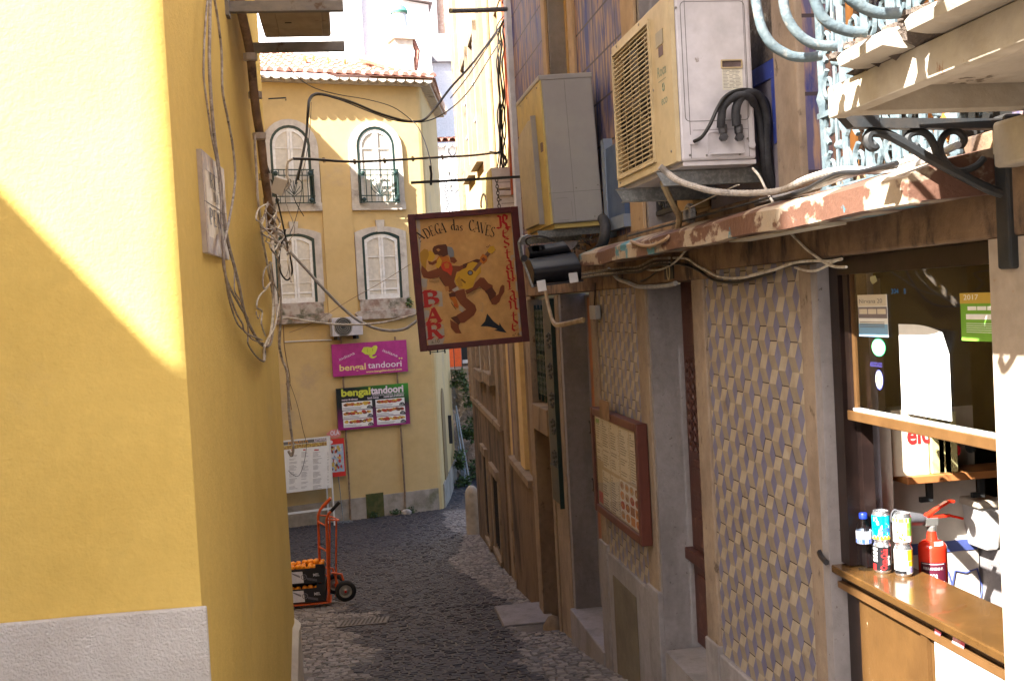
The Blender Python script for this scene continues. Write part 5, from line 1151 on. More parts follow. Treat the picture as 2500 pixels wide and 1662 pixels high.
for z in (z1-.16, z0+.17):
    b = MB()
    for d in (-.035,.035): b.tube([Fm.at(a1,z+d*.5,-.01), Fm.at(a1+.06,z+d,.0), Fm.at(a1+.085,z+d*1.2,.0)], .007, 0, 6)
    b.lathe(Fm.at(a1+.02,z-.04,.0), [(.012,0),(.012,.08),(0,.081)], 0, 8); b.build('hinge', m_iron, mc)
# ================================================================ hanging restaurant sign
YS = 8.6
SG = thing('hanging_sign', 'ochre restaurant signboard with a painted guitar player, burgundy frame, hung on chains over the lane', 'sign', PY(*Q('a6',500,280),YS))
pTL, pTR, pBR, pBL = [PY(*Q('a6',x,y),YS) for x,y in ((50,312),(940,250),(1048,1345),(152,1428))]
us = ((pTR-pTL)+(pBR-pBL)).normalized(); ws = ((pTL-pBL)+(pTR-pBR)).normalized(); us = (us - ws*us.dot(ws)*.5).normalized(); ws = (ws-us*us.dot(ws)).normalized()
ctr = (pTL+pTR+pBR+pBL)/4
FG = Fr(ctr, us, us.cross(ws), ws)
hw, hh = ((pTR-pTL).length+(pBR-pBL).length)/4, ((pTL-pBL).length+(pTR-pBR).length)/4
print('SIGN', hw*2, hh*2)
def g(x, y, c=.0): return FG.q('a6', x, y, c)
fw = .058
MB().box(FG, -hw+fw*.6, hw-fw*.6, -hh+fw*.6, hh-fw*.6, -.02, .0).build('board', m_signy, SG)
b = MB()
b.box(FG, -hw, -hw+fw, -hh, hh, -.035, .022).box(FG, hw-fw, hw, -hh, hh, -.035, .022).box(FG, -hw+fw, hw-fw, hh-fw*.8, hh, -.034, .021).box(FG, -hw+fw, hw-fw, -hh, -hh+fw*.8, -.034, .021)
b.build('frame', m_burg, SG, bevel=.004)
# worn whitish patches, then the painting
wp = MB()
for P in ([(120,355),(150,358),(160,500),(150,640),(165,830),(215,840),(205,930),(330,935),(338,1060),(230,1065),(225,1200),(345,1200),(352,1330),(330,1375),(225,1385),(200,1300),(175,1000),(150,700)],
          [(895,360),(905,365),(990,1250),(985,1300),(960,1290),(930,900)], [(885,650),(910,640),(918,680),(890,690)], [(470,1050),(520,1080),(500,1110),(470,1090)]):
    wp.flat(FG, [g(x,y) for x,y in P], .0006)
wp.build('worn_paint', mat('flaked_primer',(.42,.38,.33),(.50,.30,.12),(.34,.29,.25),sc_=14,cov=(.5,.6),sc3=18,rough=.8), SG, fix=False)
cols = [flat('paint_brown',(.20,.055,.02)), flat('paint_yellow',(.62,.36,.03)), flat('paint_orange',(.52,.16,.02)), flat('paint_red',(.55,.05,.02)), flat('paint_greyblue',(.22,.24,.27)),
        flat('paint_darkbrown',(.10,.03,.015)), flat('paint_flesh',(.48,.22,.07)), flat('paint_line',(.03,.015,.01)), flat('paint_white',(.50,.45,.38)), flat('paint_ochre',(.45,.24,.03)), flat('paint_neck',(.20,.10,.06))]
fig = [(1,[(205,625),(235,605),(262,625),(275,655),(255,690),(225,700),(205,665)]),(9,[(150,625),(185,592),(215,600),(225,640),(205,690),(200,760),(172,735),(155,690)]),
 (0,[(165,725),(200,760),(215,778),(300,750),(325,790),(300,825),(235,838),(180,825),(160,780)]),
 (0,[(285,735),(335,700),(400,728),(475,732),(525,712),(520,760),(450,780),(428,860),(462,920),(390,945),(350,892),(305,812)]),
 (2,[(300,655),(340,640),(385,660),(398,700),(380,740),(335,745),(300,715),(280,690)]),(1,[(275,735),(290,690),(310,660),(330,690),(318,730),(300,752)]),(0,[(215,690),(250,700),(285,680),(290,705),(255,725),(225,718)]),
 (3,[(322,738),(335,705),(365,695),(405,708),(418,755),(405,812),(372,782),(338,768)]),(2,[(345,715),(370,703),(392,718),(385,750),(358,752)]),
 (5,[(253,592),(265,572),(300,560),(362,555),(382,590),(380,640),(345,655),(300,640),(272,640),(255,615)]),(6,[(283,598),(300,588),(318,600),(300,616)]),
 (4,[(372,572),(412,580),(428,612),(428,655),(400,662),(380,640)]),(0,[(395,662),(435,665),(455,692),(430,712),(402,700)]),
 (5,[(500,718),(560,698),(610,675),(645,680),(640,712),(560,745),(505,760)]),
 (0,[(518,930),(580,905),(600,868),(640,825),(672,828),(708,872),(742,888),(745,920),(700,950),(662,922),(640,900),(600,925),(532,962)]),
 (5,[(678,938),(735,902),(770,950),(768,1012),(735,1035),(715,1000),(700,962)]),(0,[(728,1005),(790,960),(806,900),(822,884),(838,892),(838,940),(812,982),(798,1022),(770,1045),(735,1042)]),
 (0,[(400,945),(512,918),(530,990),(600,1050),(612,1090),(592,1130),(512,1192),(475,1196),(448,1132),(528,1086),(480,1040),(440,982)]),
 (5,[(400,1152),(450,1136),(482,1190),(465,1212)]),(0,[(396,1168),(465,1210),(470,1242),(490,1280),(442,1278),(402,1232)]),
 (2,[(388,988),(432,975),(452,1012),(466,1060),(455,1078),(430,1060),(420,1020)]),(5,[(385,955),(440,948),(440,980),(392,985)]),(8,[(410,925),(455,898),(470,922),(432,942)]),(6,[(350,900),(382,895),(390,930),(362,940)]),
 (1,[(433,835),(450,792),(490,762),(527,745),(540,712),(580,696),(615,704),(645,738),(646,785),(612,820),(596,850),(582,902),(540,922),(480,912),(445,880)]),
 (9,[(445,848),(470,812),(490,850),(500,900),(470,900)]),(5,arcp(560,787,23,21,0,340,14)),(4,arcp(560,787,15,14,0,340,12)),
 (10,[(578,762),(700,612),(722,634),(600,778)]),(1,[(698,603),(722,572),(752,568),(766,600),(738,630),(708,624)]),
 (2,[(640,665),(662,632),(695,652),(697,690),(668,716),(640,700)]),(0,[(648,672),(668,660),(690,680),(668,700)])]
b = MB(); c_ = .0012
for m_, P in fig:
    c_ += .00012; b.flat(FG, [g(x,y) for x,y in P], c_, m_)
nb = Nib(b, FG, c_+.0003, 7)
for P in ([(483,842),(520,872)],[(487,836),(524,866)],[(692,575),(700,582)],[(704,568),(712,576)],[(716,560),(722,570)],[(738,632),(744,628)],[(750,622),(758,616)],[(760,606),(768,602)],
          [(300,640),(320,655),(345,655)],[(350,890),(300,812)],[(520,960),(600,925),(645,905)],[(405,1030),(425,1060),(445,1085)],[(250,840),(300,830)],[(385,560),(408,548)]):
    nb.stroke([g(x,y) for x,y in P], .0016, .0016)
for k in range(9): x = 228+k*9; nb.stroke([g(x,845), g(x+3,872-abs(k-4)*2)], .001, .0008)
for k in range(12): x = 532+k*10; y = 955-k*5; nb.stroke([g(x,y), g(x+5,y+32)], .001, .0008)
nb.c += .0001; nb.m = 3
for P in ([(425,1045),(440,1060)],[(440,1040),(455,1055)]): nb.stroke([g(*p) for p in P], .002,.001)
b.build('painted_figure', cols, SG, fix=False)
b = MB().flat(FG, [g(x,y) for x,y in ((643,1222),(680,1182),(698,1118),(748,1180),(796,1216),(799,1190),(815,1222),(858,1275),(800,1264),(750,1254),(782,1246),(762,1236),(700,1222))], .0012)
b.build('arrow', flat('navy_paint',(.012,.018,.03)), SG, fix=False)
b = MB(); 
def gl(ch, x, y, wd, ht, rot, m=0, th=.10, tn=.028):
    a,z = g(x,y); s_ = 2*hw/895; serif(b, FG, ch, a, z, wd*s_, ht*s_, .0013, m, math.radians(rot), th, tn)
for ch,x,y,wd,ht,rot in (('A',150,538,56,78,34),('D',205,512,50,80,24),('E',246,490,40,78,17),('G',280,476,48,84,10),('A',318,466,52,80,6)): gl(ch,x,y,wd,ht,rot)
for ch,x,y,wd,ht,rot in (('d',402,442,44,74,0),('a',440,444,36,66,0),('s',472,446,34,66,-2)): gl(ch,x,y,wd,ht,rot,th=.12)
for ch,x,y,wd,ht,rot in (('C',546,446,52,88,-4),('A',588,452,52,84,-8),('V',634,464,52,84,-10),('E',678,480,46,82,-13),('S',716,494,42,84,-14)): gl(ch,x,y,wd,ht,rot)
b.build('lettering', m_ink if False else flat('black_sign_paint',(.018,.012,.012)), SG, fix=False)
b = MB()
for ch,x0,y0,x1,y1 in (('B',176,1060,318,942),('A',202,1192,330,1078),('R',208,1322,345,1206)):
    a0_,z0_ = g(x0,y0); a1_,_ = g(x1,y0); _,z1_ = g(x0,y1); serif(b, FG, ch, a0_, z0_, (a1_-a0_), (z1_-z0_), .0016, 0, 0, .13, .10)
b.build('bar_lettering', m_red, SG, fix=False)
b = MB(); s_ = 2*hw/895
for ch,x,y,wd,ht in (('R',778,430,112,112),('e',812,505,80,90),('s',822,585,76,84),('t',832,678,76,84),('a',838,764,82,84),('u',848,846,82,84),('r',856,924,80,84),('a',866,1012,80,84),('n',870,1090,84,84),('t',884,1186,76,82),('e',888,1262,80,86)):
    a_,z_ = g(x,y); black(b, FG, ch, a_, z_, wd*s_, ht*s_*(1.35 if ch in 'esaurn' else 1.0), .0016, 0)
b.build('restaurante_lettering', m_red, SG, fix=False)
b = MB(); a_,z_ = g(905,1305); b.text(FG,'n° 8',a_,z_,.035,.0018,0); a_,z_ = g(245,1362); b.text(FG,'a.10',a_,z_,.04,.0018,0); b.build('small_numbers', flat('black_small_print',(.02,.02,.02)), SG)
b = MB(); p0, p1 = g(235,1432), g(355,1420)
b.box(FG, p0[0], p1[0], -hh-.016, -hh-.010, -.02, -.008)
for f_ in (0,.5,1): a = p0[0]+(p1[0]-p0[0])*f_; b.box(FG, a-.005, a+.005, -hh-.03+.01*(f_==.5), -hh, -.02, -.008)
b.build('bottom_clips', m_iron, SG)
def chain(x0,y0,x1,y1,n):
    b = MB(); p, q = PY(x0,y0,YS), PY(x1,y1,YS); d = (q-p)/n
    for k in range(n):
        c_ = p+d*(k+.5); ax = d.normalized(); sd = V((1,0,0)) if k%2==0 else V((0,1,0)); sd = (sd-ax*sd.dot(ax)).normalized(); l_ = d.length*.62; w2 = .011
        b.tube([c_+ax*(l_*math.cos(t/12*6.283))+sd*(w2*math.sin(t/12*6.283)) for t in range(13)], .0033, 0, 5)
    b.build('chain', m_iron, SG, smooth=True)
chain(1087,444,1094,514,9); chain(1212,436,1219,507,9)
BR = thing('sign_bar', 'straight black iron bar carrying the restaurant sign on two chains', 'bracket', PY(1268,432,YS))
p, q = PY(1003,446.5,YS), PY(1268,432,YS); q2 = q+(q-p)*1.9
MB().bar(p, q2, .02, .02).build('bar', m_iron, BR); MB().tube([PY(1052,452,YS), PY(1053,425,YS), PY(1050,405,YS)], .010, 0, 6).build('wire_hook', m_iron, BR)
# ================================================================ boards on and before the far yellow house
FP = FB.sub(0,0,.10)
PS = thing('restaurant_sign', 'magenta sign with a lime elephant head and bengal tandoori lettering on the ochre wall', 'sign', FP.at(*FP.q('c6',800,650)))
m_mag = mat('magenta_panel',(.42,.035,.22),(.38,.03,.20),sc_=4,rough=.4,bump=0)
m_lime2 = flat('lime_yellow',(.55,.58,.06),.5); m_yl = flat('pale_yellow_print',(.72,.56,.22),.5); m_wh = flat('white_print',(.72,.62,.68),.5)
def k6(x,y,c=0): return FP.q('c6',x,y,c)
x0_,y0_ = k6(205,400); x1_,_ = k6(1398,300); _,zt = k6(800,98); _,zb = k6(800,610)
MB().box(FP,x0_,x1_,zb,zt,-.03,0).build('panel', m_mag, PS)
def tx(b, P, body, x, y, xe_, y2, size, m=0, rot=0, bold=0):
    a,z = k6(x,y); a2,z2 = k6(xe_,y2); b.text(P, body, a, z, size, .0015, m, maxw=math.hypot(a2-a,z2-z) if True else None, rot=math.atan2(z2-z,a2-a), bold=bold)
b = MB(); tx(b,FP,'bengal',315,558,735,530,.19,bold=.004); b.build('bengal_lettering', m_yl, PS)
b = MB(); tx(b,FP,'tandoori',775,516,1312,482,.19,bold=.002); tx(b,FP,'indiana',318,400,560,290,.085); tx(b,FP,'italiana',998,245,1235,335,.085); b.build('white_lettering', m_wh, PS)
b = MB(); tx(b,FP,'www.bengaltandoori.com',745,588,1315,540,.065,bold=.002); b.build('web_address', m_yl, PS)
b = MB(); b.flat(FP,[k6(x,y) for x,y in ((668,245),(705,180),(770,175),(835,185),(865,155),(905,148),(925,175),(912,225),(885,285),(840,305),(840,325),(870,328),(905,312),(912,325),(875,350),(850,358),(815,350),(795,330),(785,300),(730,292))],.0015); b.build('elephant_head', m_lime2, PS)
b = MB(); nb = Nib(b, FP, .0025, 0)
for P in ([(765,205),(758,245),(772,255)],[(845,200),(850,240),(838,248)],[(800,290),(803,320)]): nb.stroke([k6(*p) for p in P], .004,.003)
b.build('elephant_lines', flat('olive_line',(.16,.18,.02)), PS)
b = MB(); [b.flat(FP,[k6(x+dx,y) for x,y in arcp(0,0,14,14,0,330,8) for x,y in [(1275+x,355-y)]],.0015) for dx in (0,35)]; b.build('flower', m_yl, PS)
GSN = thing('menu_sign', 'dark green and purple menu board with six dish photographs below the magenta sign', 'sign', FP.at(*k6(860,1500)))
x0_,_ = k6(285,1200); x1_,_ = k6(1430,1080); _,zt = k6(830,795); _,zb = k6(880,1452)
m_gr = mat('green_purple_print',(.02,.02,.025),rough=.35,bump=0,var=0)
N = m_gr.node_tree.nodes; L = m_gr.node_tree.links; tcn = N.new('ShaderNodeTexCoord'); spn = N.new('ShaderNodeSeparateXYZ'); L.new(tcn.outputs['Generated'], spn.inputs[0])
def mx_(f0,f1,sock,a,bcol):
    mr = N.new('ShaderNodeMapRange'); mr.inputs[1].default_value=f0; mr.inputs[2].default_value=f1; L.new(sock, mr.inputs[0])
    x = N.new('ShaderNodeMix'); x.data_type='RGBA'; L.new(mr.outputs[0], x.inputs[0])
    if isinstance(a,tuple): x.inputs[6].default_value=(*a,1)
    else: L.new(a,x.inputs[6])
    x.inputs[7].default_value=(*bcol,1); return x.outputs[2]
r_ = mx_(.0,.55,spn.outputs[2],(.30,.02,.17),(.015,.02,.022))
ad = N.new('ShaderNodeMath'); ad.operation='MULTIPLY_ADD'; ad.inputs[1].default_value=.6; L.new(spn.outputs[0],ad.inputs[0]); L.new(spn.outputs[2],ad.inputs[2])
r_ = mx_(1.1,1.6,ad.outputs[0],r_,(.05,.30,.03)); L.new(r_, N['Principled BSDF'].inputs['Base Color'])
MB().box(FP,x0_,x1_,zb,zt,-.03,0).build('panel', m_gr, GSN)
b = MB(); tx(b,FP,'bengal',345,965,812,930,.22,bold=.008); b.build('bengal_lettering', m_lime2, GSN)
b = MB(); tx(b,FP,'tandoori',822,928,1345,885,.22,bold=.008); tx(b,FP,'restaurante indiano e italiano',835,962,1345,920,.06); tx(b,FP,'menus de almoço',355,1035,610,1015,.055,bold=.002); tx(b,FP,'lunch menus',765,1002,942,990,.055,bold=.002); tx(b,FP,'menús para el almuerzo',1025,980,1345,948,.055,bold=.002)
b.build('white_lettering', m_wh, GSN)
pn = MB(); fd = MB(); pr_ = MB(); tg = MB(); pt = MB(); rs = random.Random(17)
for i,(xl,xr,yl) in enumerate(((355,835,1062),(890,1352,1015))):
    for j in range(3):
        xa, xb, ya = xl+j*12, xr+j*10, yl+j*137; yb = ya+127; sl2 = -(xb-xa)*.083
        q_ = [k6(xa,ya),k6(xb,ya+sl2),k6(xb+8,yb+sl2),k6(xa+8,yb)]; pn.flat(FP,q_,.002)
        for n in range(34):
            u,v_ = rs.uniform(.09,.93), rs.uniform(.20,.42); cx_, cy_ = xa+(xb-xa)*u, ya+(yb-ya)*v_+sl2*u; rr = rs.uniform(18,40)
            fd.flat(FP,[k6(cx_+dx,cy_+dy*.6) for dx,dy in arcp(0,0,rr,rr,0,300,6)],.0024+n*.00005, rs.choice([0,1,2,3,0,1] if i==0 else [2,1,0,2,3]))
        for v_ in (.70,.84):
            e_ = rs.uniform(.4,.8); pr_.flat(FP,[k6(xa+15,ya+(yb-ya)*v_),k6(xa+15+(xb-xa)*e_,ya+(yb-ya)*v_+sl2*e_),k6(xa+15+(xb-xa)*e_,ya+(yb-ya)*v_+sl2*e_+6),k6(xa+15,ya+(yb-ya)*v_+6)],.0026)
        cx_,cy_ = xb-36, yb+sl2-2; tg.flat(FP,[k6(cx_+dx,cy_-dy) for dx,dy in arcp(0,0,46,50,0,180,10)],.0045)
        a_,z_ = k6(cx_-30,cy_-8); pt.text(FP,('7.95','6.95','8.95','9.50','7.50','9.95')[i*3+j],a_,z_,.045,.0055,0,maxw=.075)
pn.build('dish_panels', m_paper, GSN, fix=False); fd.build('dish_photos', [flat('food_orange',(.50,.20,.04)),flat('food_yellow',(.62,.42,.06)),flat('food_red',(.42,.05,.03)),flat('food_brown',(.16,.06,.03))], GSN, fix=False)
pr_.build('dish_captions', m_ink, GSN, fix=False); tg.build('price_tags', m_dkgreen, GSN, fix=False); pt.build('prices', m_wh, GSN)
# air conditioner on the far wall
FA = FB.sub(0,0,.0)
A = thing('air_conditioner', 'small white air conditioner on the ochre wall just above the magenta sign', 'air conditioner', FB.at(*FB.q('a2',1440,1540)))
x0_,zb = FB.q('a2',1315,1530,.3); x1_,_ = FB.q('a2',1585,1520,.3); _,zt = FB.q('a2',1440,1358,.3)
MB().box(FB,x0_,x1_,zb,zt,.08,.3).build('casing', m_acw, A, bevel=.01)
cx_,cz_ = x0_+(x1_-x0_)*.36, (zb+zt)/2
b = MB(); P = arcp(cx_,cz_,.20,.20,0,360,24); b.flat(FB,P[:-1],.3015); b.build('fan_opening', m_iron, A)
b = MB()
for r in (.06,.10,.14,.18): ring(b,FB,arcp(cx_,cz_,r+.006,r+.006,0,360,20),arcp(cx_,cz_,r,r,0,360,20),.302,.308)
b.box(FB,cx_-.2,cx_-.19,zb+.03,zt-.03,.3,.305).box(FB,x1_-.25,x1_-.245,zb+.01,zt-.01,.3,.305)
b.build('grille', mat('beige_grille',(.45,.40,.32),rough=.5), A)
boxes(FB, [(x0_+.1,x0_+.15,zb-.08,zb,.0,.3),(x1_-.15,x1_-.1,zb-.08,zb,.0,.3)], 'foot', m_iron, A)
# white menu board on a stand
FW = FB.sub(0,0,.45)
def k7(x,y,c=0): return FW.q('c7',x,y,c)
WB = thing('menu_stand', 'white framed menu board on legs, partly hidden behind the corner house', 'menu board', FW.at(k7(640,1250)[0]-.5, gz(24)))
x1_,zt = k7(630,268); _,zb = k7(400,985); zf = gz(23.6)+.0
x0_ = x1_-1.05
MB().box(FW,x0_,x1_,zb,zt,-.02,0).build('panel', m_paper, WB)
b = MB(); b.box(FW,x0_-.03,x0_,zf,zt+.03,-.025,.012).box(FW,x1_,x1_+.03,zf,zt+.03,-.025,.012).box(FW,x0_,x1_,zt,zt+.03,-.025,.012)
zz_ = k7(400,1268)[1]; b.box(FW,x0_,x1_,zz_-.02,zz_+.02,-.024,.010); b.box(FW,x0_,x0_+.03,zf,zt-.3,-.40,-.37).box(FW,x1_-.03,x1_,zf,zt-.3,-.40,-.37)
b.build('frame', m_plastic_w, WB)
h7 = MB(); _,z1_ = k7(400,290); _,z2_ = k7(400,335); h7.box(FW,x0_+.02,x1_-.05,z2_,z1_+.02,.001,.003); h7.build('header', flat('grey_header',(.16,.15,.13)), WB)
b = MB(); _,z3_ = k7(400,395); b.box(FW,x0_+.02,x1_-.05,z3_,z2_-.01,.001,.003); b.build('photo_strip', mat('food_strip',(.55,.40,.10),(.30,.16,.05),(.60,.55,.40),sc_=30,cov=(.45,.55),sc3=25,rough=.5), WB)
b = MB(); a_,z_ = k7(150,330); b.text(FW,'PENDITA',a_-.12,z2_+.012,.10,.004,0,maxw=.42,bold=.003); b.build('orange_lettering', flat('orange_print',(.62,.30,.06)), WB)
b = MB(); a_,z_ = k7(430,320); b.text(FW,'Ementa',a_,z2_+.016,.10,.004,0,maxw=.28,bold=.002); b.build('white_lettering', m_wh, WB)
b = MB(); rs = random.Random(4)
for xk,wk in ((90,110),(255,100),(415,120),(610,26)):
    for k in range(34):
        if k%6==5 or rs.random()<.12: continue
        a_,z_ = k7(xk,470+k*15.2); e = wk*rs.uniform(.5,1)/5.6*.0088; b.box(FW,a_,a_+e,z_-.006,z_+.002,.001,.0025)
b.build('print', flat('faint_ink',(.32,.31,.32)), WB)
b = MB(); [b.box(FW,k7(x,440)[0],k7(x,440)[0]+.05,k7(x,445)[1],k7(x,428)[1],.001,.0028) for x in (118,280,432,462)]; b.build('flags', m_red, WB)
RB = thing('ice_cream_board', 'red and white ice cream poster board on a thin pole beside the white menu stand', 'sign', FB.at(FB.q('c7',820,1360,.15)[0], gz(24)))
FI = FB.sub(0,0,.15)
def k8(x,y): return FI.q('c7',x,y)
x0_ = k8(615,500)[0]; x1_ = k8(850,500)[0]; zt = k8(760,280)[1]; zb = k8(760,800)[1]
MB().box(FI,x0_,x1_,zb,zt,-.02,0).build('panel', flat('poster_red',(.60,.04,.03),.4), RB)
MB().box(FI,x0_+.02,x1_-.025,zb+.10,zt-.12,.001,.003).build('poster', mat('poster_blue',(.30,.42,.55),(.50,.50,.50),sc_=9,rough=.4), RB)
b = MB(); rs = random.Random(8); n=0
for k in range(46):
    a_,z_ = rs.uniform(x0_+.06,x1_-.07), rs.uniform(zb+.14,zt-.16); r = rs.uniform(.02,.05); b.flat(FI, arcp(a_,z_,r*.7,r,0,310,6), .0035+k*.00003, rs.randrange(4))
b.build('ice_creams', [flat('ice_brown',(.14,.05,.03)),flat('ice_yellow',(.60,.40,.08)),flat('ice_white',(.62,.58,.58)),flat('ice_red',(.50,.06,.05))], RB, fix=False)
b = MB(); b.prism(FI,[k8(x,y) for x,y in ((600,215),(630,195),(655,165),(720,155),(780,170),(800,205),(790,250),(740,275),(660,270),(640,240),(610,240))],-.015,.0); b.build('top_shape', flat('pinkish_red',(.62,.22,.18)), RB)
b = MB(); a_,z_ = k8(640,238); b.text(FI,'OLÁ',a_+.02,z_,.13,.002,0,maxw=.20,bold=.004); a_,z_=k8(655,330); b.prism(FI,arcp(a_,z_,.05,.04,0,330,10),.001,.003); b.build('white_marks', m_wh, RB)
MB().tube([FI.at(k8(765,800)[0],zb,-.01), FI.at(k8(822,1360)[0],gz(24)+.02,.05)], .010,0,6).build('pole', m_galv, RB)
MB().box(FI,k8(740,1360)[0],k8(940,1360)[0],gz(24),gz(24)+.03,-.1,.2).build('foot', m_galv, RB)
# ================================================================ hand truck with crates of oranges
YT = 13.45
def t4(x,y,Y=YT): return PY(*Q('a4',x,y),Y)
HT = thing('hand_truck', 'orange steel hand truck on black tyres standing by the corner of the yellow house', 'hand truck', t4(740,1050))
zg = gz(YT)
b = MB()
def up(x0,x1,Y): return [t4(x0,1045,YT).lerp(t4(x0,1045,YT),0)+V((0,Y-YT,0)), t4((x0+x1)/2,600,YT)+V((0,Y-YT,0)), t4(x1,325,YT)+V((0,Y-YT,0))]
NZ, FZ = 0.0, .34
lo = t4(738,1048); hi = t4(715,320)
for dy in (NZ,FZ):
    o_ = V((-.11*dy/.34,dy,0)); b.tube([lo+o_, hi+o_, hi+o_+V((.03,0,.07)), hi+o_+V((.12,0,.15)), hi+o_+V((.17,0,.20))], .017, 0, 8)
o2 = V((.085,0,.0))
for dy in (.04,.30): b.tube([lo+V((.10-.11*dy/.34,dy,.05)), hi+V((.13-.11*dy/.34,dy,-.02))], .012, 0, 8)
for z_ in (.30,.62,.94): b.tube([lo+V((.02,0,z_)), lo+V((-.09,.34,z_))], .011, 0, 6)
b.tube(curve([hi+V((.0,0,.0)), hi+V((.14,.02,-.02)), hi+V((.13,.17,-.04)), hi+V((.03,.33,-.02)), hi+V((-.10,.34,0))]), .010, 0, 6)
for dy in (NZ,FZ): o_ = V((-.11*dy/.34,dy,0)); b.tube([lo+o_+V((.05,0,.36)), lo+o_+V((.17,0,.33)), lo+o_+V((.22,0,.12))], .014, 0, 6)
b.build('frame', m_orange, HT, smooth=True)
MB().tube([hi+V((.06,0,.10)), hi+V((.17,0,.205))], .022, 0, 8).build('grip', m_rubber, HT, smooth=True)
MB().tube([hi+V((-.05,.34,.10)), hi+V((.06,.34,.205))], .022, 0, 8).build('grip', m_orange, HT, smooth=True)
MB().box(Fr(lo,(1,0,0),(0,-1,0)), -.78, .03, -.012, .0, -.36, .01).build('toe_plate', m_orange, HT)
axp = t4(885,945); R_ = .130
for dy,xo in ((.0,0),(.40,-.13)):
    c_ = axp+V((xo,dy-.02,0)); c_.z = axp.z
    W = MB().lathe(c_, [(.075,-.035),(.100,-.04),(.122,-.03),(R_,-.015),(R_,.015),(.122,.03),(.100,.04),(.075,.035)], 0, 28, ax=(0,1,0)).build('wheel', m_rubber, HT, smooth=True)
    MB().lathe(c_, [(0,-.02),(.02,-.045),(.03,-.03),(.045,-.025),(.062,-.022),(.066,-.038),(.078,-.038),(.078,.03),(0,.03)], 0, 24, ax=(0,1,0)).build('rim', mat('dusty_steel_rim',(.30,.30,.29),rough=.5,metal=.5), W, smooth=True)
    MB().lathe(c_, [(0,-.055),(.014,-.055),(.016,-.044),(0,-.043)], 0, 10, ax=(0,1,0)).build('hub', m_red, W)
MB().tube([axp+V((0,-.01,0)), axp+V((-.12,.38,0))], .012, 0, 8).build('axle', m_iron, HT)
m_crate = mat('black_printed_card',(.022,.022,.026),rough=.5); m_crw = mat('grey_white_print',(.80,.79,.84),(.72,.71,.77),sc_=6,rough=.5)
oranges = []
m_or = mat('orange_peel',(.85,.30,.015),(.80,.24,.01),sc_=30,rough=.45,bump=.3,bsc=220,bd=.002)
for lv,(yb,yt_) in enumerate(((1042,940),(918,795))):
    lab = 'lower printed fruit crate on the hand truck' if lv==0 else 'upper printed fruit crate on the hand truck, heaped with oranges'
    pb = t4(722,yb+ (0 if lv==0 else 0)); pb.x = lo.x-.03; z0 = lo.z+.012+lv*.235; CRT = thing('fruit_crate', lab, 'crate', (pb.x-.25, YT+.18, z0), group='printed fruit crates on the hand truck')
    F = Fr((pb.x,YT+.015,z0),(1,0,0),(0,-1,0)); W_, D_, H_ = .52, .36, .205
    b = MB()
    b.box(F,-W_,0,0,.012,-D_,0).box(F,-W_,0,.012,H_-.03 if lv==0 else H_-.02,-.008,0).box(F,-W_,0,.012,H_-.03,-D_,-D_+.008).box(F,-W_,-W_+.008,.012,H_,-D_+.008,-.008).box(F,-.008,0,.012,H_,-D_+.008,-.008)
    b.box(F,-.11,0,H_-.03,H_+.02,-.008,0).box(F,-W_,-W_+.08,H_-.03,H_+.02,-.008,0)
    b.build('box', m_crate, CRT)
    b = MB(); b.prism(F,[(-W_+.005,.015),(-.26,.015),(-.27,H_-.05),(-W_+.005,H_-.045)],.0005,.002); b.build('print_panel', m_crw, CRT)
    b = MB(); ca_,cz_ = -.255,.085; ring(b,F,arcp(ca_,cz_,.036,.036,0,360,16),arcp(ca_,cz_,.029,.029,0,360,16),.0022,.003)
    for k in range(6): t_ = k/6*3.14; b.bar(F.at(ca_-.03*math.cos(t_),cz_-.03*math.sin(t_),.0026),F.at(ca_+.03*math.cos(t_),cz_+.03*math.sin(t_),.0026),.003,.001)
    for k in range(5): b.prism(F,[(-.42+k*.012,.155-k*.008),(-.30,.105-k*.006),(-.30,.101-k*.006),(-.42+k*.012,.151-k*.008)],.0022,.003); b.prism(F,[(-.22,.075-k*.006),(-.10,.045-k*.006),(-.10,.042-k*.006),(-.22,.072-k*.006)],.0022,.003)
    b.build('fruit_drawing', mat('mixed_grey_print',(.20,.19,.22),rough=.6), CRT)
    b = MB(); b.text(F,'MEL',-.145,.085,.05,.003,0,maxw=.075,bold=.001); b.text(F,'CB',-.46,.075,.03,.003,0,maxw=.035); b.build('lettering', m_crw, CRT)
    rs = random.Random(lv+3); base = None
    for i in range(7):
        for j in range(4):
            if lv==0 and j>0: continue
            hz_ = H_-.035 if lv==0 else H_-.015+(.03*math.sin(i*1.3+j) if j in (1,2) else .0)
            ps = F.at(-W_+.045+i*.072+rs.uniform(-.01,.01)+(.03 if j%2 else 0)-(.02 if j%2 else 0), hz_+rs.uniform(-.008,.012), -.045-j*.085)
            if base is None: base = MB().ball((0,0,0),.037,0,12,(1,1,.94)).build('orange', m_or, None, smooth=True); o = base
            else: o = base.copy(); col.objects.link(o)
            o.location = ps; o.rotation_euler = (rs.random(),rs.random(),0)
            tag(o, 'orange heaped in the upper crate on the hand truck' if lv else 'orange showing through the slot of the lower crate on the hand truck', 'orange', 'oranges in the upper crate' if lv else 'oranges in the lower crate')
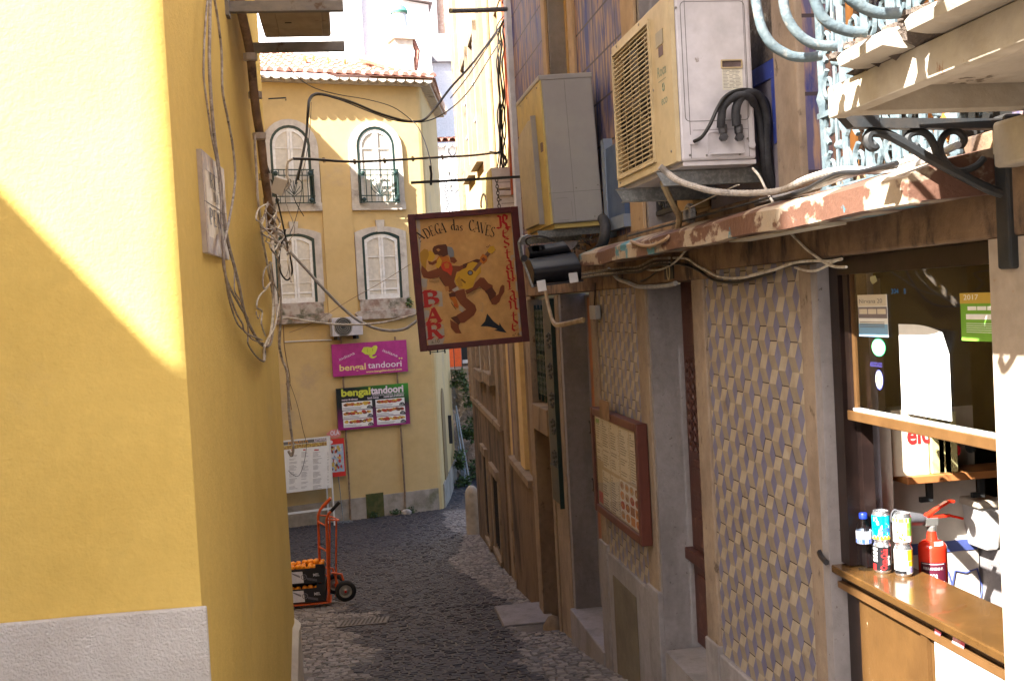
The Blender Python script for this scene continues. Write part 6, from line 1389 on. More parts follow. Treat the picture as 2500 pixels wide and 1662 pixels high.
# ================================================================ crumbling balcony, top right
BL = thing('balcony', 'crumbling white balcony with rounded concrete edge and bulging iron bars, top right corner', 'balcony', (1.5,2.3,.41))
ye = -1.2
b = MB()                                             # slab with a rounded nose, broken away at its far end
prof = [(1.80,.492),(1.80,.530),(1.17,.530),(1.135,.524),(1.122,.510),(1.128,.492),(1.17,.486)]
ys = [ye,0,.8,1.4,1.9,2.02]
for y in ys: b.v += [V((x,y,z+.003*math.sin(y*7))) for x,z in prof]
n = len(prof)
for k in range(len(ys)-1):
    for j in range(n): b.f.append((k*n+j,k*n+(j+1)%n,(k+1)*n+(j+1)%n,(k+1)*n+j)); b.m.append(0)
b.f.append(tuple(range(n))); b.f.append(tuple(range((len(ys)-1)*n+n-1,(len(ys)-1)*n-1,-1))); b.m += [0,0]
b.build('slab', m_slab, BL, smooth=True)
rs = random.Random(2); b = MB(); ys = [2.021+ (2.43-2.021)*k/12 for k in range(13)]; P2 = [(1.80,.488),(1.80,.532),(1.4,.532),(1.17,.530),(1.145,.518),(1.15,.500),(1.2,.484),(1.5,.484)]
for i,y in enumerate(ys):
    for j,(x,z) in enumerate(P2):
        sh_ = (.03+.06*i/12)*rs.random() if 2<j<7 else 0; b.v.append(V((x+sh_, y+rs.uniform(-.01,.01)+(.15*i/12 if x>1.3 else 0), z+rs.uniform(-.012,.008)*(1 if 1<j<7 else 0))))
n = len(P2)
for k in range(12):
    for j in range(n): b.f.append((k*n+j,k*n+(j+1)%n,(k+1)*n+(j+1)%n,(k+1)*n+j)); b.m.append(0)
b.f.append(tuple(range(n))); b.f.append(tuple(range(12*n+n-1,12*n-1,-1))); b.m += [0,0]
b.build('broken_end', m_concrete, BL)
MB().prism(Fr((0,2.12,0),(1,0,0),(0,-1,0)), [(1.128,.492),(1.122,.510),(1.135,.524),(1.17,.5305),(1.2,.5305),(1.2,.486),(1.17,.485)], -.20, -.0).build('nosing_fragment', m_slab, BL, smooth=True)
MB().box(Fr((0,0,0),(0,1,0),(-1,0,0)), ye, 2.538, .411, .486, -1.245, -1.20).build('fascia', m_slab, BL, bevel=.003)
Fy = Fr((0,0,0),(1,0,0),(0,-1,0))
boxes(Fy, [(1.246, 1.80, .415, .484, -2.53, -2.47),(1.246,1.80,.43,.484,-1.2,-1.14)], 'cross_beam', m_slab, BL, .003)
MB().box(Fy, 1.246, 1.799, .474, .4835, -2.465, 1.2).build('soffit', mat('flaking_soffit',(.46,.40,.32),(.38,.32,.25),(.12,.09,.06),sc_=6,sc3=9,cov3=(.60,.64),rough=.9,bump=.4), BL)
for zk,pts in enumerate((((150,-60),(150,0),(190,200),(240,310),(300,380),(370,425),(450,460),(560,470),(680,455)),((370,-50),(375,0),(390,90),(420,170),(480,260),(560,330),(660,370),(800,378)),((610,-40),(630,0),(660,80),(700,150),(770,205),(850,240),(940,262),(1045,262)),((870,-60),(930,0),(1020,60),(1110,98),(1200,112),(1320,108)))):
    Yk = (2.395,2.318,2.178,2.033)[zk]
    MB().tube(curve([PY(*Q('b2',x,y),Yk) for x,y in pts],5), .0115, 0, 10).build('bar', m_railb, BL, smooth=True)
for Yk in (1.88,1.73,1.58,1.43,1.28,1.13,.98,.8,.6):
    MB().tube(curve([V((x,Yk,z)) for x,z in ((.90,.95),(.90,.80),(.93,.68),(.99,.58),(1.07,.54),(1.14,.535))],5), .0115, 0, 8).build('bar', m_railb, BL, smooth=True)
MB().tube([V((.90,.5,.95)),V((.90,2.40,.95)),V((1.4,2.42,.95)),V((1.79,2.42,.95))], .012, 0, 8).build('top_rail', m_railb, BL, smooth=True)
rs = random.Random(6)
for k in range(12):
    y = 2.02+.42*rs.random(); MB().ball((1.14+.05*rs.random(), y, .535+.006*rs.random()), .012+.012*rs.random(), 0, 6, (1,1.3,.6)).build('rubble', m_concrete, BL)

MB().box(FR, 2.45, 2.64, .285, .405, .0, .10).build('corbel', m_slab, BL, bevel=.01)
MB().box(FR, 2.30, 2.70, .33, .41, .0, .06).build('wall_plate', m_slab, BL)
# rust streaks on the fascia are part of its paint; black scroll bracket under the slab
BK = thing('scroll_bracket', 'black wrought iron scroll bracket under the crumbling balcony', 'bracket', (1.78,2.68,.25))
YB = 2.68
def kb(x,y): return PY(*Q('b2',x,y),YB)
b = MB(); b.bar(kb(1115,1010), kb(2290,1015), .035, .026); b.build('top_bar', m_iron, BK)
p4 = [kb(x,y) for x,y in ((835,950),(1125,945),(1130,1045),(920,1045))]
FBk = Fr((0,YB,0),(1,0,0),(0,-1,0)); MB().prism(FBk, [(p.x,p.z) for p in p4], -.02, .02).build('end_plate', m_iron, BK)
b = MB(); b.tube(curve([kb(x,y) for x,y in ((1130,1180),(1105,1200),(1075,1180),(1060,1130),(1085,1085),(1140,1080),(1230,1100),(1400,1190),(1600,1310),(1850,1440),(2050,1540),(2260,1610))],4), .0135, 0, 8)
b.tube(curve([kb(x,y) for x,y in ((1470,1180),(1440,1205),(1400,1180),(1385,1120),(1430,1080),(1500,1075),(1560,1110),(1610,1200),(1640,1290),(1720,1370))],4), .0105, 0, 8)
b.tube(curve([kb(x,y) for x,y in ((1790,1190),(1830,1180),(1850,1130),(1800,1075),(1740,1070),(1680,1110),(1650,1190),(1670,1280),(1760,1380),(1850,1390),(1950,1350),(2010,1290))],4), .0095, 0, 8)
b.build('scrolls', m_iron, BK, smooth=True)
b = MB(); p = kb(2305,1500); b.box(FR, YB-.03, YB+.03, .02, .43, .0, .055); b.build('wall_bar', m_iron, BK, bevel=.008)
# ================================================================ inside the snack bar
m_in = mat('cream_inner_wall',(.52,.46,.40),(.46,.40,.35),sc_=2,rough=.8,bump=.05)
RM = thing('snack_bar_room', 'dim cream-walled room seen through the serving window', 'room', (3,3.5,-2.2))
def nbox(x0,x1,y0,y1,z0,z1,m,name,par): return MB().box(Fy,x0,x1,z0,z1,-y1,-y0).build(name,m,par)
YW = 4.12
nbox(2.05,2.52,YW,YW+.06,-2.2,-.52,m_in,'end_wall',RM); nbox(2.05,2.52,YW+.002,YW+.06,-.519,1.2,mat('shade_painted_wall',(.085,.068,.055),(.06,.05,.042),sc_=5,rough=.6),'shade_painted_wall',RM); nbox(2.52,5.2,4.8,4.86,-2.2,1.2,mat('dim_wood_wall',(.10,.06,.035),(.07,.045,.03),sc_=5,rough=.6),'far_wall',RM); nbox(2.50,2.52,YW+.06,4.8,-2.2,1.2,m_in,'partition_side',RM); nbox(5.2,5.26,.5,4.86,-2.2,1.2,mat('brown_inner_wall',(.16,.11,.07),rough=.8),'side_wall',RM)  # upper end wall is coloured dark in place of interior shade
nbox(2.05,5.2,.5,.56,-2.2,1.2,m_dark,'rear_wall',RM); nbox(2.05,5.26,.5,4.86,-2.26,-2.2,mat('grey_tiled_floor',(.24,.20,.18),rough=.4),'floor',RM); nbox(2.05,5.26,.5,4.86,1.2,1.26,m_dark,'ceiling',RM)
FI2 = Fr((0,YW,0),(1,0,0),(0,-1,0))
a0_,z0_ = FI2.q('b8',940,520); _,z1_ = FI2.q('b8',940,500)
zd = FI2.q('b8',1000,530)[1]
b = MB().box(FI2,2.1,2.515,zd-.045,zd,.0,.004).box(FI2,2.1,2.515,zd-.42,zd-.36,0,.004).build('blue_band', flat('blue_glaze',(.05,.07,.22)), RM)
b = MB(); rs = random.Random(12)
for k in range(3):
    a = 2.2+k*.13; z = zd-.21; b.tube([FI2.at(a+.07*math.cos(t/8*6.283),z+.12*math.sin(t/8*6.283)*(1 if t%2 else .6),.004) for t in range(9)], .004, 0, 4)
b.build('blue_drawing', flat('blue_line',(.06,.08,.25)), RM)
nbox(1.985,2.06,3.935,3.948,-2.2,-.52,m_in,'end_wall_return',RM); nbox(1.935,1.98,3.87,3.935,-1.07,.1,mat('lilac_plaster',(.24,.225,.26),(.20,.185,.22),(.07,.06,.06),sc_=4,sc3=14,cov3=(.68,.71),rough=.8),'inner_jamb',RM)
# things behind the counter
YP = 3.99; FP2 = Fr((0,YP,0),(1,0,0),(0,-1,0))
def k9(x,y,F=FP2): return F.q('b7',x,y)
x0_,z1_ = k9(600,1385); x1_,z0_ = k9(1370,1440)
SHL = thing('wooden_shelf', 'rough orange-brown wooden shelf in the sun inside the snack bar', 'shelf', FP2.at(x0_,z0_))
MB().box(FP2,x0_,x1_+.3,z0_,z0_+.03,-.12,.05).build('board', mat('orange_shelf_wood',(.42,.17,.05),(.30,.12,.04),sc_=6,st=(.2,1,1),rough=.5,bump=.1), SHL, bevel=.003)
for x in (.25,.75): xx = x0_+(x1_-x0_)*x; MB().box(FP2,xx,xx+.022,z0_-.07,z0_,-.02,.0).box(FP2,xx-.03,xx+.022,z0_-.085,z0_-.065,-.02,-.002).build('bracket', m_iron, SHL)
MC = thing('display_box', 'white display box with red lettering on the wooden shelf inside', 'box', FP2.at(x0_,z0_+.03))
a0_,z1_ = k9(515,1080); a1_,_ = k9(790,1380)
MB().box(FP2,a0_,a1_,z0_+.031,z1_+.06,-.12,.02).build('carton', m_cream, MC)
b = MB(); b.text(FP2,'eloce',a0_+.06,z1_-.075,.11,.022,0,maxw=.19,bold=.003); b.prism(FP2,arcp(a0_+.26,z0_+.115,.026,.026,0,330,12),.0205,.023); b.build('red_marks', m_red, MC)
MB().prism(FP2,arcp(a0_+.33,z0_+.125,.024,.024,0,330,12),.0205,.0235).build('black_mark', m_iron, MC)
for k,x in enumerate((800,850,895)):
    a_,_ = k9(x,1300); tag(MB().box(FP2,a_,a_+.055,z0_+.031,z1_+.04,-.05,.03).build('carton', mat('yellowish_carton_%s'%('abc'[k]),(.50,.46,.22),rough=.5), None, bevel=.003), 'slim yellowish carton standing beside the white display box', 'carton', 'slim cartons on the shelf')
tag(nbox(2.14,2.165,2.6,3.86,-.56,-.54,m_iron,'bar',None), 'black bar across the inside of the serving window', 'bar')
bn_ = thing('bin', 'white plastic bin with a lid inside the snack bar', 'bin', (3,4.4,-1.2))
a0_,z1_ = FP2.q('b8',1185,300); a1_,z0_ = FP2.q('b8',1362,600)
MB().prism(FP2,[(a0_+.02,z0_),(a1_-.02,z0_),(a1_,z1_),(a0_,z1_)],-.22,0).build('body', mat('dull_white_plastic',(.55,.52,.50),rough=.5), bn_, bevel=.01)
MB().box(FP2,a0_-.012,a1_+.012,z1_,z1_+.03,-.23,.012).build('lid', mat('beige_lid',(.48,.40,.32),rough=.5), bn_, bevel=.008)
nb_ = nbox(2.53,4.5,3.9,4.78,-2.2,z0_-.002,m_granite,'back_counter',None); tag(nb_,'low grey worktop along the end wall of the snack bar','worktop')
# ================================================================ notices on the window pane
CG = -.0555
def k10(x,y): return FR.q('b7',x,y,CG)
FRr = Fr((1.8,0,0),(0,-1,0),(-1,0,0))
def sheetp(name, label, TL, BR, m, th=.002, cat='notice'):
    (a1,z1),(a0,z0) = k10(*TL), k10(*BR); t = thing(name,label,cat,FR.at(a0,z0,CG)); MB().box(FR,a0,a1,z0,z1,CG,CG+th).build('sheet',m,t); return t,a0,a1,z0,z1
t,a0,a1,z0,z1 = sheetp('notice','blue and white certificate taped high on the left of the window','' or (287,122),(512,432), m_paper)
h = z1-z0
MB().box(FR,a0,a1,z0,z0+h*.30,CG+.0021,CG+.003).build('blue_foot', flat('light_blue',(.20,.38,.58)), t)
MB().box(FR,a0,a1,z1-h*.27,z1,CG+.0021,CG+.003).build('cream_head', m_cream, t)
b = MB().box(FR,a0,a1,z1-h*.56,z1-h*.29,CG+.0021,CG+.003); b.build('grey_band', mat('grey_band',(.20,.17,.18),rough=.5), t)
b = MB()
for k in range(3): b.box(FR,a0+.008+(a1-a0-.01)*k/3,a0+(a1-a0-.01)*(k+1)/3,z1-h*.46,z1-h*.34,CG+.0031,CG+.0036)
b.build('boxes', m_cream, t)
b = MB()
for k in range(4): b.box(FR,a0+.02,a1-.01,z0+h*(.22+.04*k),z0+h*(.235+.04*k),CG+.0032,CG+.0036)
b.text(FRr,'Nirvana 20',-(a1-.01),z1-h*.20,.022,CG+.0036,0,maxw=(a1-a0)*.8); b.build('print', m_ink, t)
t,a0,a1,z0,z1 = sheetp('notice','bright green licence taped at the right edge of the window',(1040,108),(1330,468), flat('licence_green',(.16,.36,.04)))
h = z1-z0
MB().box(FR,a0,a1,z1-h*.22,z1,CG+.0021,CG+.003).build('gold_head', flat('gold_print',(.50,.34,.06)), t)
b = MB(); b.box(FR,a0+.01,a1-.03,z1-h*.55,z1-h*.44,CG+.0021,CG+.003)
for k in range(3): b.box(FR,a0+.006+(a1-a0-.04)*k/3,a0+(a1-a0-.04)*(k+1)/3,z1-h*.36,z1-h*.28,CG+.0021,CG+.003)
b.build('white_boxes', m_paper, t)
b = MB()
for k in range(5): b.box(FR,a0+.02,a1-.03,z0+h*(.18+.045*k),z0+h*(.19+.045*k),CG+.0021,CG+.003)
b.text(FRr,'2017',-(a1-.02),z1-h*.14,.022,CG+.0036,0,maxw=(a1-a0)*.4); b.build('print', m_paper, t)
(a1,z1),(a0,z0) = k10(585,335), k10(980,1050)
t = thing('poster','large blank-looking white poster curling at its top right corner inside the window','poster',FR.at(a0,z0,CG))
b = MB(); N_=12
for k in range(N_+1):
    a = a1+(a0-a1)*k/N_; dz = -.022*max(0,(k-4)/8)**1.5; cb = .02*max(0,(k-5)/7)**2
    b.v += [FR.at(a,z0,CG+.001), FR.at(a,z0+(z1-z0)*.7,CG+.001), FR.at(a,z1+dz,CG+.001+cb)]
for k in range(N_):
    for j in range(2): i=k*3+j; b.f.append((i,i+3,i+4,i+1)); b.m.append(0)
b.build('sheet', m_paper, t, smooth=True)
b = MB(); e_ = z1-z0
for k in range(5): b.box(FR,a1-.20+.015*k,a1-.195+.015*k+.004,z0+e_*.80+.003*k,z0+e_*.80+.006+.003*k,CG+.0012,CG+.002)
b.prism(FR,arcp(a1-.16,z0+.045,.012,.006,0,330,8),CG+.0012,CG+.002); b.prism(FR,arcp(a0+.05,z0+.05,.014,.018,0,330,10),CG+.0012,CG+.002); b.build('small_marks', mat('pale_ink',(.45,.40,.36),rough=.7), t)
ac_,zc_ = k10(438,507)
t = thing('sticker','round green and white sticker on the window pane','sticker',FR.at(ac_,zc_,CG)); b = MB(); b.prism(FR,arcp(ac_,zc_,.050,.032,0,350,24),CG,CG+.001); b.build('rim', flat('sticker_green',(.05,.45,.16)), t)
MB().prism(FR,arcp(ac_,zc_,.044,.027,0,350,24),CG+.0011,CG+.0016).build('disc', m_paper, t)
b=MB(); b.text(FRr,'?',-(ac_+.036),zc_+.002,.02,CG+.002,0); b.box(FR,ac_-.03,ac_+.02,zc_+.002,zc_+.004,CG+.0017,CG+.002).box(FR,ac_-.03,ac_+.02,zc_-.004,zc_-.002,CG+.0017,CG+.002); b.build('mark', flat('green_ink',(.04,.30,.12)), t)
ac_,zc_ = k10(443,745)
t = thing('sticker','oval yellow association sticker with blue rim on the window pane','sticker',FR.at(ac_,zc_,CG)); MB().prism(FR,arcp(ac_,zc_,.028,.036,0,350,24),CG,CG+.001).build('rim', flat('sticker_blue',(.05,.06,.30)), t)
MB().prism(FR,arcp(ac_,zc_,.024,.031,0,350,24),CG+.0011,CG+.0016).build('oval', flat('sticker_yellow',(.60,.58,.10)), t)
b=MB()
for z in (.018,.0,-.018): b.box(FR,ac_-.010,ac_+.010,zc_+z-.006,zc_+z+.006,CG+.0017,CG+.0022)
b.build('white_marks', m_paper, t); 
b=MB(); b.text(FRr,'ASSOCIADO',-k10(378,645)[0],k10(378,645)[1],.024,CG+.001,0,maxw=.088); tag(b.build('window_lettering', flat('violet_blue_print',(.06,.05,.24))),'ASSOCIADO in blue letters above the oval sticker','lettering')
b=MB(); b.text(FRr,'304',-k10(530,112)[0],k10(530,112)[1],.024,CG+.001,0,maxw=.05); b.text(FRr,'B',-k10(625,112)[0],k10(625,112)[1],.024,CG+.001,0); tag(b.build('blue_mark', flat('cyan_blue',(.02,.16,.42))),'small blue marking stuck near the top of the window','sticker')
ac_,zc_ = k10(400,8); tag(MB().prism(FR,[(ac_+.03*math.cos(k/9*6.283)*(1 if k%2 else .8),zc_+.016*math.sin(k/9*6.283)*(1 if k%2 else .8)) for k in range(9)],CG,CG+.001).build('glue_stain', flat('cream_stain',(.40,.36,.20))),'cream glue stain near the top left of the window pane','stain')
# red-white poster under the counter
t = thing('poster','sun-bleached white poster with a torn red heading under the counter','poster',FR.at(3.0,-2.2))
a1,z1 = FR.q('b8',845,1180,-.018); MB().box(FR,2.80,a1,-2.3,-1.162,-.0335,-.018).build('sheet', m_paper, t)
b=MB().flat(FR,[FR.q('b8',x,y,-.017) for x,y in ((850,1178),(900,1210),(880,1260),(850,1235))],-.017).flat(FR,[FR.q('b8',x,y,-.017) for x,y in ((985,1240),(1075,1290),(1060,1340),(1030,1345),(1000,1320),(975,1290))],-.0168); b.build('red_heading', mat('faded_red',(.62,.12,.16),(.70,.40,.40),sc_=30,rough=.6), t, fix=False)
# ================================================================ drinks and the extinguisher
def wrap(b, c, r, ang, z, body, size, m, rot=0.0, maxw=None, bold=0):
    T_ = MB(); T_.text(Fr((0,0,0),(1,0,0),(0,-1,0)), body, 0, 0, size, 0, 0, maxw=maxw, rot=rot, bold=bold); i=len(b.v)
    xs=[v.x for v in T_.v]; zs=[v.z for v in T_.v]; mx,mz=(min(xs)+max(xs))/2,(min(zs)+max(zs))/2
    for v in T_.v: t_=ang+(v.x-mx)/r; b.v.append(V((c.x+r*math.sin(t_),c.y-r*math.cos(t_),z+v.z-mz)))
    for f in T_.f: b.f.append(tuple(i+k for k in f)); b.m.append(m)
def patch(b,c,r,a0,a1,z0,z1,m,n=8):
    i=len(b.v)
    for k in range(n+1): t_=a0+(a1-a0)*k/n; b.v += [V((c.x+r*math.sin(t_),c.y-r*math.cos(t_),z0)),V((c.x+r*math.sin(t_),c.y-r*math.cos(t_),z1))]
    for k in range(n): b.f.append((i+2*k,i+2*k+2,i+2*k+3,i+2*k+1)); b.m.append(m)
def blob(b,c,r,pts,m):
    i=len(b.v); b.v += [V((c.x+r*math.sin(t_),c.y-r*math.cos(t_),z)) for t_,z in pts]; b.f.append(tuple(range(i,i+len(pts)))); b.m.append(m)
m_alu = flat('aluminium',(.62,.62,.64),.25,.9)
VA = math.atan2(1.93,3.72)*-1              # angle facing the camera, measured from -Y
fa = -math.atan2(1.93,3.72)
def can(x,y,z,label,base,art):
    t = thing('drink_can',label,'can',(x,y,z),group='drink cans stacked on the counter'); c = V((x,y,z)); r=.0325
    MB().lathe(c,[(0,.006),(.022,.004),(.025,0),(.028,.003),(r,.012),(r,.100),(.027,.113),(.0285,.115),(.0265,.1155),(.0255,.112),(0,.112)],0,28).build('shell',m_alu,t,smooth=True)
    b=MB(); b.lathe(c,[(r+.0002,.0125),(r+.0002,.100)],0,28); b.build('paint',base,t,smooth=True)
    art(t,c,r+.0006); return t
cy = flat('teal_can',(.0,.36,.50),.25); wh = flat('white_can',(.75,.75,.72),.25); bk = flat('black_can',(.012,.012,.014),.2); rd=flat('red_can',(.62,.02,.02),.3); ylw=flat('yellow_can',(.72,.50,.02),.3); grn=flat('green_can',(.22,.50,.05),.3); blu=flat('blue_can',(.03,.08,.42),.3)
def art1(t,c,r):
    b=MB(); z=c.z
    for pts in ([(-.9,.095),(-.45,.097),(-.40,.082),(-.25,.080),(-.22,.068),(-.42,.066),(-.5,.078),(-.9,.08)],[(-.35,.030),(.1,.022),(.7,.032),(.95,.062),(.6,.072),(.1,.066),(-.25,.05)]): blob(b,c,r,[(fa+p,z+q) for p,q in pts],0)
    b.build('white_splash',wh,t,fix=False)
    b=MB()
    for k in range(5): blob(b,c,r+.0004,[(fa-.8+k*.4+.16*math.cos(q),z+.02+.008*math.sin(q)) for q in [i*.785 for i in range(8)]],0)
    patch(b,c,r,fa-1.4,fa+1.4,z+.0125,z+.018,0); b.build('fruit',ylw,t,fix=False)
    b=MB(); wrap(b,c,r+.0009,fa+.35,z+.046,'Fanta',.034,0,rot=.35,maxw=.036,bold=.001); b.build('lettering',blu,t)
def art2(t,c,r):
    b=MB(); z=c.z; patch(b,c,r,fa-1.5,fa-.75,z+.0125,z+.035,0,5); wrap(b,c,r+.0004,fa+.20,z+.055,'Coca-Cola',.030,0,rot=1.5,maxw=.078,bold=.0012); b.build('red_script',rd,t)
    b=MB(); wrap(b,c,r+.0004,fa+.75,z+.05,'zero',.02,0,rot=1.57,maxw=.035); 
    for k in range(4): patch(b,c,r,fa-1.2,fa-.55,z+.045+.014*k,z+.054+.014*k,0,4)
    b.build('white_marks',wh,t)
def art3(t,c,r):
    b=MB(); z=c.z; patch(b,c,r,fa-1.4,fa+1.6,z+.084,z+.0995,0); patch(b,c,r,fa+.45,fa+1.5,z+.035,z+.083,0,5); b.build('green_bands',grn,t,fix=False)
    b=MB()
    for p,q in ((-.5,.05),(-.3,.03),(0,.04),(.2,.022),(-.1,.025)): blob(b,c,r+.0003,[(fa+p+.13*math.cos(i*.785),z+q+.006*math.sin(i*.785)) for i in range(8)],0)
    b.build('lemon_drawing',ylw,t,fix=False)
    b=MB(); wrap(b,c,r+.0005,fa-.35,z+.066,'limão',.022,0,maxw=.03); wrap(b,c,r+.0005,fa+.85,z+.06,'light',.014,0,maxw=.018); b.build('lettering',mat('grey_print',(.35,.38,.30),rough=.4),t)
def art4(t,c,r):
    b=MB(); z=c.z; patch(b,c,r,fa+.40,fa+1.5,z+.060,z+.0995,0,5); patch(b,c,r+.0002,fa+.5,fa+1.4,z+.040,z+.058,0,5); b.build('yellow_panel',ylw,t,fix=False)
    b=MB(); patch(b,c,r,fa-1.5,fa+.3,z+.0125,z+.024,0,6)
    b.build('dark_foot',bk,t,fix=False)
    b=MB(); patch(b,c,r,fa+.55,fa+1.4,z+.016,z+.036,0,4); wrap(b,c,r+.0005,fa-.35,z+.060,'Sumol',.024,0,maxw=.034); b.build('lettering',mat('violet_print',(.25,.22,.40),rough=.4),t)
zc = -1.070; C1=(1.913,3.758); C2=(1.960,3.690)
can(*C1,zc,'black cola can with red script, bottom of the left stack on the counter',bk,art2)
can(*C1,zc+.1155,'teal and white orange-soda can, top of the left stack on the counter',cy,art1)
can(*C2,zc,'white can with yellow panel, bottom of the right stack on the counter',wh,art4)
can(C2[0],C2[1],zc+.1155,'white can with green bands, top of the right stack on the counter',wh,art3)
t = thing('water_bottle','clear plastic water bottle with blue cap beside the stacked cans','bottle',(1.872,3.815,zc)); c=V((1.872,3.815,zc))
pr = [(0,.003),(.024,0),(.029,.006)]
for k in range(6): pr += [(.029,.012+k*.015),(.0265,.019+k*.015)]
pr += [(.029,.105),(.029,.150),(.025,.172),(.013,.190),(.0125,.2)]
mpet = glassmat('clear_plastic',(.82,.86,.92),1.3)
MB().lathe(c,pr,0,24).build('body',mpet,t,smooth=True)
MB().lathe(c,[(.0292,.103),(.0294,.104),(.0294,.148),(.0292,.149)],0,24).build('label',mat('bottle_label',(.60,.60,.64),rough=.4),t,smooth=True)
b=MB(); patch(b,c,.0297,fa-1.5,fa+1.5,zc+.104,zc+.120,0); b.build('label_foot',blu,t,fix=False)
MB().lathe(c,[(.0135,.193),(.0155,.194),(.0155,.212),(.013,.215),(0,.2152)],0,20).build('cap',flat('blue_cap',(.01,.03,.30),.4),t,smooth=True)
EX = thing('fire_extinguisher','red fire extinguisher with black horn standing behind the counter','fire extinguisher',(0,0,0))
YE = (CF.dot(V((0,0,0)))); pe = ray(2274,1330)*4.10; EX.location = (pe.x,pe.y,pe.z-.33)
YE = pe.y
def ke(x,y,dy=0): return PY(*Q('d2',x,y),YE+dy)
zt = ke(1015,870).z; zs = ke(1015,1050).z; zb = pe.z-.33
m_exr = flat('extinguisher_red',(.62,.025,.01),.22,0,.5); m_exr.node_tree.nodes['Principled BSDF'].inputs['Coat Weight'].default_value=.5
ax_ = ke(1015,1100); c=V((ax_.x,YE,0)); r=.0525
pr=[(0,zb),(r*.95,zb),(r,zb+.01),(r,zs-.005)]+[(r*(.30+.70*math.cos(math.radians(k*9)))if k<10 else r*.3, zs+(zt-zs-.035)*math.sin(math.radians(k*9))) for k in range(1,10)]+[(r*.30,zt)]
MB().lathe(c,pr,0,36).build('cylinder',m_exr,EX,smooth=True)
b=MB(); fe=-math.atan2(pe.x,pe.y); z1=ke(1015,1190).z; patch(b,c,r+.0006,fe-.95,fe+.95,z1-.14,z1,0,12); b.build('label',flat('dark_label',(.07,.008,.02),.4),EX,smooth=True,fix=False)
b=MB(); wrap(b,c,r+.0012,fe,z1-.022,'FERRANDO F.',.014,0,maxw=.075); wrap(b,c,r+.0012,fe,z1-.05,'CO2',.022,0,maxw=.03); patch(b,c,r+.001,fe-.8,fe+.8,z1-.006,z1-.004,0,10); patch(b,c,r+.001,fe-.8,fe+.8,z1-.072,z1-.070,0,10); b.build('label_print',m_paper,EX)
b=MB(); patch(b,c,r*.93,fe+.15,fe+.9,zs+.014,zs+.030,0,5); b.build('sticker',m_paper,EX,fix=False)
b=MB(); b.lathe(V((c.x,c.y,zt)),[(.015,-.002),(.017,.0),(.017,.018),(.013,.02),(.013,.035)],0,14); p=ke(1015,770); b.box(Fy,c.x-.03,c.x+.022,zt+.02,zt+.05,-YE-.014,-YE+.014); b.build('valve',mat('brass_steel_valve',(.45,.43,.40),rough=.3,metal=.8),EX,bevel=.002)
def lever(pts,w_): 
    b=MB(); 
    for p,q in zip(pts,pts[1:]): b.bar(p,q,w_,.010)
    return b
lever([ke(940,715),ke(1090,610),ke(1180,555),ke(1245,550)],.024).build('top_lever',m_exr,EX,bevel=.002)
lever([ke(940,690),ke(1010,720),ke(1200,705),ke(1340,738)],.022).build('bottom_lever',m_exr,EX,bevel=.002)
q0,q1=ke(945,750),ke(780,745); d_=(q1-q0).normalized(); b=MB(); 
b.lathe(q0,[(.008,-.03),(.010,0),(.018,.015),(.022,.02),(.034,.12),(.036,.125),(.030,.124)],0,20,ax=d_); b.build('horn',mat('grey_black_horn',(.10,.10,.11),rough=.5),EX,smooth=True)
# ================================================================ what stands far down the lane
FK = Fr((0,44,0),(1,0,0),(0,-1,0))
def far(z,x,y,F): return F.q(z,x,y)
CHU = thing('white_church','large whitewashed building rising bright behind the clay tile roof','building',(-2,44,-4))
x1 = FK.q('a5',385,200)[0]; 
zA = FK.q('a5',380,45)[1]; zB_ = FK.q('a5',100,-5)[1]; xB=FK.q('a5',100,-5)[0]
MB().prism(FK,[(-16,-5),(x1,-5),(x1,zA),(xB,zB_),(-9,zB_+1.5),(-16,zB_+1.5)],-16,0).build('wall',m_lime,CHU)
MB().prism(FK,[(xB,zB_+.02),(x1+.15,zA+.02),(x1+.15,zA+.35),(xB,zB_+.37)],-16,.25).build('cornice',m_granite,CHU)
xq=FK.q('a1',1580,300)[0]; MB().box(FK,-13.8,xq,-5,zB_+.6,0,.35).build('buttress',m_lime,CHU)
FT = Fr((0,52,0),(1,0,0),(0,-1,0))
TH = thing('terrace_house','white house with a grey stone window surround beyond the far yellow house','house',(3,52,-4))
x0=FT.q('a5',385,100)[0]-.3; b=MB(); wx0,wz0=FT.q('a5',465,340); wx1=wx0+3.2
b.box(FT,x0,wx0,-5,22,-8,0).box(FT,wx0,wx1,-5,wz0,-8,0).box(FT,wx0,wx1,wz0+5,22,-8,0).box(FT,wx1,wx1+6,-5,22,-8,0); b.build('wall',m_lime,TH)
MB().box(FT,wx0-1.1,wx0-.0,wz0-1.3,22,0,.3).box(FT,wx0,wx1,wz0-1.3,wz0,0,.3).build('stone_surround',m_granite,TH)
MB().box(FT,wx0+.002,wx0+.7,wz0+.001,wz0+5,-.4,.02).build('red_reveal',m_tile,TH)
b=MB()
for k in range(12): xx=wx0+.9+k*.22; b.prism(FT,[(xx,wz0+.05),(xx+.2,wz0+.05),(xx+.25,wz0+1.8+.2*(k%2)),(xx+.05,wz0+1.8)],-3,-2.8)
b.build('inner_roof',m_tile,TH)
FU = Fr((0,40,0),(1,0,0),(0,-1,0))
LR = thing('tiled_outbuilding','low white house with an old dark red tile roof in the gap down the lane','house',(3.5,40,-4))
x0=FU.q('a5',420,1200)[0]; x1=x0+7; zt=FU.q('a5',560,1155)[1]; ze_=FU.q('a5',560,1370)[1]
MB().box(FU,x0-2,x1,-5,ze_-.1,-5,0).build('wall',m_lime,LR)
b=MB(); n=34
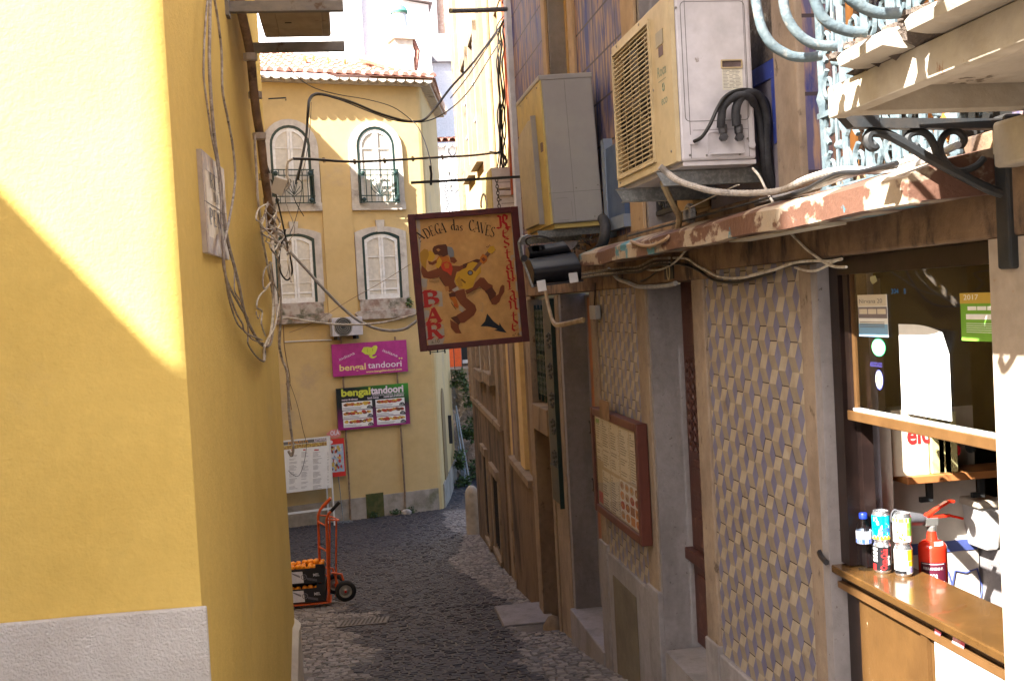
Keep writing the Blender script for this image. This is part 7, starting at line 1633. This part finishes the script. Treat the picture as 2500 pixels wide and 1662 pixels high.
for r_ in range(9):
    f0=r_/9; f1=(r_+1.15)/9
    for k in range(n):
        xx=x0-2+k*.265; p0=V((xx,39.7+5.0*f0,ze_+(zt-ze_)*f0)); p1=V((xx,39.7+5.0*f1,ze_+(zt-ze_)*f1)); i=len(b.v)
        for p,rr in ((p0,.125),(p1,.10)):
            for t_ in range(0,181,45): b.v.append(p+V((rr*math.cos(math.radians(t_)),0,rr*math.sin(math.radians(t_))+.03)))
        for q in range(4): b.f.append((i+q,i+q+1,i+6+q,i+5+q)); b.m.append(0)
b.build('roof_tiles',m_tiledk,LR,fix=False)
MB().poly([(x0-2,39.72,ze_),(x1,39.72,ze_),(x1,44.8,zt+.02),(x0-2,44.8,zt+.02)]).build('roof',m_tiledk,LR)
b=MB(); [b.prism(FU,[(x0-2+.13+k*.265+.11*math.cos(math.radians(t_)),ze_-.06-.12*math.sin(math.radians(t_))) for t_ in range(0,181,45)],0,.3) for k in range(n)]; b.build('eave',m_lime,LR)
m_bk = m_iron
for k,(x,y,lab) in enumerate(((625,1448,'highest'),(None,None,'middle'),(None,None,'lowest'))):
    px_,py_ = [(1110,372),(1112,430),(1116,462)][k]
    c=PY(px_,py_,36.0); L_=thing('wall_lantern','small scrolled wall lantern on the far lane wall, %s of three'%lab,'lantern',c)
    MB().tube(curve([c+V((.32,0,.12)),c+V((.1,0,.12)),c+V((.02,0,-.05)),c+V((-.10,0,-.12)),c+V((-.2,0,.0))]),.018,0,6).build('arm',m_iron,L_)
    MB().lathe(c+V((-.22,0,0)),[(.03,0),(.07,.10),(.09,.12),(.03,.20),(.0,.24)],0,8).build('lamp',mat('lantern_%s'%lab,(.25,.24,.22),rough=.4),L_)
RL_ = thing('terrace_railing','thin iron railing above the lane seen behind the sign chain','railing',PY(1100,500,37))
b=MB(); p,q=PY(1078,467,37),PY(1132,467,37); b.tube([p,q+V((1,0,0))],.02,0,5)
for k in range(9): xx=p+(q-p)*(k/6.5); b.tube([xx,xx+V((0,0,-1.1))],.014,0,5)
b.build('bars',m_iron,RL_)
def foliage(b,c,rad,n,size,m=2):
    for k in range(n):
        d=V((random.gauss(0,1),random.gauss(0,1),random.gauss(0,1))).normalized()*(random.random()**.45); p=V(c)+V((d.x*rad[0],d.y*rad[1],d.z*rad[2]))
        u=V((random.gauss(0,1),random.gauss(0,1),random.gauss(0,.6))).normalized(); v=u.cross(V((random.gauss(0,1),random.gauss(0,1),random.gauss(0,1)))).normalized(); s=size*random.uniform(.6,1.4)
        b.poly([p-u*s,p+v*s*.45,p+u*s,p-v*s*.45],random.randrange(m))
random.seed(31)
TR = thing('tree','hazy dark tree behind the terrace railing down the lane','tree',PY(1100,560,46))
c=PY(1100,535,46); MB().tube([c+V((0,0,-3)),c+V((.1,0,-1.2)),c],.18,0,8).build('trunk',m_wood,TR)
b=MB()
for k in range(9): foliage(b,c+V((random.uniform(-1.6,1.6),random.uniform(-.5,.5),random.uniform(-1,.35))),(.55,.5,.45),110,.11)
b.build('crown',[m_leafdk,m_leaf],TR,fix=False)
# stony bank with plants, railing and parked car
BK2 = MB(); xs=[-1+.35*i for i in range(34)]; zs=[0,.15,.3,.45,.6,.75,.9,1.0]; rs=random.Random(14)
zt=PY(1125,900,30).z; zb=-5.2
for j,f_ in enumerate(zs):
    for i,x in enumerate(xs): BK2.v.append(V((x,28.4+1.5*f_+rs.uniform(-.25,.25),zb+(zt-zb)*f_+rs.uniform(-.08,.08)*(0<j<7))))
n=len(xs)
for j in range(len(zs)-1):
    for i in range(n-1): BK2.f.append((j*n+i,j*n+i+1,(j+1)*n+i+1,(j+1)*n+i)); BK2.m.append(0)
i0=len(BK2.v); BK2.v += [V((-1,60,zt)),V((10.5,60,zt))]; BK2.f.append(((len(zs)-1)*n,(len(zs)-1)*n+n-1,i0+1,i0)); BK2.m.append(0)
tag(BK2.build('terrain',m_earth,smooth=False),kind='structure')
for k,(x,y,s,lab) in enumerate(((1118,930,.5,'scrubby weeds near the top of the stony bank'),(1150,965,.6,'ivy clump high on the right of the stony bank'),(1152,1045,.6,'green clump halfway up the stony bank'),(1138,1062,.4,'small fern-like clump left of the middle of the bank'),(1150,1150,.9,'large leafy bush at the foot of the stony bank'),(1128,1120,.45,'climbing leaves on the leaning poles'),(1130,1190,.5,'low weeds at the foot of the leaning poles'))):
    c=PY(x,y,28.1 if k<5 else 27.3); t=thing('plant',lab,'plant',c-V((0,0,s*.5))); b=MB()
    for q in range(5): foliage(b,c+V((random.uniform(-.3,.3)*s,random.uniform(-.1,.1),random.uniform(-.4,.4)*s)),(.30*s,.22*s,.30*s),int(60*s+25),.055)
    b.build('foliage',[m_leaf,m_leafdk],t,fix=False)
CAR = thing('parked_car','dark car parked behind the railing on top of the bank','car',PY(1135,882,31.4)+V((1.2,0,-.3)))
c=PY(1120,884,31.4); FC=Fr((c.x,31.4,c.z-.16),(1,0,0),(0,-1,0))
MB().prism(FC,[(0,.12),(0,.42),(.08,.62),(.65,.70),(1.15,1.10),(2.4,1.14),(3.0,.78),(3.7,.72),(3.8,.3),(3.7,.12)],-1.6,0).build('body',flat('dark_car_paint',(.02,.025,.03),.2),CAR,bevel=.05)
MB().prism(FC,[(.78,.72),(1.2,1.05),(1.75,1.07),(1.75,.72)],.002,.01).prism(FC,[(1.85,.72),(1.85,1.07),(2.35,1.08),(2.75,.76)],.002,.01).build('window',flat('car_glass',(.10,.13,.15),.1),CAR)
for x in (.7,3.0): w_=MB().lathe(FC.at(x,.2,.02),[(0,-.1),(.28,-.1),(.30,0),(.2,.02),(0,.02)],0,18,ax=FC.n).build('wheel',m_rubber,CAR); MB().lathe(FC.at(x,.2,.042),[(0,0),(.16,0),(.14,.02),(0,.03)],0,14,ax=FC.n).build('rim',m_galv,w_)
MB().lathe(FC.at(.06,.5,-.3),[(0,0),(.09,0),(.07,.04),(0,.05)],0,10,ax=(-1,0,0)).build('headlight',m_paper,CAR)
MB().box(FC,-.05,3.85,.12,.22,-.1,.03).build('sill',m_plastic_w,CAR)
tag(MB().box(Fr(PY(1108,862,31.2),(1,0,0),(0,-1,0)),-1.0,.22,-.6,.45,-.5,0).build('utility_box',m_orange,bevel=.03),'orange box beside the dark parked car on the bank','box')
RA = thing('bank_railing','thin metal railing along the top of the stony bank','railing',PY(1110,900,30.2)); b=MB(); p=PY(1095,876,30.2)
for k in range(16): b.tube([p+V((k*.22-.5,0,-.45)),p+V((k*.22-.5,0,.30))],.013,0,5)
b.tube([p+V((-.6,0,.30)),p+V((3.2,0,.30))],.018,0,5).tube([p+V((-.6,0,-.35)),p+V((3.2,0,-.35))],.018,0,5); b.build('bars',m_iron,RA)
G='metal poles leaning against the side of the far yellow house'
for k,(xa,ya,xb,yb) in enumerate(((1113,990,1149,1192),(1116,1050,1143,1192),(1112,1010,1137,1190),(1118,1090,1132,1190))):
    tag(MB().tube([PY(xa,ya,28.0+.1*k),PY(xb,yb,27.4)],.026,0,7).build('metal_pole',m_galv),'grey metal pole leaning at the side of the far yellow house','pole',G)
# weeds on the roof, on the sill and at the foot of the far wall
for k,(a,d) in enumerate(((-1.0,1.0),(-.75,1.3),(-.35,1.5),(-.15,.9),(.35,1.2),(.6,1.0),(.85,.7),(-.55,.8))):
    c=roofpt(a,d)+V((0,0,.08)); b=MB()
    for q in range(26):
        t_=random.uniform(0,6.28); h=random.uniform(.12,.34); e=V((math.cos(t_)*.14*random.random(),math.sin(t_)*.08,h)); w_=V((.006,0,0)); b.poly([c+e*.0+w_,c-w_,c+e])
    tag(b.build('weed',[m_leafdry],fix=False),'dry grass tuft growing between the clay roof tiles','weed','dry tufts on the far clay tile roof')
c=FB.at(*FB.q('a2',1990,1230,.1),.1); b=MB(); foliage(b,c,(.08,.06,.13),70,.035); tag(b.build('weed',[m_leafdk,m_leaf],fix=False),'small dark plant rooted on the sill of the lower right window','weed')
for k,(x,y) in enumerate(((1140,290),(1330,275),(1465,300))):
    c=FB.at(FB.q('a4',x,y,.1)[0],gz(24)+.08,.1); b=MB(); foliage(b,c,(.14,.08,.07),60,.035); tag(b.build('weed',[m_leaf,m_leafdk],fix=False),'tiny green weed at the foot of the far ochre wall','weed','weeds at the foot of the far ochre wall')
c=FB.at(FB.q('a4',1425,285,.15)[0],gz(24)+.05,.15); tag(MB().ball(c,.11,0,10,(1.1,.8,.7)).build('stone',m_stone,smooth=True),'pale stone lying at the foot of the far ochre wall','stone')
# ================================================================ street details
hx,hy = 1.62,10.3; zh=gz(hy)
DR_ = thing('drain','stone-lidded drain with an open dark mouth at the foot of the shop house','drain',(hx,hy,zh))
Fz = Fr((1.62,0,0),(0,1,0),(-1,0,0))
m_dr = m_granite
b=MB(); b.poly([(1.28,9.85,gz(9.85)-.3),(1.95,9.85,gz(9.85)-.3),(1.95,10.8,gz(10.8)-.3),(1.28,10.8,gz(10.8)-.3)]); b.build('bottom',m_dark,DR_)
FDn=Fr((0,10.62,gz(10.6)),(1,0,0),(0,-1,0)); MB().box(FDn,1.34,1.86,.0,.05,-.50,.22).build('lid',m_granite,DR_,bevel=.01)
MB().box(FDn,1.40,1.84,-.30,.0,.28,.30).build('mouth',m_dark,DR_)
MB().lathe((1.76,10.02,gz(10)-.25),[(.10,0),(.115,.1),(.10,.28),(.05,.36),(0,.38)],0,16).build('stone_stub',m_beige,DR_,smooth=True)
pm=PZ(*Q('a4',1030,1170),gz(11.2)); MHc=MB()
def gpt(x,y,d): return V((pm.x+x,pm.y+y,gz(pm.y+y)+d))
rim=[(-.27,-.24),(.25,-.27),(.30,.22),(-.24,.26)]
MHc.poly([gpt(x,y,.016) for x,y in rim])
for (x0,y0),(x1,y1) in zip(rim, rim[1:]+rim[:1]): MHc.poly([gpt(x0,y0,-.03),gpt(x1,y1,-.03),gpt(x1,y1,.016),gpt(x0,y0,.016)])
for i in range(11):
    for j in range(9):
        x,y=-.23+i*.044+.005*j,-.20+j*.048; p=gpt(x,y,.016); MHc.poly([p+V((.016,0,0)),p+V((0,.018,0)),p+V((-.016,0,0)),p+V((0,-.018,0)),])
        i_=len(MHc.v); MHc.v += [p+V((.014,0,.0005)),p+V((0,.016,.0005)),p+V((-.014,0,.0005)),p+V((0,-.016,.0005)),p+V((0,0,.009))]; MHc.f += [(i_,i_+1,i_+4),(i_+1,i_+2,i_+4),(i_+2,i_+3,i_+4),(i_+3,i_,i_+4)]; MHc.m += [0]*4
tag(MHc.build('manhole_cover',mat('worn_iron_cover',(.125,.11,.10),(.085,.077,.072),sc_=12,rough=.6,metal=.2),fix=False),'worn studded manhole cover set in the cobbles below the hand truck','manhole cover')
# unseen house added behind the viewer, raised to cut skylight on the end wall
block('rear_sky_block','tall unseen stained house added behind the viewer to cut skylight',-7,9,-13,-8,14,m_render2)
